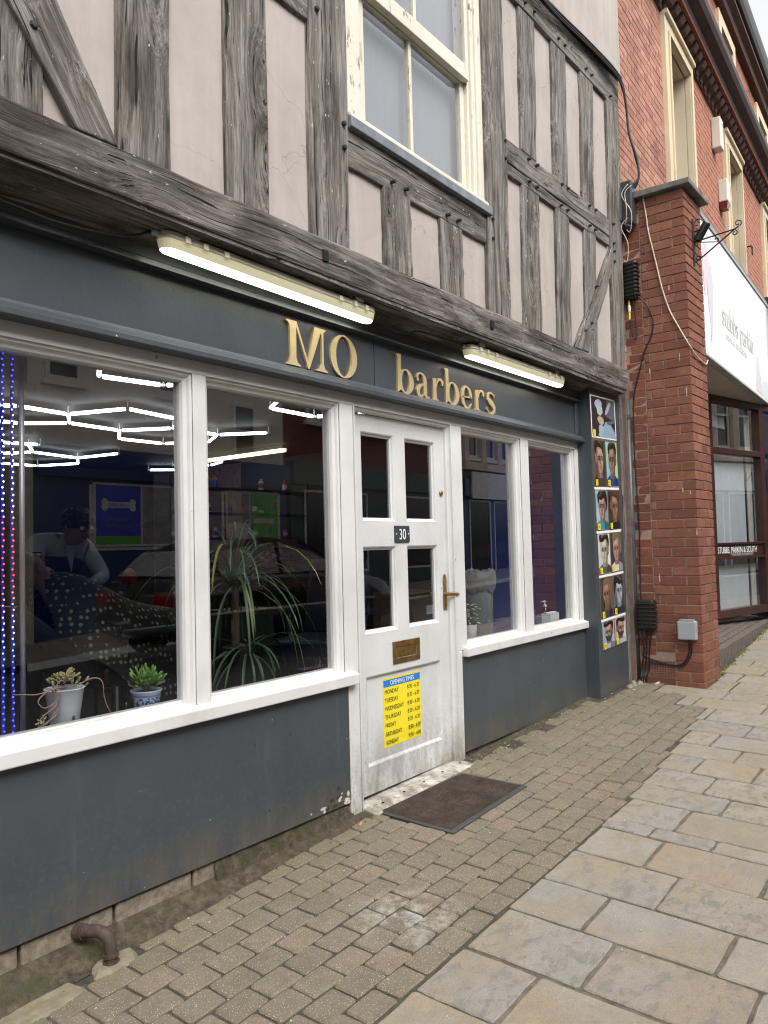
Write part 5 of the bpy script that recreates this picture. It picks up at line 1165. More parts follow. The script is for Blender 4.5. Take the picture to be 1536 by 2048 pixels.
pts = smooth_path([(-1.603, .03, .016), (-1.585, -.03, .024), (-1.567, -.072, .030), (-1.555, -.102, .018), (-1.549, -.117, -.010), (-1.547, -.121, -.05), (-1.546, -.121, -.12)])
b = MB(); b.tube(pts, .0215, 14); b.build('pipe', RUST, t, smooth=True)
b = MB(); b.tube([(-1.598, .012, .0185), (-1.592, -.012, .021)], .0285, 14); b.tube([(-1.5905, -.016, .0215), (-1.589, -.023, .022)], .0275, 14); b.build('collar', RUST, t)
b = MB(); b.tube([(-1.5475, -.1205, -.040), (-1.5472, -.121, -.050)], .0275, 14); b.tube([(-1.547, -.121, -.066), (-1.5468, -.121, -.10)], .029, 14); b.build('collar', RUST, t)
b = MB(); rr = random.Random(14); n = 12; pl = [(-1.53+.10*math.cos(6.283*i/n)*rr.uniform(.8, 1.2), -.12+.055*math.sin(6.283*i/n)*rr.uniform(.8, 1.2)) for i in range(n)]
pl2 = [(-1.53+(x+1.53)*.8, -.12+(y+.12)*.8) for x, y in pl]
vs = [(x, y, gz(x, y)-.006) for x, y in pl]+[(x, y, gz(x, y)+.010) for x, y in pl2]; b.add(vs, [(i, (i+1) % n, n+(i+1) % n, n+i) for i in range(n)]+[tuple(range(n, 2*n))])
PMT = make_dirt(); 
mm = Mt('pale_mortar_haunch', rough=.9); p_ = mm.pos(); c_ = mm.ramp(mm.noise(p_, 20, 5, .7), (.3, (.17, .145, .095)), (.7, (.27, .24, .17))); mm.col(mm.mix(mm.ramp(mm.noise(p_, 12, 4), (.5, 0.), (.65, .6)), c_, (.14, .145, .05))); mm.bump(mm.noise(p_, 60, 4), .5, .01)
tag(b.build('mortar_patch', mm.m, smooth=False), 'pale mossy mortar patch round the foot of the rusty pipe', 'mortar')
rr = random.Random(77)
for i, (xa, xb_, ya, yb_) in enumerate(((-2.35, -1.98, -.205, -.10), (-1.97, -1.68, -.20, -.085))):
    me = paver_mesh('edge_stone', xb_-xa, yb_-ya, mm.m, .008, .05, .01, rr, 3, .02); inst(me, 'edge_stone', T((xa+xb_)/2, (ya+yb_)/2, gz(xa, ya)+.010) @ TILT @ Matrix.Rotation(rad(3), 4, 'Z'), pave)
b = MB(); b.tube([(-.155, -.10, gz(-.155, -.1)+.006), (-.12, -.085, gz(-.12, -.085)+.007)], .006, 8); tag(b.build('cigarette_butt', simple('orange_paper', (.55, .24, .10), .8, var=.3)), 'orange brown cigarette butt on the paving left of the door', 'litter')
b = MB(); b.box((3.55, -.335, gz(3.55, -.33)+.003), (3.66, -.322, gz(3.6, -.33)+.012)); tag(b.build('plastic_strip', WPRINT, M=T(3.6, -.33, gz(3.6, -.33))), 'small white plastic strip lying below the cables beside the pier', 'litter')
# broken mortar fillet at the foot of the weathered post
b = MB(); rr = random.Random(19)
for i in range(16):
    x, y, s_ = rr.uniform(3.30, 3.66), rr.uniform(-.20, -.12), rr.uniform(.015, .04); z_ = gz(x, y)
    n = 6; vs = [(x+s_*rr.uniform(.7, 1.2)*math.cos(6.283*k/n), y+s_*rr.uniform(.5, 1)*math.sin(6.283*k/n), z_-.005) for k in range(n)]; vs += [(x+(a-x)*.7, y+(c-y)*.7, z_+s_*rr.uniform(.3, .7)) for a, c, d in vs]
    b.add(vs, [(k, (k+1) % n, n+(k+1) % n, n+k) for k in range(n)]+[tuple(range(n, 2*n))])
b.build('mortar_rubble', simple('broken_mortar', (.30, .26, .21), .95, var=.4, sc=25, bump=.5), kind='stuff')
# ------------------------------------------------------------------ inside the barber shop
ZF = .10
DK = simple('dark_wall_paint', (.012, .013, .017), .6, var=.2); NAVY = simple('navy_wall_paint', (.025, .09, .62), .45, var=.15)
FLO = simple('dark_floor_boards', (.030, .024, .019), .45, var=.4, sc=4); CEI = simple('dark_ceiling', (.009, .009, .010), .7, var=.15)
b = MB(); b.box((-5, .1, ZF-.1), (3.44, 6.5, ZF)); b.build('shop_floor', FLO, shop)
b = MB(); b.box((-5, .1, 2.46), (3.44, 6.5, 2.6)); b.build('shop_ceiling', CEI, shop)
b = MB(); b.box((-5, 6.4, ZF), (3.44, 6.5, 2.46)); b.box((-5, .1, ZF), (-4.9, 6.4, 2.46)); b.build('shop_wall', DK, shop)
b = MB(); b.box((3.36, .1, ZF), (3.44, 1.15, 2.46)); b.build('blue_shop_wall', NAVY, shop)
b = MB(); b.box((3.36, 1.16, ZF), (3.44, 6.4, 2.46)); b.build('shop_wall', DK, shop)
b = MB(); b.box((X0, .062, ZF), (-.12, .095, .66)); b.box((1.06, .062, ZF), (2.9, .095, .66)); b.box((2.9, .022, ZF), (3.44, .06, 2.6)); b.box((X0-.0, .022, 2.26), (2.9, .06, 2.6)); b.build('shopfront_lining', DK, shop)
LEDGE = simple('grey_ledge', (.16, .155, .15), .5)
b = MB(); b.box((X0, .101, .665), (-.13, .27, .706)); b.build('window_ledge', LEDGE, shop); b = MB(); b.box((1.07, .101, .665), (2.88, .26, .706)); b.build('window_ledge', LEDGE, shop)
# hexagon ceiling lights
LED = emis('white_led_tube', (.93, .96, 1.0), 4.0)
def hexlight(label, segs, z=2.40, r=.013):
    xs = [p for s_ in segs for p in s_]; c = (sum(p[0] for p in xs)/len(xs), sum(p[1] for p in xs)/len(xs), z)
    t = thing('hexagon_ceiling_light', label, 'ceiling light', c, group='white hexagon tube lights on the shop ceiling')
    for a, b_ in segs:
        a, b_ = Vector((*a, z)), Vector((*b_, z)); d = (b_-a).normalized()*.025
        m = MB(); m.tube([a+d, b_-d], r, 6); m.build('light_tube', LED, t)
        m = MB(); m.tube([a+d*.2, b_-d*.2], r*.8, 6); 
    for p in {p for s_ in segs for p in s_}:
        m = MB(); m.ball((*p, z), r*1.15, 6); m.tube([(*p, z), (*p, 2.46)], .004, 4); m.build('connector', WPRINT, t)
P = dict(P0=(-.95, 2.75), P1=(-.49, 2.6), P2=(-.10, 2.66), P3=(.08, 2.18), P4=(.63, 2.30), P5=(-.15, 3.27), P6=(.11, 3.01), P7=(.60, 3.08), P8=(.85, 2.69), P10=(.87, 3.50), P11=(1.35, 3.51), P12=(1.60, 3.15), Q2=(1.36, 2.73), Q3=(1.61, 2.34), P5b=(-.6, 3.3))
E_ = lambda s: [(P[a], P[b]) for a, b in (x.split('-') for x in s.split())]
hexlight('large network of white hexagon light tubes across the left shop windows', E_('P0-P1 P1-P2 P2-P3 P3-P4 P2-P6 P5-P6 P5b-P5 P6-P7 P7-P8 P4-P8 P8-Q2 P7-P10 P10-P11 P11-P12 Q2-Q3 Q2-P12'))
hexlight('white zigzag light tubes nearest the glass at the top of the left window', [((-.73, 1.23), (-.63, 1.40)), ((-.63, 1.40), (-.22, 1.35)), ((-.22, 1.35), (.02, .98))])
hexlight('white zigzag light tubes at the top of the window beside the door', [((.63, 1.21), (.79, 1.46)), ((.79, 1.46), (1.29, 1.49)), ((1.29, 1.49), (1.50, 1.15))])
hexlight('white hexagon light tubes deep in the shop, lower in the left window', [((.22, 4.37), (.56, 4.30)), ((.50, 4.40), (.77, 4.84)), ((.77, 4.84), (.59, 5.15)), ((.77, 4.84), (1.35, 5.01)), ((1.35, 5.01), (1.46, 4.41)), ((1.35, 5.01), (1.63, 5.48)), ((1.63, 5.48), (1.41, 5.96)), ((1.41, 5.96), (.98, 5.95)), ((-.2, 4.5), (.22, 4.37)), ((.1, 5.2), (.59, 5.15)), ((.5, 6.0), (.98, 5.95))])
hexlight('mirror image of white light tubes, added as tubes beside the door post', [((2.55, 4.98), (2.9, 4.7)), ((2.9, 4.7), (2.75, 4.3)), ((2.65, 5.6), (3.0, 5.3))])  # added tubes stand in for the lights' reflections in the shop mirrors
t = thing('strip_light', 'pale yellow strip light on the shop ceiling seen through the door', 'ceiling light', (2.6, 3.6, 2.4))
b = MB(); b.box((2.62, 3.2, 2.40), (2.68, 4.5, 2.43)); b.build('lit_tube', emis('yellow_tube', (1, .85, .45), 2.2), t); b = MB(); b.box((2.60, 3.18, 2.43), (2.70, 4.52, 2.46)); b.build('housing', HOUS, t)
# coloured light strings at the left edge and the grey pole beside them
def ledcol():
    m = Mt('coloured_led', (.1, .1, .1), .4); z = m.sep(m.pos(), 2)
    c = m.ramp(m.range(z, .70, 2.1), (0, (.02, .02, 1.0)), (.20, (.05, .12, 1.0)), (.27, (.2, .5, 1.0)), (.36, (.8, .15, .02)), (.42, (1, .02, .03)), (.56, (1, .05, .1)), (.62, (.6, .7, 1.0)), (.78, (.75, .85, 1.0)), (.9, (.05, .08, 1.0)), (1, (.02, .02, 1.0)))
    m.set(m.b.inputs['Emission Color'], c); m.b.inputs['Emission Strength'].default_value = 2.6; return m.m
LC = ledcol()
def lstring(x, y, label):
    t = thing('light_string', label, 'string lights', (x, y, .71), group='coloured light strings in the left window')
    b = MB(); b.tube([(x, y, .712), (x, y, 2.12)], .006, 8); b.build('clear_tube', simple('blue_tube', (.03, .03, .35), .2), t)
    b = MB()
    for i in range(66): b.ball((x+(.002 if i % 2 else -.002), y-.006, .73+.021*i), .0036, 6)
    tag(b.build('bulbs', LC, t, smooth=True), kind='stuff')
lstring(-1.800, .135, 'blue, white and red light string at the very left edge of the shop window'); lstring(-1.738, .19, 'blue and red light string just left of the grey pole')
b = MB(); b.tube([(-1.706, .18, .708), (-1.706, .18, 2.14)], .010, 10); tag(b.build('metal_pole', simple('dull_steel_pole', (.35, .35, .36), .4, .6), smooth=True), 'slim grey metal pole standing on the left window ledge', 'pole')

# potted plants on the ledges
POTW = simple('white_enamel', (.60, .62, .64), .3, var=.1); SOIL = simple('potting_soil', (.03, .018, .011), .95)
def leafmat(name, a, b_): 
    m = Mt(name, rough=.5, spec=.4); m.col(m.ramp(m.rnd(), (0, a), (1, b_))); return m.m
JADE = leafmat('jade_leaf', (.085, .19, .030), (.20, .36, .07)); SEDUM = leafmat('sedum_leaf', (.24, .24, .10), (.40, .35, .18)); GREYL = leafmat('grey_green_leaf', (.16, .20, .12), (.33, .36, .25)); STRAP = leafmat('strap_leaf', (.028, .052, .030), (.07, .105, .055))
def fatleaf(L, w_):
    b = MB(); st = [(0, .25), (.35, .8), (.7, 1.0), (.92, .7), (1, .05)]; n = 6; vs = []
    for t_, k in st: vs += [(w_*k*.5*math.cos(6.283*i/n), w_*k*.32*math.sin(6.283*i/n), L*t_) for i in range(n)]
    fs = [(i*n+j, i*n+(j+1) % n, (i+1)*n+(j+1) % n, (i+1)*n+j) for i in range(len(st)-1) for j in range(n)]+[tuple(range(len(vs)-n, len(vs)))]
    me = bpy.data.meshes.new('leaf'); me.from_pydata(vs, [], fs); [setattr(p, 'use_smooth', True) for p in me.polygons]; return me
def aim(p, d, roll=0): return Matrix.Translation(p) @ Vector(d).to_track_quat('Z', 'Y').to_matrix().to_4x4() @ Matrix.Rotation(roll, 4, 'Z')
rl = random.Random(40)
# trailing sedum in the white tapered pot
t = thing('potted_sedum', 'trailing sedum with dry pink stems in a chipped white metal pot', 'potted plant', (-1.55, .17, .706), group='potted plants on the window ledges')
b = MB(); b.lathe([(.046, 0), (.050, .01), (.071, .150), (.075, .153), (.072, .156), (.066, .150), (.066, .135), (.001, .135)], (-1.55, .17, .706), 28); b.build('pot', POTW, t, smooth=True)
b = MB(); b.add([(-1.548+.006*math.cos(6.283*i/7)*(1+.4*(i % 2)), .17-.0565-.004, .748+.016*math.sin(6.283*i/7)) for i in range(7)], [tuple(range(7))]); b.build('rust_chip', RUST, t)
lm = fatleaf(.034, .017); lm.materials.append(SEDUM)
for i in range(58):
    a, r_ = rl.uniform(0, 6.28), abs(rl.gauss(0, .042)); x, y = -1.545+r_*math.cos(a), .17+r_*math.sin(a)*.8; z_ = .855+.04*max(0, 1-r_/.07)+rl.uniform(-.006, .02)
    inst(lm, 'leaf', aim((x, y, z_), (math.cos(a)*rl.uniform(.2, 1), math.sin(a)*rl.uniform(.2, 1), rl.uniform(.15, 1))) @ Matrix.Scale(rl.uniform(.7, 1.15), 4), t)
DRY = simple('dry_pink_stem', (.36, .22, .18), .7, var=.2)
def stem(pts, r=.003):
    P_ = [Vector(p) for p in pts]; out = []
    for i in range(len(P_)-1):
        p0, p1, p2, p3 = P_[max(0, i-1)], P_[i], P_[i+1], P_[min(len(P_)-1, i+2)]
        for k in range(5): q = k/5; out.append(.5*((2*p1)+(p2-p0)*q+(2*p0-5*p1+4*p2-p3)*q*q+(3*p1-p0-3*p2+p3)*q**3))
    out.append(P_[-1]); b = MB(); b.tube(out, [r*(1-.45*i/len(out)) for i in range(len(out))], 5); b.build('stem', DRY, t, smooth=True)
stem([(-1.50, .16, .865), (-1.45, .14, .885), (-1.41, .14, .865), (-1.395, .15, .80), (-1.37, .15, .74), (-1.34, .14, .715)])
stem([(-1.56, .14, .865), (-1.62, .12, .872), (-1.68, .12, .862), (-1.73, .13, .868), (-1.77, .13, .875)])
stem([(-1.57, .13, .87), (-1.64, .11, .872), (-1.685, .11, .84), (-1.66, .11, .81), (-1.61, .11, .83), (-1.60, .11, .86)])
stem([(-1.59, .12, .85), (-1.62, .11, .81), (-1.67, .11, .78), (-1.685, .11, .75), (-1.65, .11, .755), (-1.61, .11, .80)]); stem([(-1.60, .12, .84), (-1.615, .11, .78), (-1.66, .11, .755), (-1.685, .11, .735)]); stem([(-1.58, .12, .89), (-1.60, .11, .90), (-1.62, .12, .87)])
for i in range(10): a = rl.uniform(0, 6.28); inst(lm, 'leaf', aim((-1.675+rl.uniform(-.012, .012), .112, .75+rl.uniform(-.02, .03)), (math.cos(a), -.4, math.sin(a))) @ Matrix.Scale(.6, 4), t)
# jade in the blue and white pot
t = thing('potted_jade_plant', 'bright green jade plant in a small blue and white patterned pot', 'potted plant', (-1.185, .175, .706), group='potted plants on the window ledges')
def china():
    m = Mt('blue_white_china', rough=.2); v = m.obj(); z = m.sep(v, 2)
    n = m.ramp(m.vor(m.map(v, (1, 1, 1.1)), 62), (.30, 1.), (.38, 0.)); n2 = m.ramp(m.noise(v, 90, 3), (.52, 0.), (.56, 1.))
    band = m.math('MULTIPLY', m.math('GREATER_THAN', z, .012), m.math('LESS_THAN', z, .062)); c = m.mix(m.math('MULTIPLY', band, m.math('MAXIMUM', n, n2)), (.42, .47, .58), (.03, .055, .24))
    line = m.math('MULTIPLY', m.math('GREATER_THAN', z, .064), m.math('LESS_THAN', z, .072)); m.col(m.mix(m.math('MULTIPLY', line, .7), c, (.06, .09, .3))); return m.m
b = MB(); b.lathe([(.042, 0), (.046, .004), (.058, .06), (.060, .078), (.066, .086), (.064, .09), (.058, .084), (.057, .078), (.001, .076)], (-1.185, .175, .706), 28); b.build('pot', china(), t, smooth=True)
b = MB(); b.lathe([(.056, .079), (.001, .084)], (-1.185, .175, .706), 20); b.build('soil', SOIL, t)
lm2 = fatleaf(.042, .0135); lm2.materials.append(JADE)
for i in range(120):
    a = rl.uniform(0, 6.28); el = math.asin(rl.uniform(-.05, 1)); d = Vector((math.cos(a)*math.cos(el), math.sin(a)*math.cos(el), math.sin(el))); k = rl.uniform(.025, .062)
    p_ = Vector((-1.185, .175, .80+.012))+Vector((d.x*k*1.05, d.y*k, d.z*k*.85)); inst(lm2, 'leaf', aim(p_, d+Vector((0, 0, .5))) @ Matrix.Scale(rl.uniform(.75, 1.1), 4), t)
for i in range(7):
    a = i*.9; b = MB(); b.tube([(-1.185, .175, .785), (-1.185+.02*math.cos(a), .175+.02*math.sin(a), .82), (-1.185+.035*math.cos(a), .175+.035*math.sin(a), .85)], .005, 5); b.build('stem', simple('jade_stem', (.12, .12, .05), .7) if i == 0 else bpy.data.materials['jade_stem'], t)
# pale leafy plant, right window
t = thing('potted_leafy_plant', 'grey green leafy plant in a pale pot beside the white door frame', 'potted plant', (1.35, .17, .706), group='potted plants on the window ledges')
b = MB(); b.lathe([(.046, 0), (.050, .005), (.062, .115), (.064, .12), (.058, .118), (.056, .105), (.001, .105)], (1.35, .17, .706), 24); b.build('pot', POTW, t, smooth=True)
lm3 = fatleaf(.045, .030); lm3.materials.append(GREYL)
for i in range(80):
    a = rl.uniform(0, 6.28); r_ = rl.uniform(.01, .06); z_ = .82+rl.uniform(0, .14); inst(lm3, 'leaf', aim((1.355+r_*math.cos(a), .17+r_*math.sin(a), z_), (math.cos(a), math.sin(a), rl.uniform(-.6, .5))) @ Matrix.Scale(rl.uniform(.65, 1.1), 4), t)
b = MB(); [b.tube([(1.35, .17, .81), (1.35+.03*math.cos(k), .17+.03*math.sin(k), .92)], .003, 5) for k in range(6)]; b.build('stem', bpy.data.materials['jade_stem'], t)
# white box and soap dispenser at the far right
t = thing('tissue_box', 'small white box with scalloped top on the right window ledge', 'box', (2.55, .16, .706))
b = MB(); b.box((2.50, .12, .706), (2.66, .20, .800)); b.build('carton', WPRINT, t, bevel=.004)
b = MB()
for i in range(5): b.ball((2.515+.032*i, .16, .802), .017, 8, sc=(1, 1.8, .5))
b.build('tissue', WPRINT, t, smooth=True)
t = thing('soap_dispenser', 'clear pump dispenser standing behind the small white box', 'dispenser', (2.62, .225, .706))
b = MB(); b.lathe([(.035, 0), (.037, .01), (.037, .10), (.018, .125), (.014, .14)], (2.62, .225, .706), 16); b.build('bottle', make_glass('clear_plastic', (.85, .86, .86), 1.4, .05, 1.5), t, smooth=True)
b = MB(); b.lathe([(.015, .14), (.015, .155), (.005, .157), (.005, .18), (.002, .18)], (2.62, .225, .706), 12); b.box((2.575, .218, .884), (2.628, .232, .894)); b.build('pump', WPRINT, t)

# tall strap-leaved plants on a dark column
def strapleaf(name, base, d, L, droop, w_, t, mat):
    b = MB(); d = Vector(d).normalized(); side = d.cross(Vector((0, 0, 1))); side = side.normalized() if side.length > 1e-3 else Vector((1, 0, 0)); n = 9; p = Vector(base); vs = []; v = d.copy()
    for i in range(n+1):
        k = i/n; wd = w_*(.55+.9*k)*(1-k)**.55 if k > .3 else w_*(.55+.9*k)*.82
        up = side.cross(v).normalized(); vs += [tuple(p-side*wd/2+up*wd*.18), tuple(p), tuple(p+side*wd/2+up*wd*.18)]
        v = (v+Vector((0, 0, -droop/n*(.6+k)))).normalized(); p = p+v*L/n
    fs = []
    for i in range(n): fs += [(3*i, 3*i+1, 3*i+4, 3*i+3), (3*i+1, 3*i+2, 3*i+5, 3*i+4)]
    b.add(vs, fs); b.build(name, mat, t, smooth=True)
YLE = leafmat('yellowing_leaf', (.12, .12, .03), (.2, .18, .05))
def strap_plant(c, n, L, label, seed, zr=(.1, 1.0), w_=.022):
    r = random.Random(seed); t = thing('strap_leaf_plant', label, 'potted plant', c, group='strap leaved plants behind the glass')
    for i in range(n):
        a = r.uniform(0, 6.28); e = r.uniform(*zr); strapleaf('leaf', (c[0]+.02*math.cos(a), c[1]+.02*math.sin(a), c[2]+r.uniform(-.04, .03)), (math.cos(a)*1.0, math.sin(a)*.8, e*1.5), L*r.uniform(.65, 1.15), r.uniform(1.6, 3.4), w_*r.uniform(.7, 1.2), t, YLE if r.random() < .04 else STRAP)
    return t
t = strap_plant((-.36, .56, 1.20), 96, .64, 'large dark strap leaved plant arching in the window beside the door', 5, (-.1, 1.5), .019)
b = MB(); b.tube([(-.36, .56, .86), (-.355, .56, 1.0), (-.36, .56, 1.22)], [.022, .018, .02], 8); b.build('stem', simple('bare_brown_stem', (.06, .042, .028), .9), t)
t = strap_plant((-.37, .46, .86), 34, .36, 'smaller strap leaved plant under the large one in the same window', 9, (-.2, .7), .024)
b = MB(); b.lathe([(.075, .0), (.10, .16), (.094, .16), (.09, .15), (.001, .15)], (-.37, .50, .70), 18); b.build('pot', BLACK, t)
t = thing('plant_column', 'black square column behind the strap leaved plants', 'column', (.0, .95, ZF))
b = MB(); b.box((-.08, .85, ZF), (.20, 1.10, .98)); b.build('shaft', BLACK, t, bevel=.004); b = MB(); b.box((-.10, .83, .98), (.22, 1.12, 1.01)); b.build('top', BLACK, t, bevel=.004)
# barber chairs
LEA = simple('black_leather', (.014, .014, .018), .35, var=.3); NLE = simple('navy_leather', (.010, .012, .035), .4, var=.2)
def chair(c, yaw, recl, lab, mat, zs=.62):
    M = T(*c) @ Matrix.Rotation(rad(yaw), 4, 'Z'); t = thing('barber_chair', lab, 'barber chair', M=M, group='barber chairs')
    def add(n, b, m, bev=0, ml=None): return b.build(n, m, t, M @ (ml or Matrix.Identity(4)), local=True, bevel=bev, seg=3)
    b = MB(); b.lathe([(.30, 0), (.30, .02), (.10, .06), (.05, .08), (.05, zs-.12), (.12, zs-.10)], n=22); add('base', b, CHROME)
    b = MB(); b.box((-.26, -.27, zs-.10), (.30, .27, zs+.03)); add('seat', b, mat, .04)
    ml = T(-.27, 0, zs-.02) @ Matrix.Rotation(rad(-recl), 4, 'Y'); b = MB(); b.box((-.06, -.26, 0), (.06, .26, .62)); add('backrest', b, mat, .05, ml)
    b = MB(); b.box((-.045, -.13, .66), (.045, .13, .84)); add('headrest', b, mat, .035, ml)
    for s_ in (-1, 1):
        b = MB(); b.box((-.22, s_*.33-.035, zs+.17), (.24, s_*.33+.035, zs+.22)); add('armrest', b, mat, .02)
        b = MB(); b.tube([(-.15, s_*.33, zs+.17), (-.15, s_*.30, zs-.06)], .014, 8); b.tube([(.18, s_*.33, zs+.17), (.18, s_*.30, zs-.06)], .014, 8); add('arm_support', b, CHROME)
        b = MB(); b.tube([(.28, s_*.17, zs-.06), (.42, s_*.17, zs-.34), (.56, s_*.17, zs-.40)], .011, 8); add('footrest_arm', b, CHROME)
    b = MB(); b.box((.46, -.2, zs-.42), (.64, .2, zs-.395)); add('footrest', b, CHROME, .006)
    return t
chair((-.45, 1.5, ZF), 0, 52, 'reclined black barber chair under the customer in the patterned cape', LEA, .62)
chair((1.02, 1.25, ZF), 195, 14, 'navy barber chair with chrome footrest seen in the window beside the door', NLE, .60)
# a hair dryer hood stand / red cap and towels on the counter behind
t = thing('tool_trolley', 'black salon trolley with a red topped bottle beside the customer', 'trolley', (.1, 2.35, ZF))
b = MB(); b.box((-.18, 2.2, .75), (.35, 2.55, .79)); b.box((-.18, 2.2, .45), (.35, 2.55, .48)); [b.tube([(x, y, ZF), (x, y, .79)], .012, 6) for x in (-.17, .34) for y in (2.21, 2.54)]; b.build('frame', BLACK, t)
b = MB(); b.lathe([(.04, 0), (.045, .02), (.045, .26), (.02, .30)], (.13, 2.35, .79), 14); tag(b.build('bottle', BLACK, smooth=True), 'tall black bottle standing on the salon trolley', 'bottle')
b = MB(); b.lathe([(.045, 0), (.05, .03), (.042, .075), (.02, .10), (.002, .105)], (.2, 2.36, 1.15), 14); b.tube([(.2, 2.36, .79), (.2, 2.36, 1.16)], .02, 8, m=1); tag(b.build('red_capped_bottle', [simple('red_cap', (.45, .012, .02), .4), BLACK]), 'black bottle with bright red cap on the salon trolley', 'bottle')
t = thing('counter', 'dark back counter along the shop wall below the product shelves', 'counter', (1.6, 3.0, ZF))
b = MB(); b.box((.9, 2.8, ZF), (3.3, 3.25, .95)); b.build('cupboard', DK, t); b = MB(); b.box((.88, 2.77, .95), (3.32, 3.27, .99)); b.build('worktop', simple('dark_worktop', (.03, .03, .035), .25), t)
b = MB(); b.lathe([(.055, 0), (.055, .27), (.02, .27), (.02, .0)], (1.72, 2.95, .99), 18); tag(b.build('paper_roll', WPRINT), 'white paper towel roll standing on the back counter', 'paper roll')
b = MB(); rr = random.Random(3); [b.ball((1.95+rr.uniform(-.08, .08), 2.93+rr.uniform(-.06, .06), 1.04+rr.uniform(-.02, .05)), rr.uniform(.05, .09), 8, sc=(1, 1, .7)) for _ in range(7)]; tag(b.build('towel_heap', simple('grey_towel', (.36, .36, .36), .95, var=.3)), 'crumpled grey towel on the back counter beside the paper roll', 'towel')
t = thing('product_shelf', 'dark wall shelves of barber products behind the counter', 'shelf', (2.0, 3.6, 1.2))
b = MB()
for z_ in (1.25, 1.5, 1.75, 2.0): b.box((1.35, 3.4, z_-.02), (3.2, 3.62, z_))
b.build('board', DK, t); b = MB(); b.box((1.33, 3.4, .99), (1.35, 3.62, 2.1)); b.box((3.2, 3.4, .99), (3.22, 3.62, 2.1)); b.build('side_panel', DK, t)
PC = [simple('product_'+n, c, .35) for n, c in (('white', (.55, .55, .55)), ('red', (.4, .03, .04)), ('blue', (.03, .08, .3)), ('amber', (.3, .12, .02)))]
rr = random.Random(8)
PN = ('white', 'red', 'blue', 'amber'); SN = {1.25: 'lowest', 1.5: 'second', 1.75: 'third', 2.0: 'topmost'}
ORD = ('first', 'second', 'third', 'fourth', 'fifth', 'sixth', 'seventh', 'eighth', 'ninth', 'tenth', 'eleventh', 'twelfth', 'thirteenth', 'fourteenth')
for z_ in (1.25, 1.5, 1.75, 2.0):
    k_ = -1
    for x in [1.42+.09*i for i in range(18)]:
        if rr.random() < .45: continue
        h_ = rr.uniform(.07, .15); m_ = rr.randrange(4); m2 = (m_+rr.randint(1, 3)) % 4; k_ += 1; b = MB(); b.lathe([(.028, 0), (.03, .005), (.03, h_*.75), (.014, h_*.82), (.014, h_), (.002, h_)], (x, 3.5, z_), 10); b.lathe([(.0305, h_*.2), (.0305, h_*.6)], (x, 3.5, z_), 10, m=1)
        tag(b.build('product_bottle', [PC[m_], PC[m2]]), '%s bottle with %s band on the %s shop shelf, %s from the left' % (PN[m_], PN[m2], SN[z_], ORD[k_]), 'bottle', 'product bottles on the shop shelves')
t = thing('laundry_bin', 'white bin with a crumpled liner seen low in the window right of the door', 'bin', (2.14, .56, ZF))
b = MB(); b.lathe([(.10, 0), (.12, 1.0), (.125, 1.01), (.11, 1.0), (.09, .02), (.002, .02)], (2.14, .56, ZF), 20); b.build('bin_body', POTW, t, smooth=True)
b = MB(); n = 40; vs = []
for lev, (r_, z_, am) in enumerate(((.132, .90, .022), (.146, .97, .006), (.140, 1.045, .022), (.118, 1.06, .016), (.08, .96, .012))):
    for i in range(n):
        a = 6.28318*i/n; wv = math.sin(a*5+lev)+.6*math.sin(a*9+2.1*lev)+.4*math.sin(a*14); vs.append((2.14+(r_+.004*wv)*math.cos(a), .56+(r_+.004*wv)*math.sin(a), ZF+z_+am*wv*.7))
b.add(vs, [(k*n+i, k*n+(i+1) % n, (k+1)*n+(i+1) % n, (k+1)*n+i) for k in range(4) for i in range(n)])
b.build('liner', simple('thin_bin_liner', (.30, .30, .30), .5), t, smooth=True)
t = thing('cardboard_box', 'brown cardboard box on the shop floor behind the white bin', 'box', (2.6, 1.6, ZF))
b = MB(); b.box((2.35, 1.35, ZF), (2.95, 1.8, .95)); b.build('carton', simple('brown_card', (.14, .10, .065), .8), t, bevel=.004); b = MB(); b.box((2.55, 1.346, .75), (2.68, 1.349, .83)); b.build('parcel_label', WPRINT, t)

# ------------------------------------------------------------------ people
def skinbody(name, nodes, edges, root, mats, parent=None, lv=2, M=None, **kw):
    names = list(nodes); me = bpy.data.meshes.new(name); me.from_pydata([nodes[k][:3] for k in names], [(names.index(a), names.index(b_)) for a, b_ in edges], [])
    for m in mats: me.materials.append(m)
    o = bpy.data.objects.new(name, me); put(o, M or Matrix.Identity(4), parent)
    sk = o.modifiers.new('skin', 'SKIN'); sk.use_smooth_shade = True
    for i, k in enumerate(names):
        r = nodes[k][3]; d = me.skin_vertices[0].data[i]; d.radius = (r, r) if not isinstance(r, tuple) else r; d.use_root = k == root
    ss = o.modifiers.new('sub', 'SUBSURF'); ss.levels = lv; ss.render_levels = lv
    return tag(o, **kw)
SKIN = simple('skin', (.36, .20, .135), .5, var=.1); SKIN2 = simple('customer_skin', (.40, .23, .17), .5, var=.1); HAIR = simple('black_hair', (.010, .009, .008), .6); SHIRT = simple('white_shirt', (.52, .54, .58), .8, var=.06, bump=.1); VEST = simple('black_waistcoat', (.012, .012, .014), .7); TROU = simple('dark_trousers', (.02, .02, .025), .8)
bar = thing('person', 'barber in white shirt and dark waistcoat bending over the customer', 'person', (-.55, 2.1, ZF))
hip, chest, neck = (-.56, 2.22, 1.0), (-.57, 1.98, 1.36), (-.555, 1.87, 1.46)
SL, SR = (-.735, 1.95, 1.435), (-.40, 1.93, 1.40); EL, ER = (-.80, 1.80, 1.26), (-.36, 1.80, 1.22); HL_, HR_ = (-.86, 1.60, 1.28), (-.54, 1.66, 1.19)
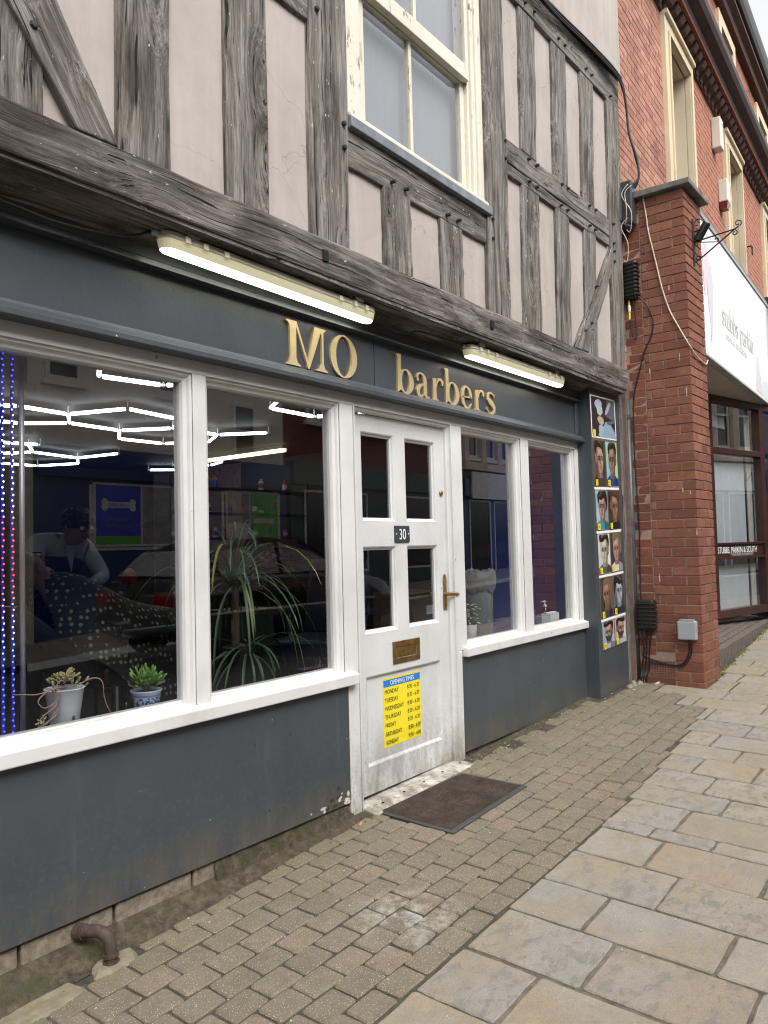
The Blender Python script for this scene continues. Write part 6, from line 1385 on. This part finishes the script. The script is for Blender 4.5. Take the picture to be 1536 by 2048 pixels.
N = dict(hip=(*hip, .13), waist=(-.565, 2.12, 1.17, .125), chest=(*chest, .135), neck=(*neck, .055), jaw=(-.55, 1.79, 1.475, .062), head=(-.545, 1.76, 1.535, .092), crown=(-.54, 1.755, 1.60, .06),
         sl=(*SL, .058), el=(*EL, .042), wl=(-.85, 1.65, 1.285, .028), hl=(*HL_, .036), sr=(*SR, .058), er=(*ER, .042), wr=(-.50, 1.69, 1.19, .028), hr=(*HR_, .036),
         tl=(-.65, 2.2, .93, .085), kl=(-.66, 2.13, .56, .06), al=(-.66, 2.2, .19, .042), fl=(-.67, 2.08, .135, .04), tr=(-.47, 2.2, .93, .085), kr=(-.46, 2.13, .56, .06), ar=(-.46, 2.2, .19, .042), fr=(-.45, 2.08, .135, .04))
E2 = [('hip', 'waist'), ('waist', 'chest'), ('chest', 'neck'), ('neck', 'jaw'), ('jaw', 'head'), ('head', 'crown'), ('chest', 'sl'), ('sl', 'el'), ('el', 'wl'), ('wl', 'hl'), ('chest', 'sr'), ('sr', 'er'), ('er', 'wr'), ('wr', 'hr'), ('hip', 'tl'), ('tl', 'kl'), ('kl', 'al'), ('al', 'fl'), ('hip', 'tr'), ('tr', 'kr'), ('kr', 'ar'), ('ar', 'fr')]
for s_, h_, dd in (('l', Vector(HL_), Vector((-.05, -.08, .0))), ('r', Vector(HR_), Vector((-.08, -.045, -.03)))):
    d = dd.normalized(); side = d.cross(Vector((0, 0, 1))).normalized()
    for i, (o_, L) in enumerate(((-.024, .06), (-.008, .075), (.008, .08), (.024, .068))):
        p0 = h_+side*o_+d*.03; p1 = p0+d*L*.55+Vector((0, 0, -.006)); p2 = p1+d*L*.45+Vector((0, 0, -.022)); N[f'{s_}f{i}a'] = (*p0, .011); N[f'{s_}f{i}b'] = (*p1, .0095); N[f'{s_}f{i}c'] = (*p2, .008); E2 += [('h'+s_, f'{s_}f{i}a'), (f'{s_}f{i}a', f'{s_}f{i}b'), (f'{s_}f{i}b', f'{s_}f{i}c')]
    p0 = h_-side*.032; p1 = p0-side*.02+d*.035+Vector((0, 0, -.012)); N[f'{s_}ta'] = (*p0, .013); N[f'{s_}tb'] = (*p1, .010); E2 += [('h'+s_, f'{s_}ta'), (f'{s_}ta', f'{s_}tb')]
skinbody('body', N, E2, 'hip', [SKIN], bar)
def scale_nodes(keys, k, over={}): return {q: (*N[q][:3], over.get(q, N[q][3]*k)) for q in keys}
skinbody('shirt', scale_nodes(['waist', 'chest', 'neck', 'sl', 'el', 'sr', 'er', 'wl', 'wr'], 1.22, dict(wl=.038, wr=.038, neck=.064)), [('waist', 'chest'), ('chest', 'neck'), ('chest', 'sl'), ('sl', 'el'), ('el', 'wl'), ('chest', 'sr'), ('sr', 'er'), ('er', 'wr')], 'waist', [SHIRT], bar)
skinbody('waistcoat', {'hip': (*hip, .175), 'waist': (-.565, 2.11, 1.17, .182), 'chest': (-.57, 1.97, 1.34, .180), 'ch2': (-.565, 1.94, 1.41, .125)}, [('hip', 'waist'), ('waist', 'chest'), ('chest', 'ch2')], 'hip', [VEST], bar)
skinbody('trousers', scale_nodes(['hip', 'tl', 'kl', 'al', 'tr', 'kr', 'ar'], 1.18, dict(hip=.15)), [('hip', 'tl'), ('tl', 'kl'), ('kl', 'al'), ('hip', 'tr'), ('tr', 'kr'), ('kr', 'ar')], 'hip', [TROU], bar)
b = MB(); b.ball((-.54, 1.785, 1.575), .101, 26, sc=(1.0, 1.05, .86)); rh = random.Random(2); b.V = [(x+rh.gauss(0, .005), y+rh.gauss(0, .005), z+rh.gauss(0, .006)) for x, y, z in b.V]; b.build('hair', HAIR, bar)
b = MB(); b.prism([(-.655, 1.425), (-.60, 1.52), (-.575, 1.50), (-.60, 1.42)], 1.83, 1.835); b.prism([(-.50, 1.505), (-.455, 1.45), (-.50, 1.40), (-.535, 1.46)], 1.82, 1.825); b.prism([(-.60, 1.42), (-.53, 1.43), (-.56, 1.26)], 1.832, 1.838); b.build('shirt_collar', SHIRT, bar)
b = MB(); fc = Vector((-.545, 1.68, 1.515))
for s_ in (-1, 1): b.ball(fc+Vector((s_*.033, .004, .01)), .012, 8, m=0); b.box(tuple(fc+Vector((s_*.033-.02, -.002, .028))), tuple(fc+Vector((s_*.033+.02, .006, .034))), 1)
b.ball(fc+Vector((0, -.012, -.018)), .016, 8, m=2, sc=(.8, 1.1, 1.5)); b.box(tuple(fc+Vector((-.022, .002, -.055))), tuple(fc+Vector((.022, .01, -.048))), 3)
for s_ in (-1, 1): b.ball(fc+Vector((s_*.09, .085, .005)), .022, 8, m=2, sc=(.4, .8, 1.3))
b.build('face', [WPRINT, HAIR, SKIN, simple('lip', (.26, .11, .09), .5)], bar, smooth=True)
b = MB(); 
for s_ in (-1, 1):
    c_ = fc+Vector((s_*.034, -.016, .008)); b.tube([c_+Vector((.026*math.cos(6.283*i/12), 0, .02*math.sin(6.283*i/12))) for i in range(13)], .0025, 5); b.tube([c_+Vector((s_*.026, 0, .004)), c_+Vector((s_*.05, .09, .008))], .002, 5)
b.build('spectacles', HAIR, bar)
cus = thing('person', 'customer lying back in the barber chair under a dark patterned cape', 'person', (-.4, 1.5, ZF+.6))
C2 = dict(hip=(-.40, 1.5, .84, .12), waist=(-.55, 1.5, .96, .12), chest=(-.76, 1.5, 1.10, .13), neck=(-.90, 1.5, 1.20, .052), jaw=(-.96, 1.49, 1.27, .062), head=(-1.02, 1.49, 1.32, .088), crown=(-1.08, 1.49, 1.35, .06),
          sl=(-.77, 1.32, 1.12, .055), el=(-.58, 1.30, .90, .04), hl=(-.34, 1.38, .86, .034), sr=(-.77, 1.68, 1.12, .055), er=(-.58, 1.70, .90, .04), hr=(-.34, 1.62, .86, .034),
          tl=(-.32, 1.40, .82, .08), kl=(.06, 1.39, .82, .058), al=(.24, 1.39, .42, .04), fl=(.34, 1.39, .36, .038), tr=(-.32, 1.60, .82, .08), kr=(.06, 1.61, .82, .058), ar=(.24, 1.61, .42, .04), fr=(.34, 1.61, .36, .038))
E3 = [('hip', 'waist'), ('waist', 'chest'), ('chest', 'neck'), ('neck', 'jaw'), ('jaw', 'head'), ('head', 'crown'), ('chest', 'sl'), ('sl', 'el'), ('el', 'hl'), ('chest', 'sr'), ('sr', 'er'), ('er', 'hr'), ('hip', 'tl'), ('tl', 'kl'), ('kl', 'al'), ('al', 'fl'), ('hip', 'tr'), ('tr', 'kr'), ('kr', 'ar'), ('ar', 'fr')]
for s_, y in (('l', 1.38), ('r', 1.62)):
    for i in range(4): yy = y-.024+.016*i; C2[f'{s_}{i}a'] = (-.305, yy, .865, .011); C2[f'{s_}{i}b'] = (-.265, yy, .86, .0095); C2[f'{s_}{i}c'] = (-.235, yy, .845, .008); E3 += [('h'+s_, f'{s_}{i}a'), (f'{s_}{i}a', f'{s_}{i}b'), (f'{s_}{i}b', f'{s_}{i}c')]
    k = 1 if s_ == 'l' else -1; C2[s_+'t'] = (-.32, y+.04*k, .87, .012); C2[s_+'u'] = (-.285, y+.05*k, .865, .010); E3 += [('h'+s_, s_+'t'), (s_+'t', s_+'u')]
skinbody('body', C2, E3, 'hip', [SKIN2], cus)
b = MB(); b.ball((-1.055, 1.49, 1.315), .088, 12, sc=(.8, 1.02, .9)); b.build('hair', simple('cropped_hair', (.06, .04, .03), .8), cus, smooth=True)
b = MB()
for s_ in (-1, 1): b.ball((-.985, 1.49+s_*.088, 1.30), .024, 8, sc=(.8, .4, 1.3), m=0); b.ball((-.965, 1.49+s_*.032, 1.372), .011, 8, m=1); b.box((-.955, 1.49+s_*.03-.018, 1.378), (-.975, 1.49+s_*.03+.018, 1.385), 2)
b.ball((-.945, 1.49, 1.365), .017, 8, m=0); b.box((-.915, 1.468, 1.335), (-.905, 1.512, 1.345), 3); b.build('face', [SKIN2, WPRINT, HAIR, bpy.data.materials['lip']], cus, smooth=True)
def capem():
    m = Mt('dark_patterned_cape', rough=.75); v = m.obj(); vo = m.node('TexVoronoi', 'Distance', None, Vector=v, Scale=27, Randomness=.3); vo2 = m.noise(v, 70, 2)
    f = m.ramp(m.math('ADD', vo, m.math('MULTIPLY', vo2, .22)), (.34, 1.), (.44, 0.)); m.col(m.mix(f, (.012, .012, .011), (.26, .245, .21))); return m.m
b = MB(); rg = [(-.955, 1.25, .20), (-.86, 1.275, .36), (-.74, 1.265, .42), (-.58, 1.17, .43), (-.40, 1.08, .42), (-.20, 1.03, .39), (-.02, 1.0, .37), (.12, .96, .34), (.25, .84, .32), (.33, .66, .30), (.37, .50, .28)]; nv = 14; vs = []; rr = random.Random(5)
for i, (x, z_, hw_) in enumerate(rg):
    for j in range(nv+1):
        u = j/nv*2-1; drop = .58*abs(u)**3.0*(.7+min(1, i/3)*.3); vs.append((x+.03*math.sin(j*1.7+i)*abs(u), 1.5+hw_*u*(1-.15*abs(u)), z_-drop+.012*math.sin(j*2.1+i*1.3)))
fs = [(i*(nv+1)+j, i*(nv+1)+j+1, (i+1)*(nv+1)+j+1, (i+1)*(nv+1)+j) for i in range(len(rg)-1) for j in range(nv)]; b.add(vs, fs); o = b.build('cape', capem(), cus, smooth=True)
s_ = o.modifiers.new('sub', 'SUBSURF'); s_.levels = 1; s_.render_levels = 1
# ------------------------------------------------------------------ the far side of the street (seen mirrored in the shop windows)
YO = -9.0
CR = simple('cream_painted_brick', (.68, .65, .58), .85, var=.12, sc=3, bump=.3); RB = simple('far_red_brick', (.17, .06, .045), .9, var=.25, sc=8, bump=.3); STN = simple('far_cream_stone', (.56, .50, .39), .85, var=.2, sc=4); BLS = simple('blue_shopfront', (.008, .022, .15), .4, var=.15); GRS = simple('dark_green_shopfront', (.012, .035, .028), .4); RND = simple('grey_render', (.32, .31, .29), .9, var=.15, sc=2); SLT = simple('far_slate', (.05, .052, .06), .8); WFR = simple('far_white_frame', (.62, .62, .6), .5)
GLS = Mt('far_window_glass', (.02, .024, .028), .06).m
def facade(x0, x1, h, wallm, label, wins, sw=.95, sh_=1.3, depth=6, roofh=1.8):
    t = thing('street_building', label, 'building', ((x0+x1)/2, YO-depth/2, gz(x0, YO)), group='buildings across the street')
    z0 = gz(x0, YO)-.2; b = MB(); b.box((x0, YO-depth, z0), (x1, YO, h)); b.build('wall', wallm, t)
    b = MB(); b.prism([(YO+.25, h), (YO-depth/2, h+roofh), (YO-depth-.2, h)], x0, x1, ax='x'); b.build('roof', SLT, t)
    b = MB(); b.box((x0, YO+.005, h-.25), (x1, YO+.18, h-.002)); b.build('eaves', wallm, t)
    for x, z in wins:
        b = MB(); b.box((x, YO+.004, z), (x+sw, YO+.05, z+.07)); b.box((x, YO+.004, z+sh_-.07), (x+sw, YO+.05, z+sh_)); b.box((x, YO+.004, z+.07), (x+.07, YO+.05, z+sh_-.07)); b.box((x+sw-.07, YO+.004, z+.07), (x+sw, YO+.05, z+sh_-.07)); b.box((x+.07, YO+.004, z+sh_/2-.03), (x+sw-.07, YO+.045, z+sh_/2+.03)); b.box((x-.08, YO+.004, z-.1), (x+sw+.08, YO+.12, z-.004)); f = b.build('window', WFR, t)
        b = MB(); b.quad((x+.07, YO+.02, z+.07), (x+sw-.07, YO+.02, z+.07), (x+sw-.07, YO+.02, z+sh_-.07), (x+.07, YO+.02, z+sh_-.07)); b.build('pane', GLS, f)
    return t
def shopf(t, x0, x1, zt, m, panes, zb=.9):
    z0 = gz(x0, YO); b = MB(); b.box((x0, YO+.004, zt), (x1, YO+.22, zt+.5)); b.build('fascia', m, t)
    b = MB(); b.box((x0, YO+.004, z0-.05), (x1, YO+.10, zt-.002)); b.build('shopfront', m, t)
    for a, c in panes:
        b = MB(); b.box((a, YO+.102, zb), (c, YO+.12, zb+.05)); b.box((a, YO+.102, zt-.15), (c, YO+.12, zt-.1)); b.box((a, YO+.102, zb+.05), (a+.05, YO+.12, zt-.15)); b.box((c-.05, YO+.102, zb+.05), (c, YO+.12, zt-.15)); f = b.build('shop_window', WFR, t)
        b = MB(); b.quad((a+.05, YO+.108, zb+.05), (c-.05, YO+.108, zb+.05), (c-.05, YO+.108, zt-.15), (a+.05, YO+.108, zt-.15)); b.build('pane', GLS, f)
facade(-16, -7.0, 7.2, RB, 'red brick terrace opposite, at the near end of the street', [(-15+2.4*i, 3.9) for i in range(3)])
t = facade(-6.98, 2.9, 7.6, RND, 'grey rendered building opposite with a stone doorway', [(-6+2.5*i, 4.0) for i in range(4)]); shopf(t, -6.9, 1.6, 2.7, simple('black_shopfront', (.015, .015, .018), .4), [(-6.5, -3.9), (-3.3, -.8)])
b = MB(); b.box((2.0, YO+.004, 0), (2.3, YO+.3, 3.6)); b.box((2.5, YO+.004, 0), (2.85, YO+.3, 3.6)); b.box((1.9, YO+.004, 3.6), (2.88, YO+.36, 4.0)); b.build('stone_doorway', STN, t)
t = facade(2.92, 8.5, 7.4, CR, 'cream painted brick building opposite over a blue pet shop front', [(3.2, 4.2), (7.08, 3.2), (5.3, 4.25)], .62, 1.12); shopf(t, 2.95, 8.45, 2.62, BLS, [(3.9, 5.62), (6.7, 8.25)], 1.42)
PBG = simple('deep_blue_poster', (.03, .04, .55), .4); PGR = simple('green_poster', (.09, .42, .05), .4); PWH = simple('poster_white', (.6, .6, .6), .4)
pt = thing('shop_poster', 'blue and white pet grooming poster in the window across the street', 'poster', (4.75, YO+.12, 1.5), group='posters of the pet shop across the street')
b = MB(); b.box((3.95, YO+.125, 1.48), (5.57, YO+.14, 2.56)); b.build('sheet', PWH, pt); b = MB(); b.box((4.0, YO+.1405, 1.66), (4.86, YO+.143, 2.52)); b.build('blue_print', PBG, pt); b = MB(); b.box((4.0, YO+.1405, 1.52), (4.86, YO+.143, 1.655)); b.build('green_print', PGR, pt); b = MB(); b.box((4.9, YO+.1405, 1.52), (5.52, YO+.143, 2.52)); b.build('grey_print', simple('poster_grey', (.25, .25, .27), .5, var=.4, sc=5), pt)
MT = T(4.43, YO+.146, 2.17) @ Matrix.Rotation(rad(180), 4, 'Z')
b = MB(); b.box((-.26, 0, -.03), (.26, .001, .07)); [b.lathe([(.062, 0), (.001, .0005)], (sx_*.27, .0005, sz_*.045+.02), 12, M=Matrix.Rotation(rad(90), 4, 'X')) for sx_ in (-1, 1) for sz_ in (-1, 1)]
b.build('bone_print', PWH, pt, MT, local=True)
text('FOUR PAWS', .085, PBG, MT @ T(0, -.002, -.012), parent=pt, align='CENTER', sx=.85); text('Professional Pet', .075, PGR, MT @ T(0, -.001, -.25), parent=pt, align='CENTER'); text('Grooming Salon', .075, PGR, MT @ T(0, -.001, -.36), parent=pt, align='CENTER')
pt = thing('shop_poster', 'green and grey poster in the second pet shop window across the street', 'poster', (7.5, YO+.12, 1.6), group='posters of the pet shop across the street')
b = MB(); b.box((6.78, YO+.125, 1.5), (8.2, YO+.14, 2.54)); b.build('sheet', PWH, pt); b = MB(); b.box((7.42, YO+.1405, 1.54), (8.16, YO+.143, 2.5)); b.build('green_print', PGR, pt); b = MB(); b.box((6.82, YO+.1405, 1.9), (7.38, YO+.143, 2.5)); b.build('grey_print', bpy.data.materials['poster_grey'], pt); b = MB(); b.box((7.5, YO+.1435, 1.9), (8.05, YO+.145, 2.0)); b.build('bone_print', PWH, pt)
t = facade(8.52, 15.4, 8.2, RB, 'dark red brick building opposite with a green shop front', [(9.2+2.1*i, 4.2) for i in range(3)], .9, 1.5); shopf(t, 8.6, 15.3, 2.75, GRS, [(9.0, 11.2), (12.0, 14.8)], .8)
t = facade(15.42, 18.6, 8.5, STN, 'ornate cream stone building opposite with tall windows', [(15.9, 3.9), (16.9, 3.9), (17.8, 3.9)], .55, 1.9)
for x in (15.7, 16.65, 17.6, 18.42): b = MB(); b.box((x-.11, YO+.004, 3.75), (x+.11, YO+.16, 5.9)); b.box((x-.17, YO+.004, 5.9), (x+.17, YO+.22, 6.1)); b.ball((x, YO+.2, 6.0), .14, 8); b.build('pilaster', STN, t)
b = MB(); b.box((15.42, YO+.004, 3.5), (18.6, YO+.3, 3.72)); b.build('string_course', STN, t); shopf(t, 15.45, 18.55, 2.75, BLS, [(15.8, 17.0), (17.2, 18.3)], .5)
sgn = thing('shop_sign', 'white shop sign with black letters across the street', 'sign', (17, YO+.25, 2.8)); b = MB(); b.box((15.75, YO+.225, 2.68), (18.3, YO+.27, 3.45)); b.build('panel', PWH, sgn)
MS = T(17.0, YO+.272, 2.95) @ Matrix.Rotation(rad(180), 4, 'Z'); text('N', .42, INK, MS @ T(-.9, 0, -.02), parent=sgn, align='CENTER')
t = facade(18.62, 30, 8.0, simple('mauve_render', (.20, .15, .22), .8), 'mauve rendered building opposite with a wide pale shop sign', [(19.5+2.2*i, 4.3) for i in range(4)]); shopf(t, 18.7, 29, 2.8, BLS, [(19.2, 22), (23, 28)], .6)
sgn = thing('shop_sign', 'pale shop sign with green letters further along across the street', 'sign', (21, YO+.25, 2.8)); b = MB(); b.box((19.4, YO+.225, 2.72), (23.6, YO+.27, 3.35)); b.build('panel', PWH, sgn); text('en', .5, PGR, T(20.6, YO+.272, 2.9) @ Matrix.Rotation(rad(180), 4, 'Z'), parent=sgn, align='CENTER')
facade(30.02, 55, 8.0, RB, 'long red brick terrace far along the opposite side', [(31+2.5*i, 4.2) for i in range(8)])

# black car parked across the road
CARP = Mt('black_car_paint', (.008, .008, .010), .12, 0, .6).m; CG = Mt('car_glass', (.20, .22, .22), .04, 0, 1.0).m; TYR = simple('tyre_rubber', (.015, .015, .015), .8); RIM = simple('alloy_rim', (.35, .35, .36), .3, .9)  # car glass base is lightened to imitate the sky reflected in it
YC, ZC = -5.55, gz(4.6, -5.55)-.10
car = thing('parked_car', 'black car parked across the road facing away along the street', 'car', (4.7, YC, ZC))
prof = [(2.45, .45, .62, .80), (2.52, .36, .95, .86), (2.70, .28, 1.02, .88), (3.05, .25, 1.06, .89), (3.6, .25, 1.06, .90), (4.4, .25, 1.05, .90), (5.2, .25, 1.03, .90), (5.75, .25, 1.0, .90), (6.3, .27, .93, .88), (6.75, .32, .80, .82), (6.88, .42, .66, .72)]
b = MB(); vs = []
for x, zl, zh, hw_ in prof:
    for y, z in ((-hw_*.92, zl), (-hw_, zl+.12), (-hw_*1.0, (zl+zh)/2), (-hw_*.97, zh-.06), (-hw_*.88, zh), (0, zh+.03), (hw_*.88, zh), (hw_*.97, zh-.06), (hw_, (zl+zh)/2), (hw_, zl+.12), (hw_*.92, zl)): vs.append((x, YC+y, ZC+z))
n = 11; fs = [(i*n+k, i*n+(k+1) % n, (i+1)*n+(k+1) % n, (i+1)*n+k) for i in range(len(prof)-1) for k in range(n)]+[tuple(range(n)), tuple(range(len(vs)-1, len(vs)-n-1, -1))]; b.add(vs, fs); b.build('body', CARP, car, smooth=True)
b = MB(); st_ = [(2.72, 1.02, .82, .80), (3.05, 1.36, .66, .76), (3.5, 1.50, .62, .74), (4.2, 1.54, .62, .74), (4.75, 1.49, .63, .75), (5.2, 1.28, .70, .79), (5.70, 1.0, .84, .84)]; vs = []
for x, zt_, ht, hb in st_: vs += [(x, YC-hb*.97, ZC+1.0), (x, YC-ht, ZC+zt_-.03), (x, YC-ht+.08, ZC+zt_), (x, YC+ht-.08, ZC+zt_), (x, YC+ht, ZC+zt_-.03), (x, YC+hb*.97, ZC+1.0)]
n = 6; b.add(vs, [(i*n+k, i*n+k+1, (i+1)*n+k+1, (i+1)*n+k) for i in range(len(st_)-1) for k in range(5)]); b.build('roof', CARP, car, smooth=False)
for nm, q in (('windscreen', [(4.80, -.58, 1.475), (4.80, .58, 1.475), (5.66, .78, 1.03), (5.66, -.78, 1.03)]), ('rear_window', [(2.76, -.76, 1.06), (2.76, .76, 1.06), (3.05, .60, 1.37), (3.05, -.60, 1.37)])):
    b = MB(); up = Vector((.02 if nm == 'windscreen' else -.02, 0, .015)); b.quad(*[tuple(Vector((x, YC+y, ZC+z))+up) for x, y, z in q]); b.build(nm, CG, car)
for s_ in (-1, 1):
    for q in ([(3.15, 1.04, 1.36), (4.15, 1.04, 1.48)], [(4.22, 1.04, 1.48), (5.35, 1.04, 1.12)]):
        (xa, zb_, za), (xb, _, zc) = q; b = MB(); b.quad((xa, YC+s_*.83, ZC+zb_+.02), (xb+(.12 if xb > 5 else 0), YC+s_*.83, ZC+zb_+.02), (xb-(.45 if xb > 5 else 0), YC+s_*.715, ZC+zc+(.20 if xb > 5 else 0)), (xa, YC+s_*.72, ZC+za)); b.build('side_window', CG, car)
    b = MB(); b.ball((5.05, YC+s_*1.0, ZC+1.08), .11, 8, sc=(.7, 1, .8)); b.build('wing_mirror', CARP, car, smooth=True)
    b = MB(); b.hexa([(6.72, YC+s_*.5-.14, ZC+.62), (6.90, YC+s_*.5-.14, ZC+.60), (6.90, YC+s_*.5+.14, ZC+.60), (6.72, YC+s_*.5+.14, ZC+.62), (6.60, YC+s_*.5-.14, ZC+.76), (6.82, YC+s_*.5-.14, ZC+.72), (6.82, YC+s_*.5+.14, ZC+.72), (6.60, YC+s_*.5+.14, ZC+.76)]); b.build('headlight', simple('headlight_lens', (.5, .5, .5), .1), car)
    b = MB(); b.box((2.42, YC+s_*.62-.14, ZC+.72), (2.50, YC+s_*.62+.14, ZC+.88)); b.build('tail_light', simple('tail_lens', (.25, .01, .01), .2), car)
    b = MB(); b.box((2.9, YC+s_*.905-.008, ZC+.60), (6.1, YC+s_*.905+.008, ZC+.63)); b.build('side_trim', CHROME, car)
    for x in (3.25, 5.95):
        b = MB(); b.lathe([(.20, -.1), (.31, -.1), (.33, -.06), (.33, .06), (.31, .1), (.20, .1)], (x, YC+s_*.80, ZC+.33), 24, M=Matrix.Rotation(rad(90), 4, 'X')); wl_ = b.build('wheel', TYR, car, smooth=False)
        b = MB(); b.lathe([(.205, -.09), (.205, .09), (.03, .07)], (x, YC+s_*.80, ZC+.33), 20, M=Matrix.Rotation(rad(90), 4, 'X')); [b.box((x-.02, YC+s_*.905-.01, ZC+.33+.03), (x+.02, YC+s_*.905+.004, ZC+.33+.19)) for _ in (0,)]; b.build('rim', RIM, wl_)
bpy.context.view_layer.update()
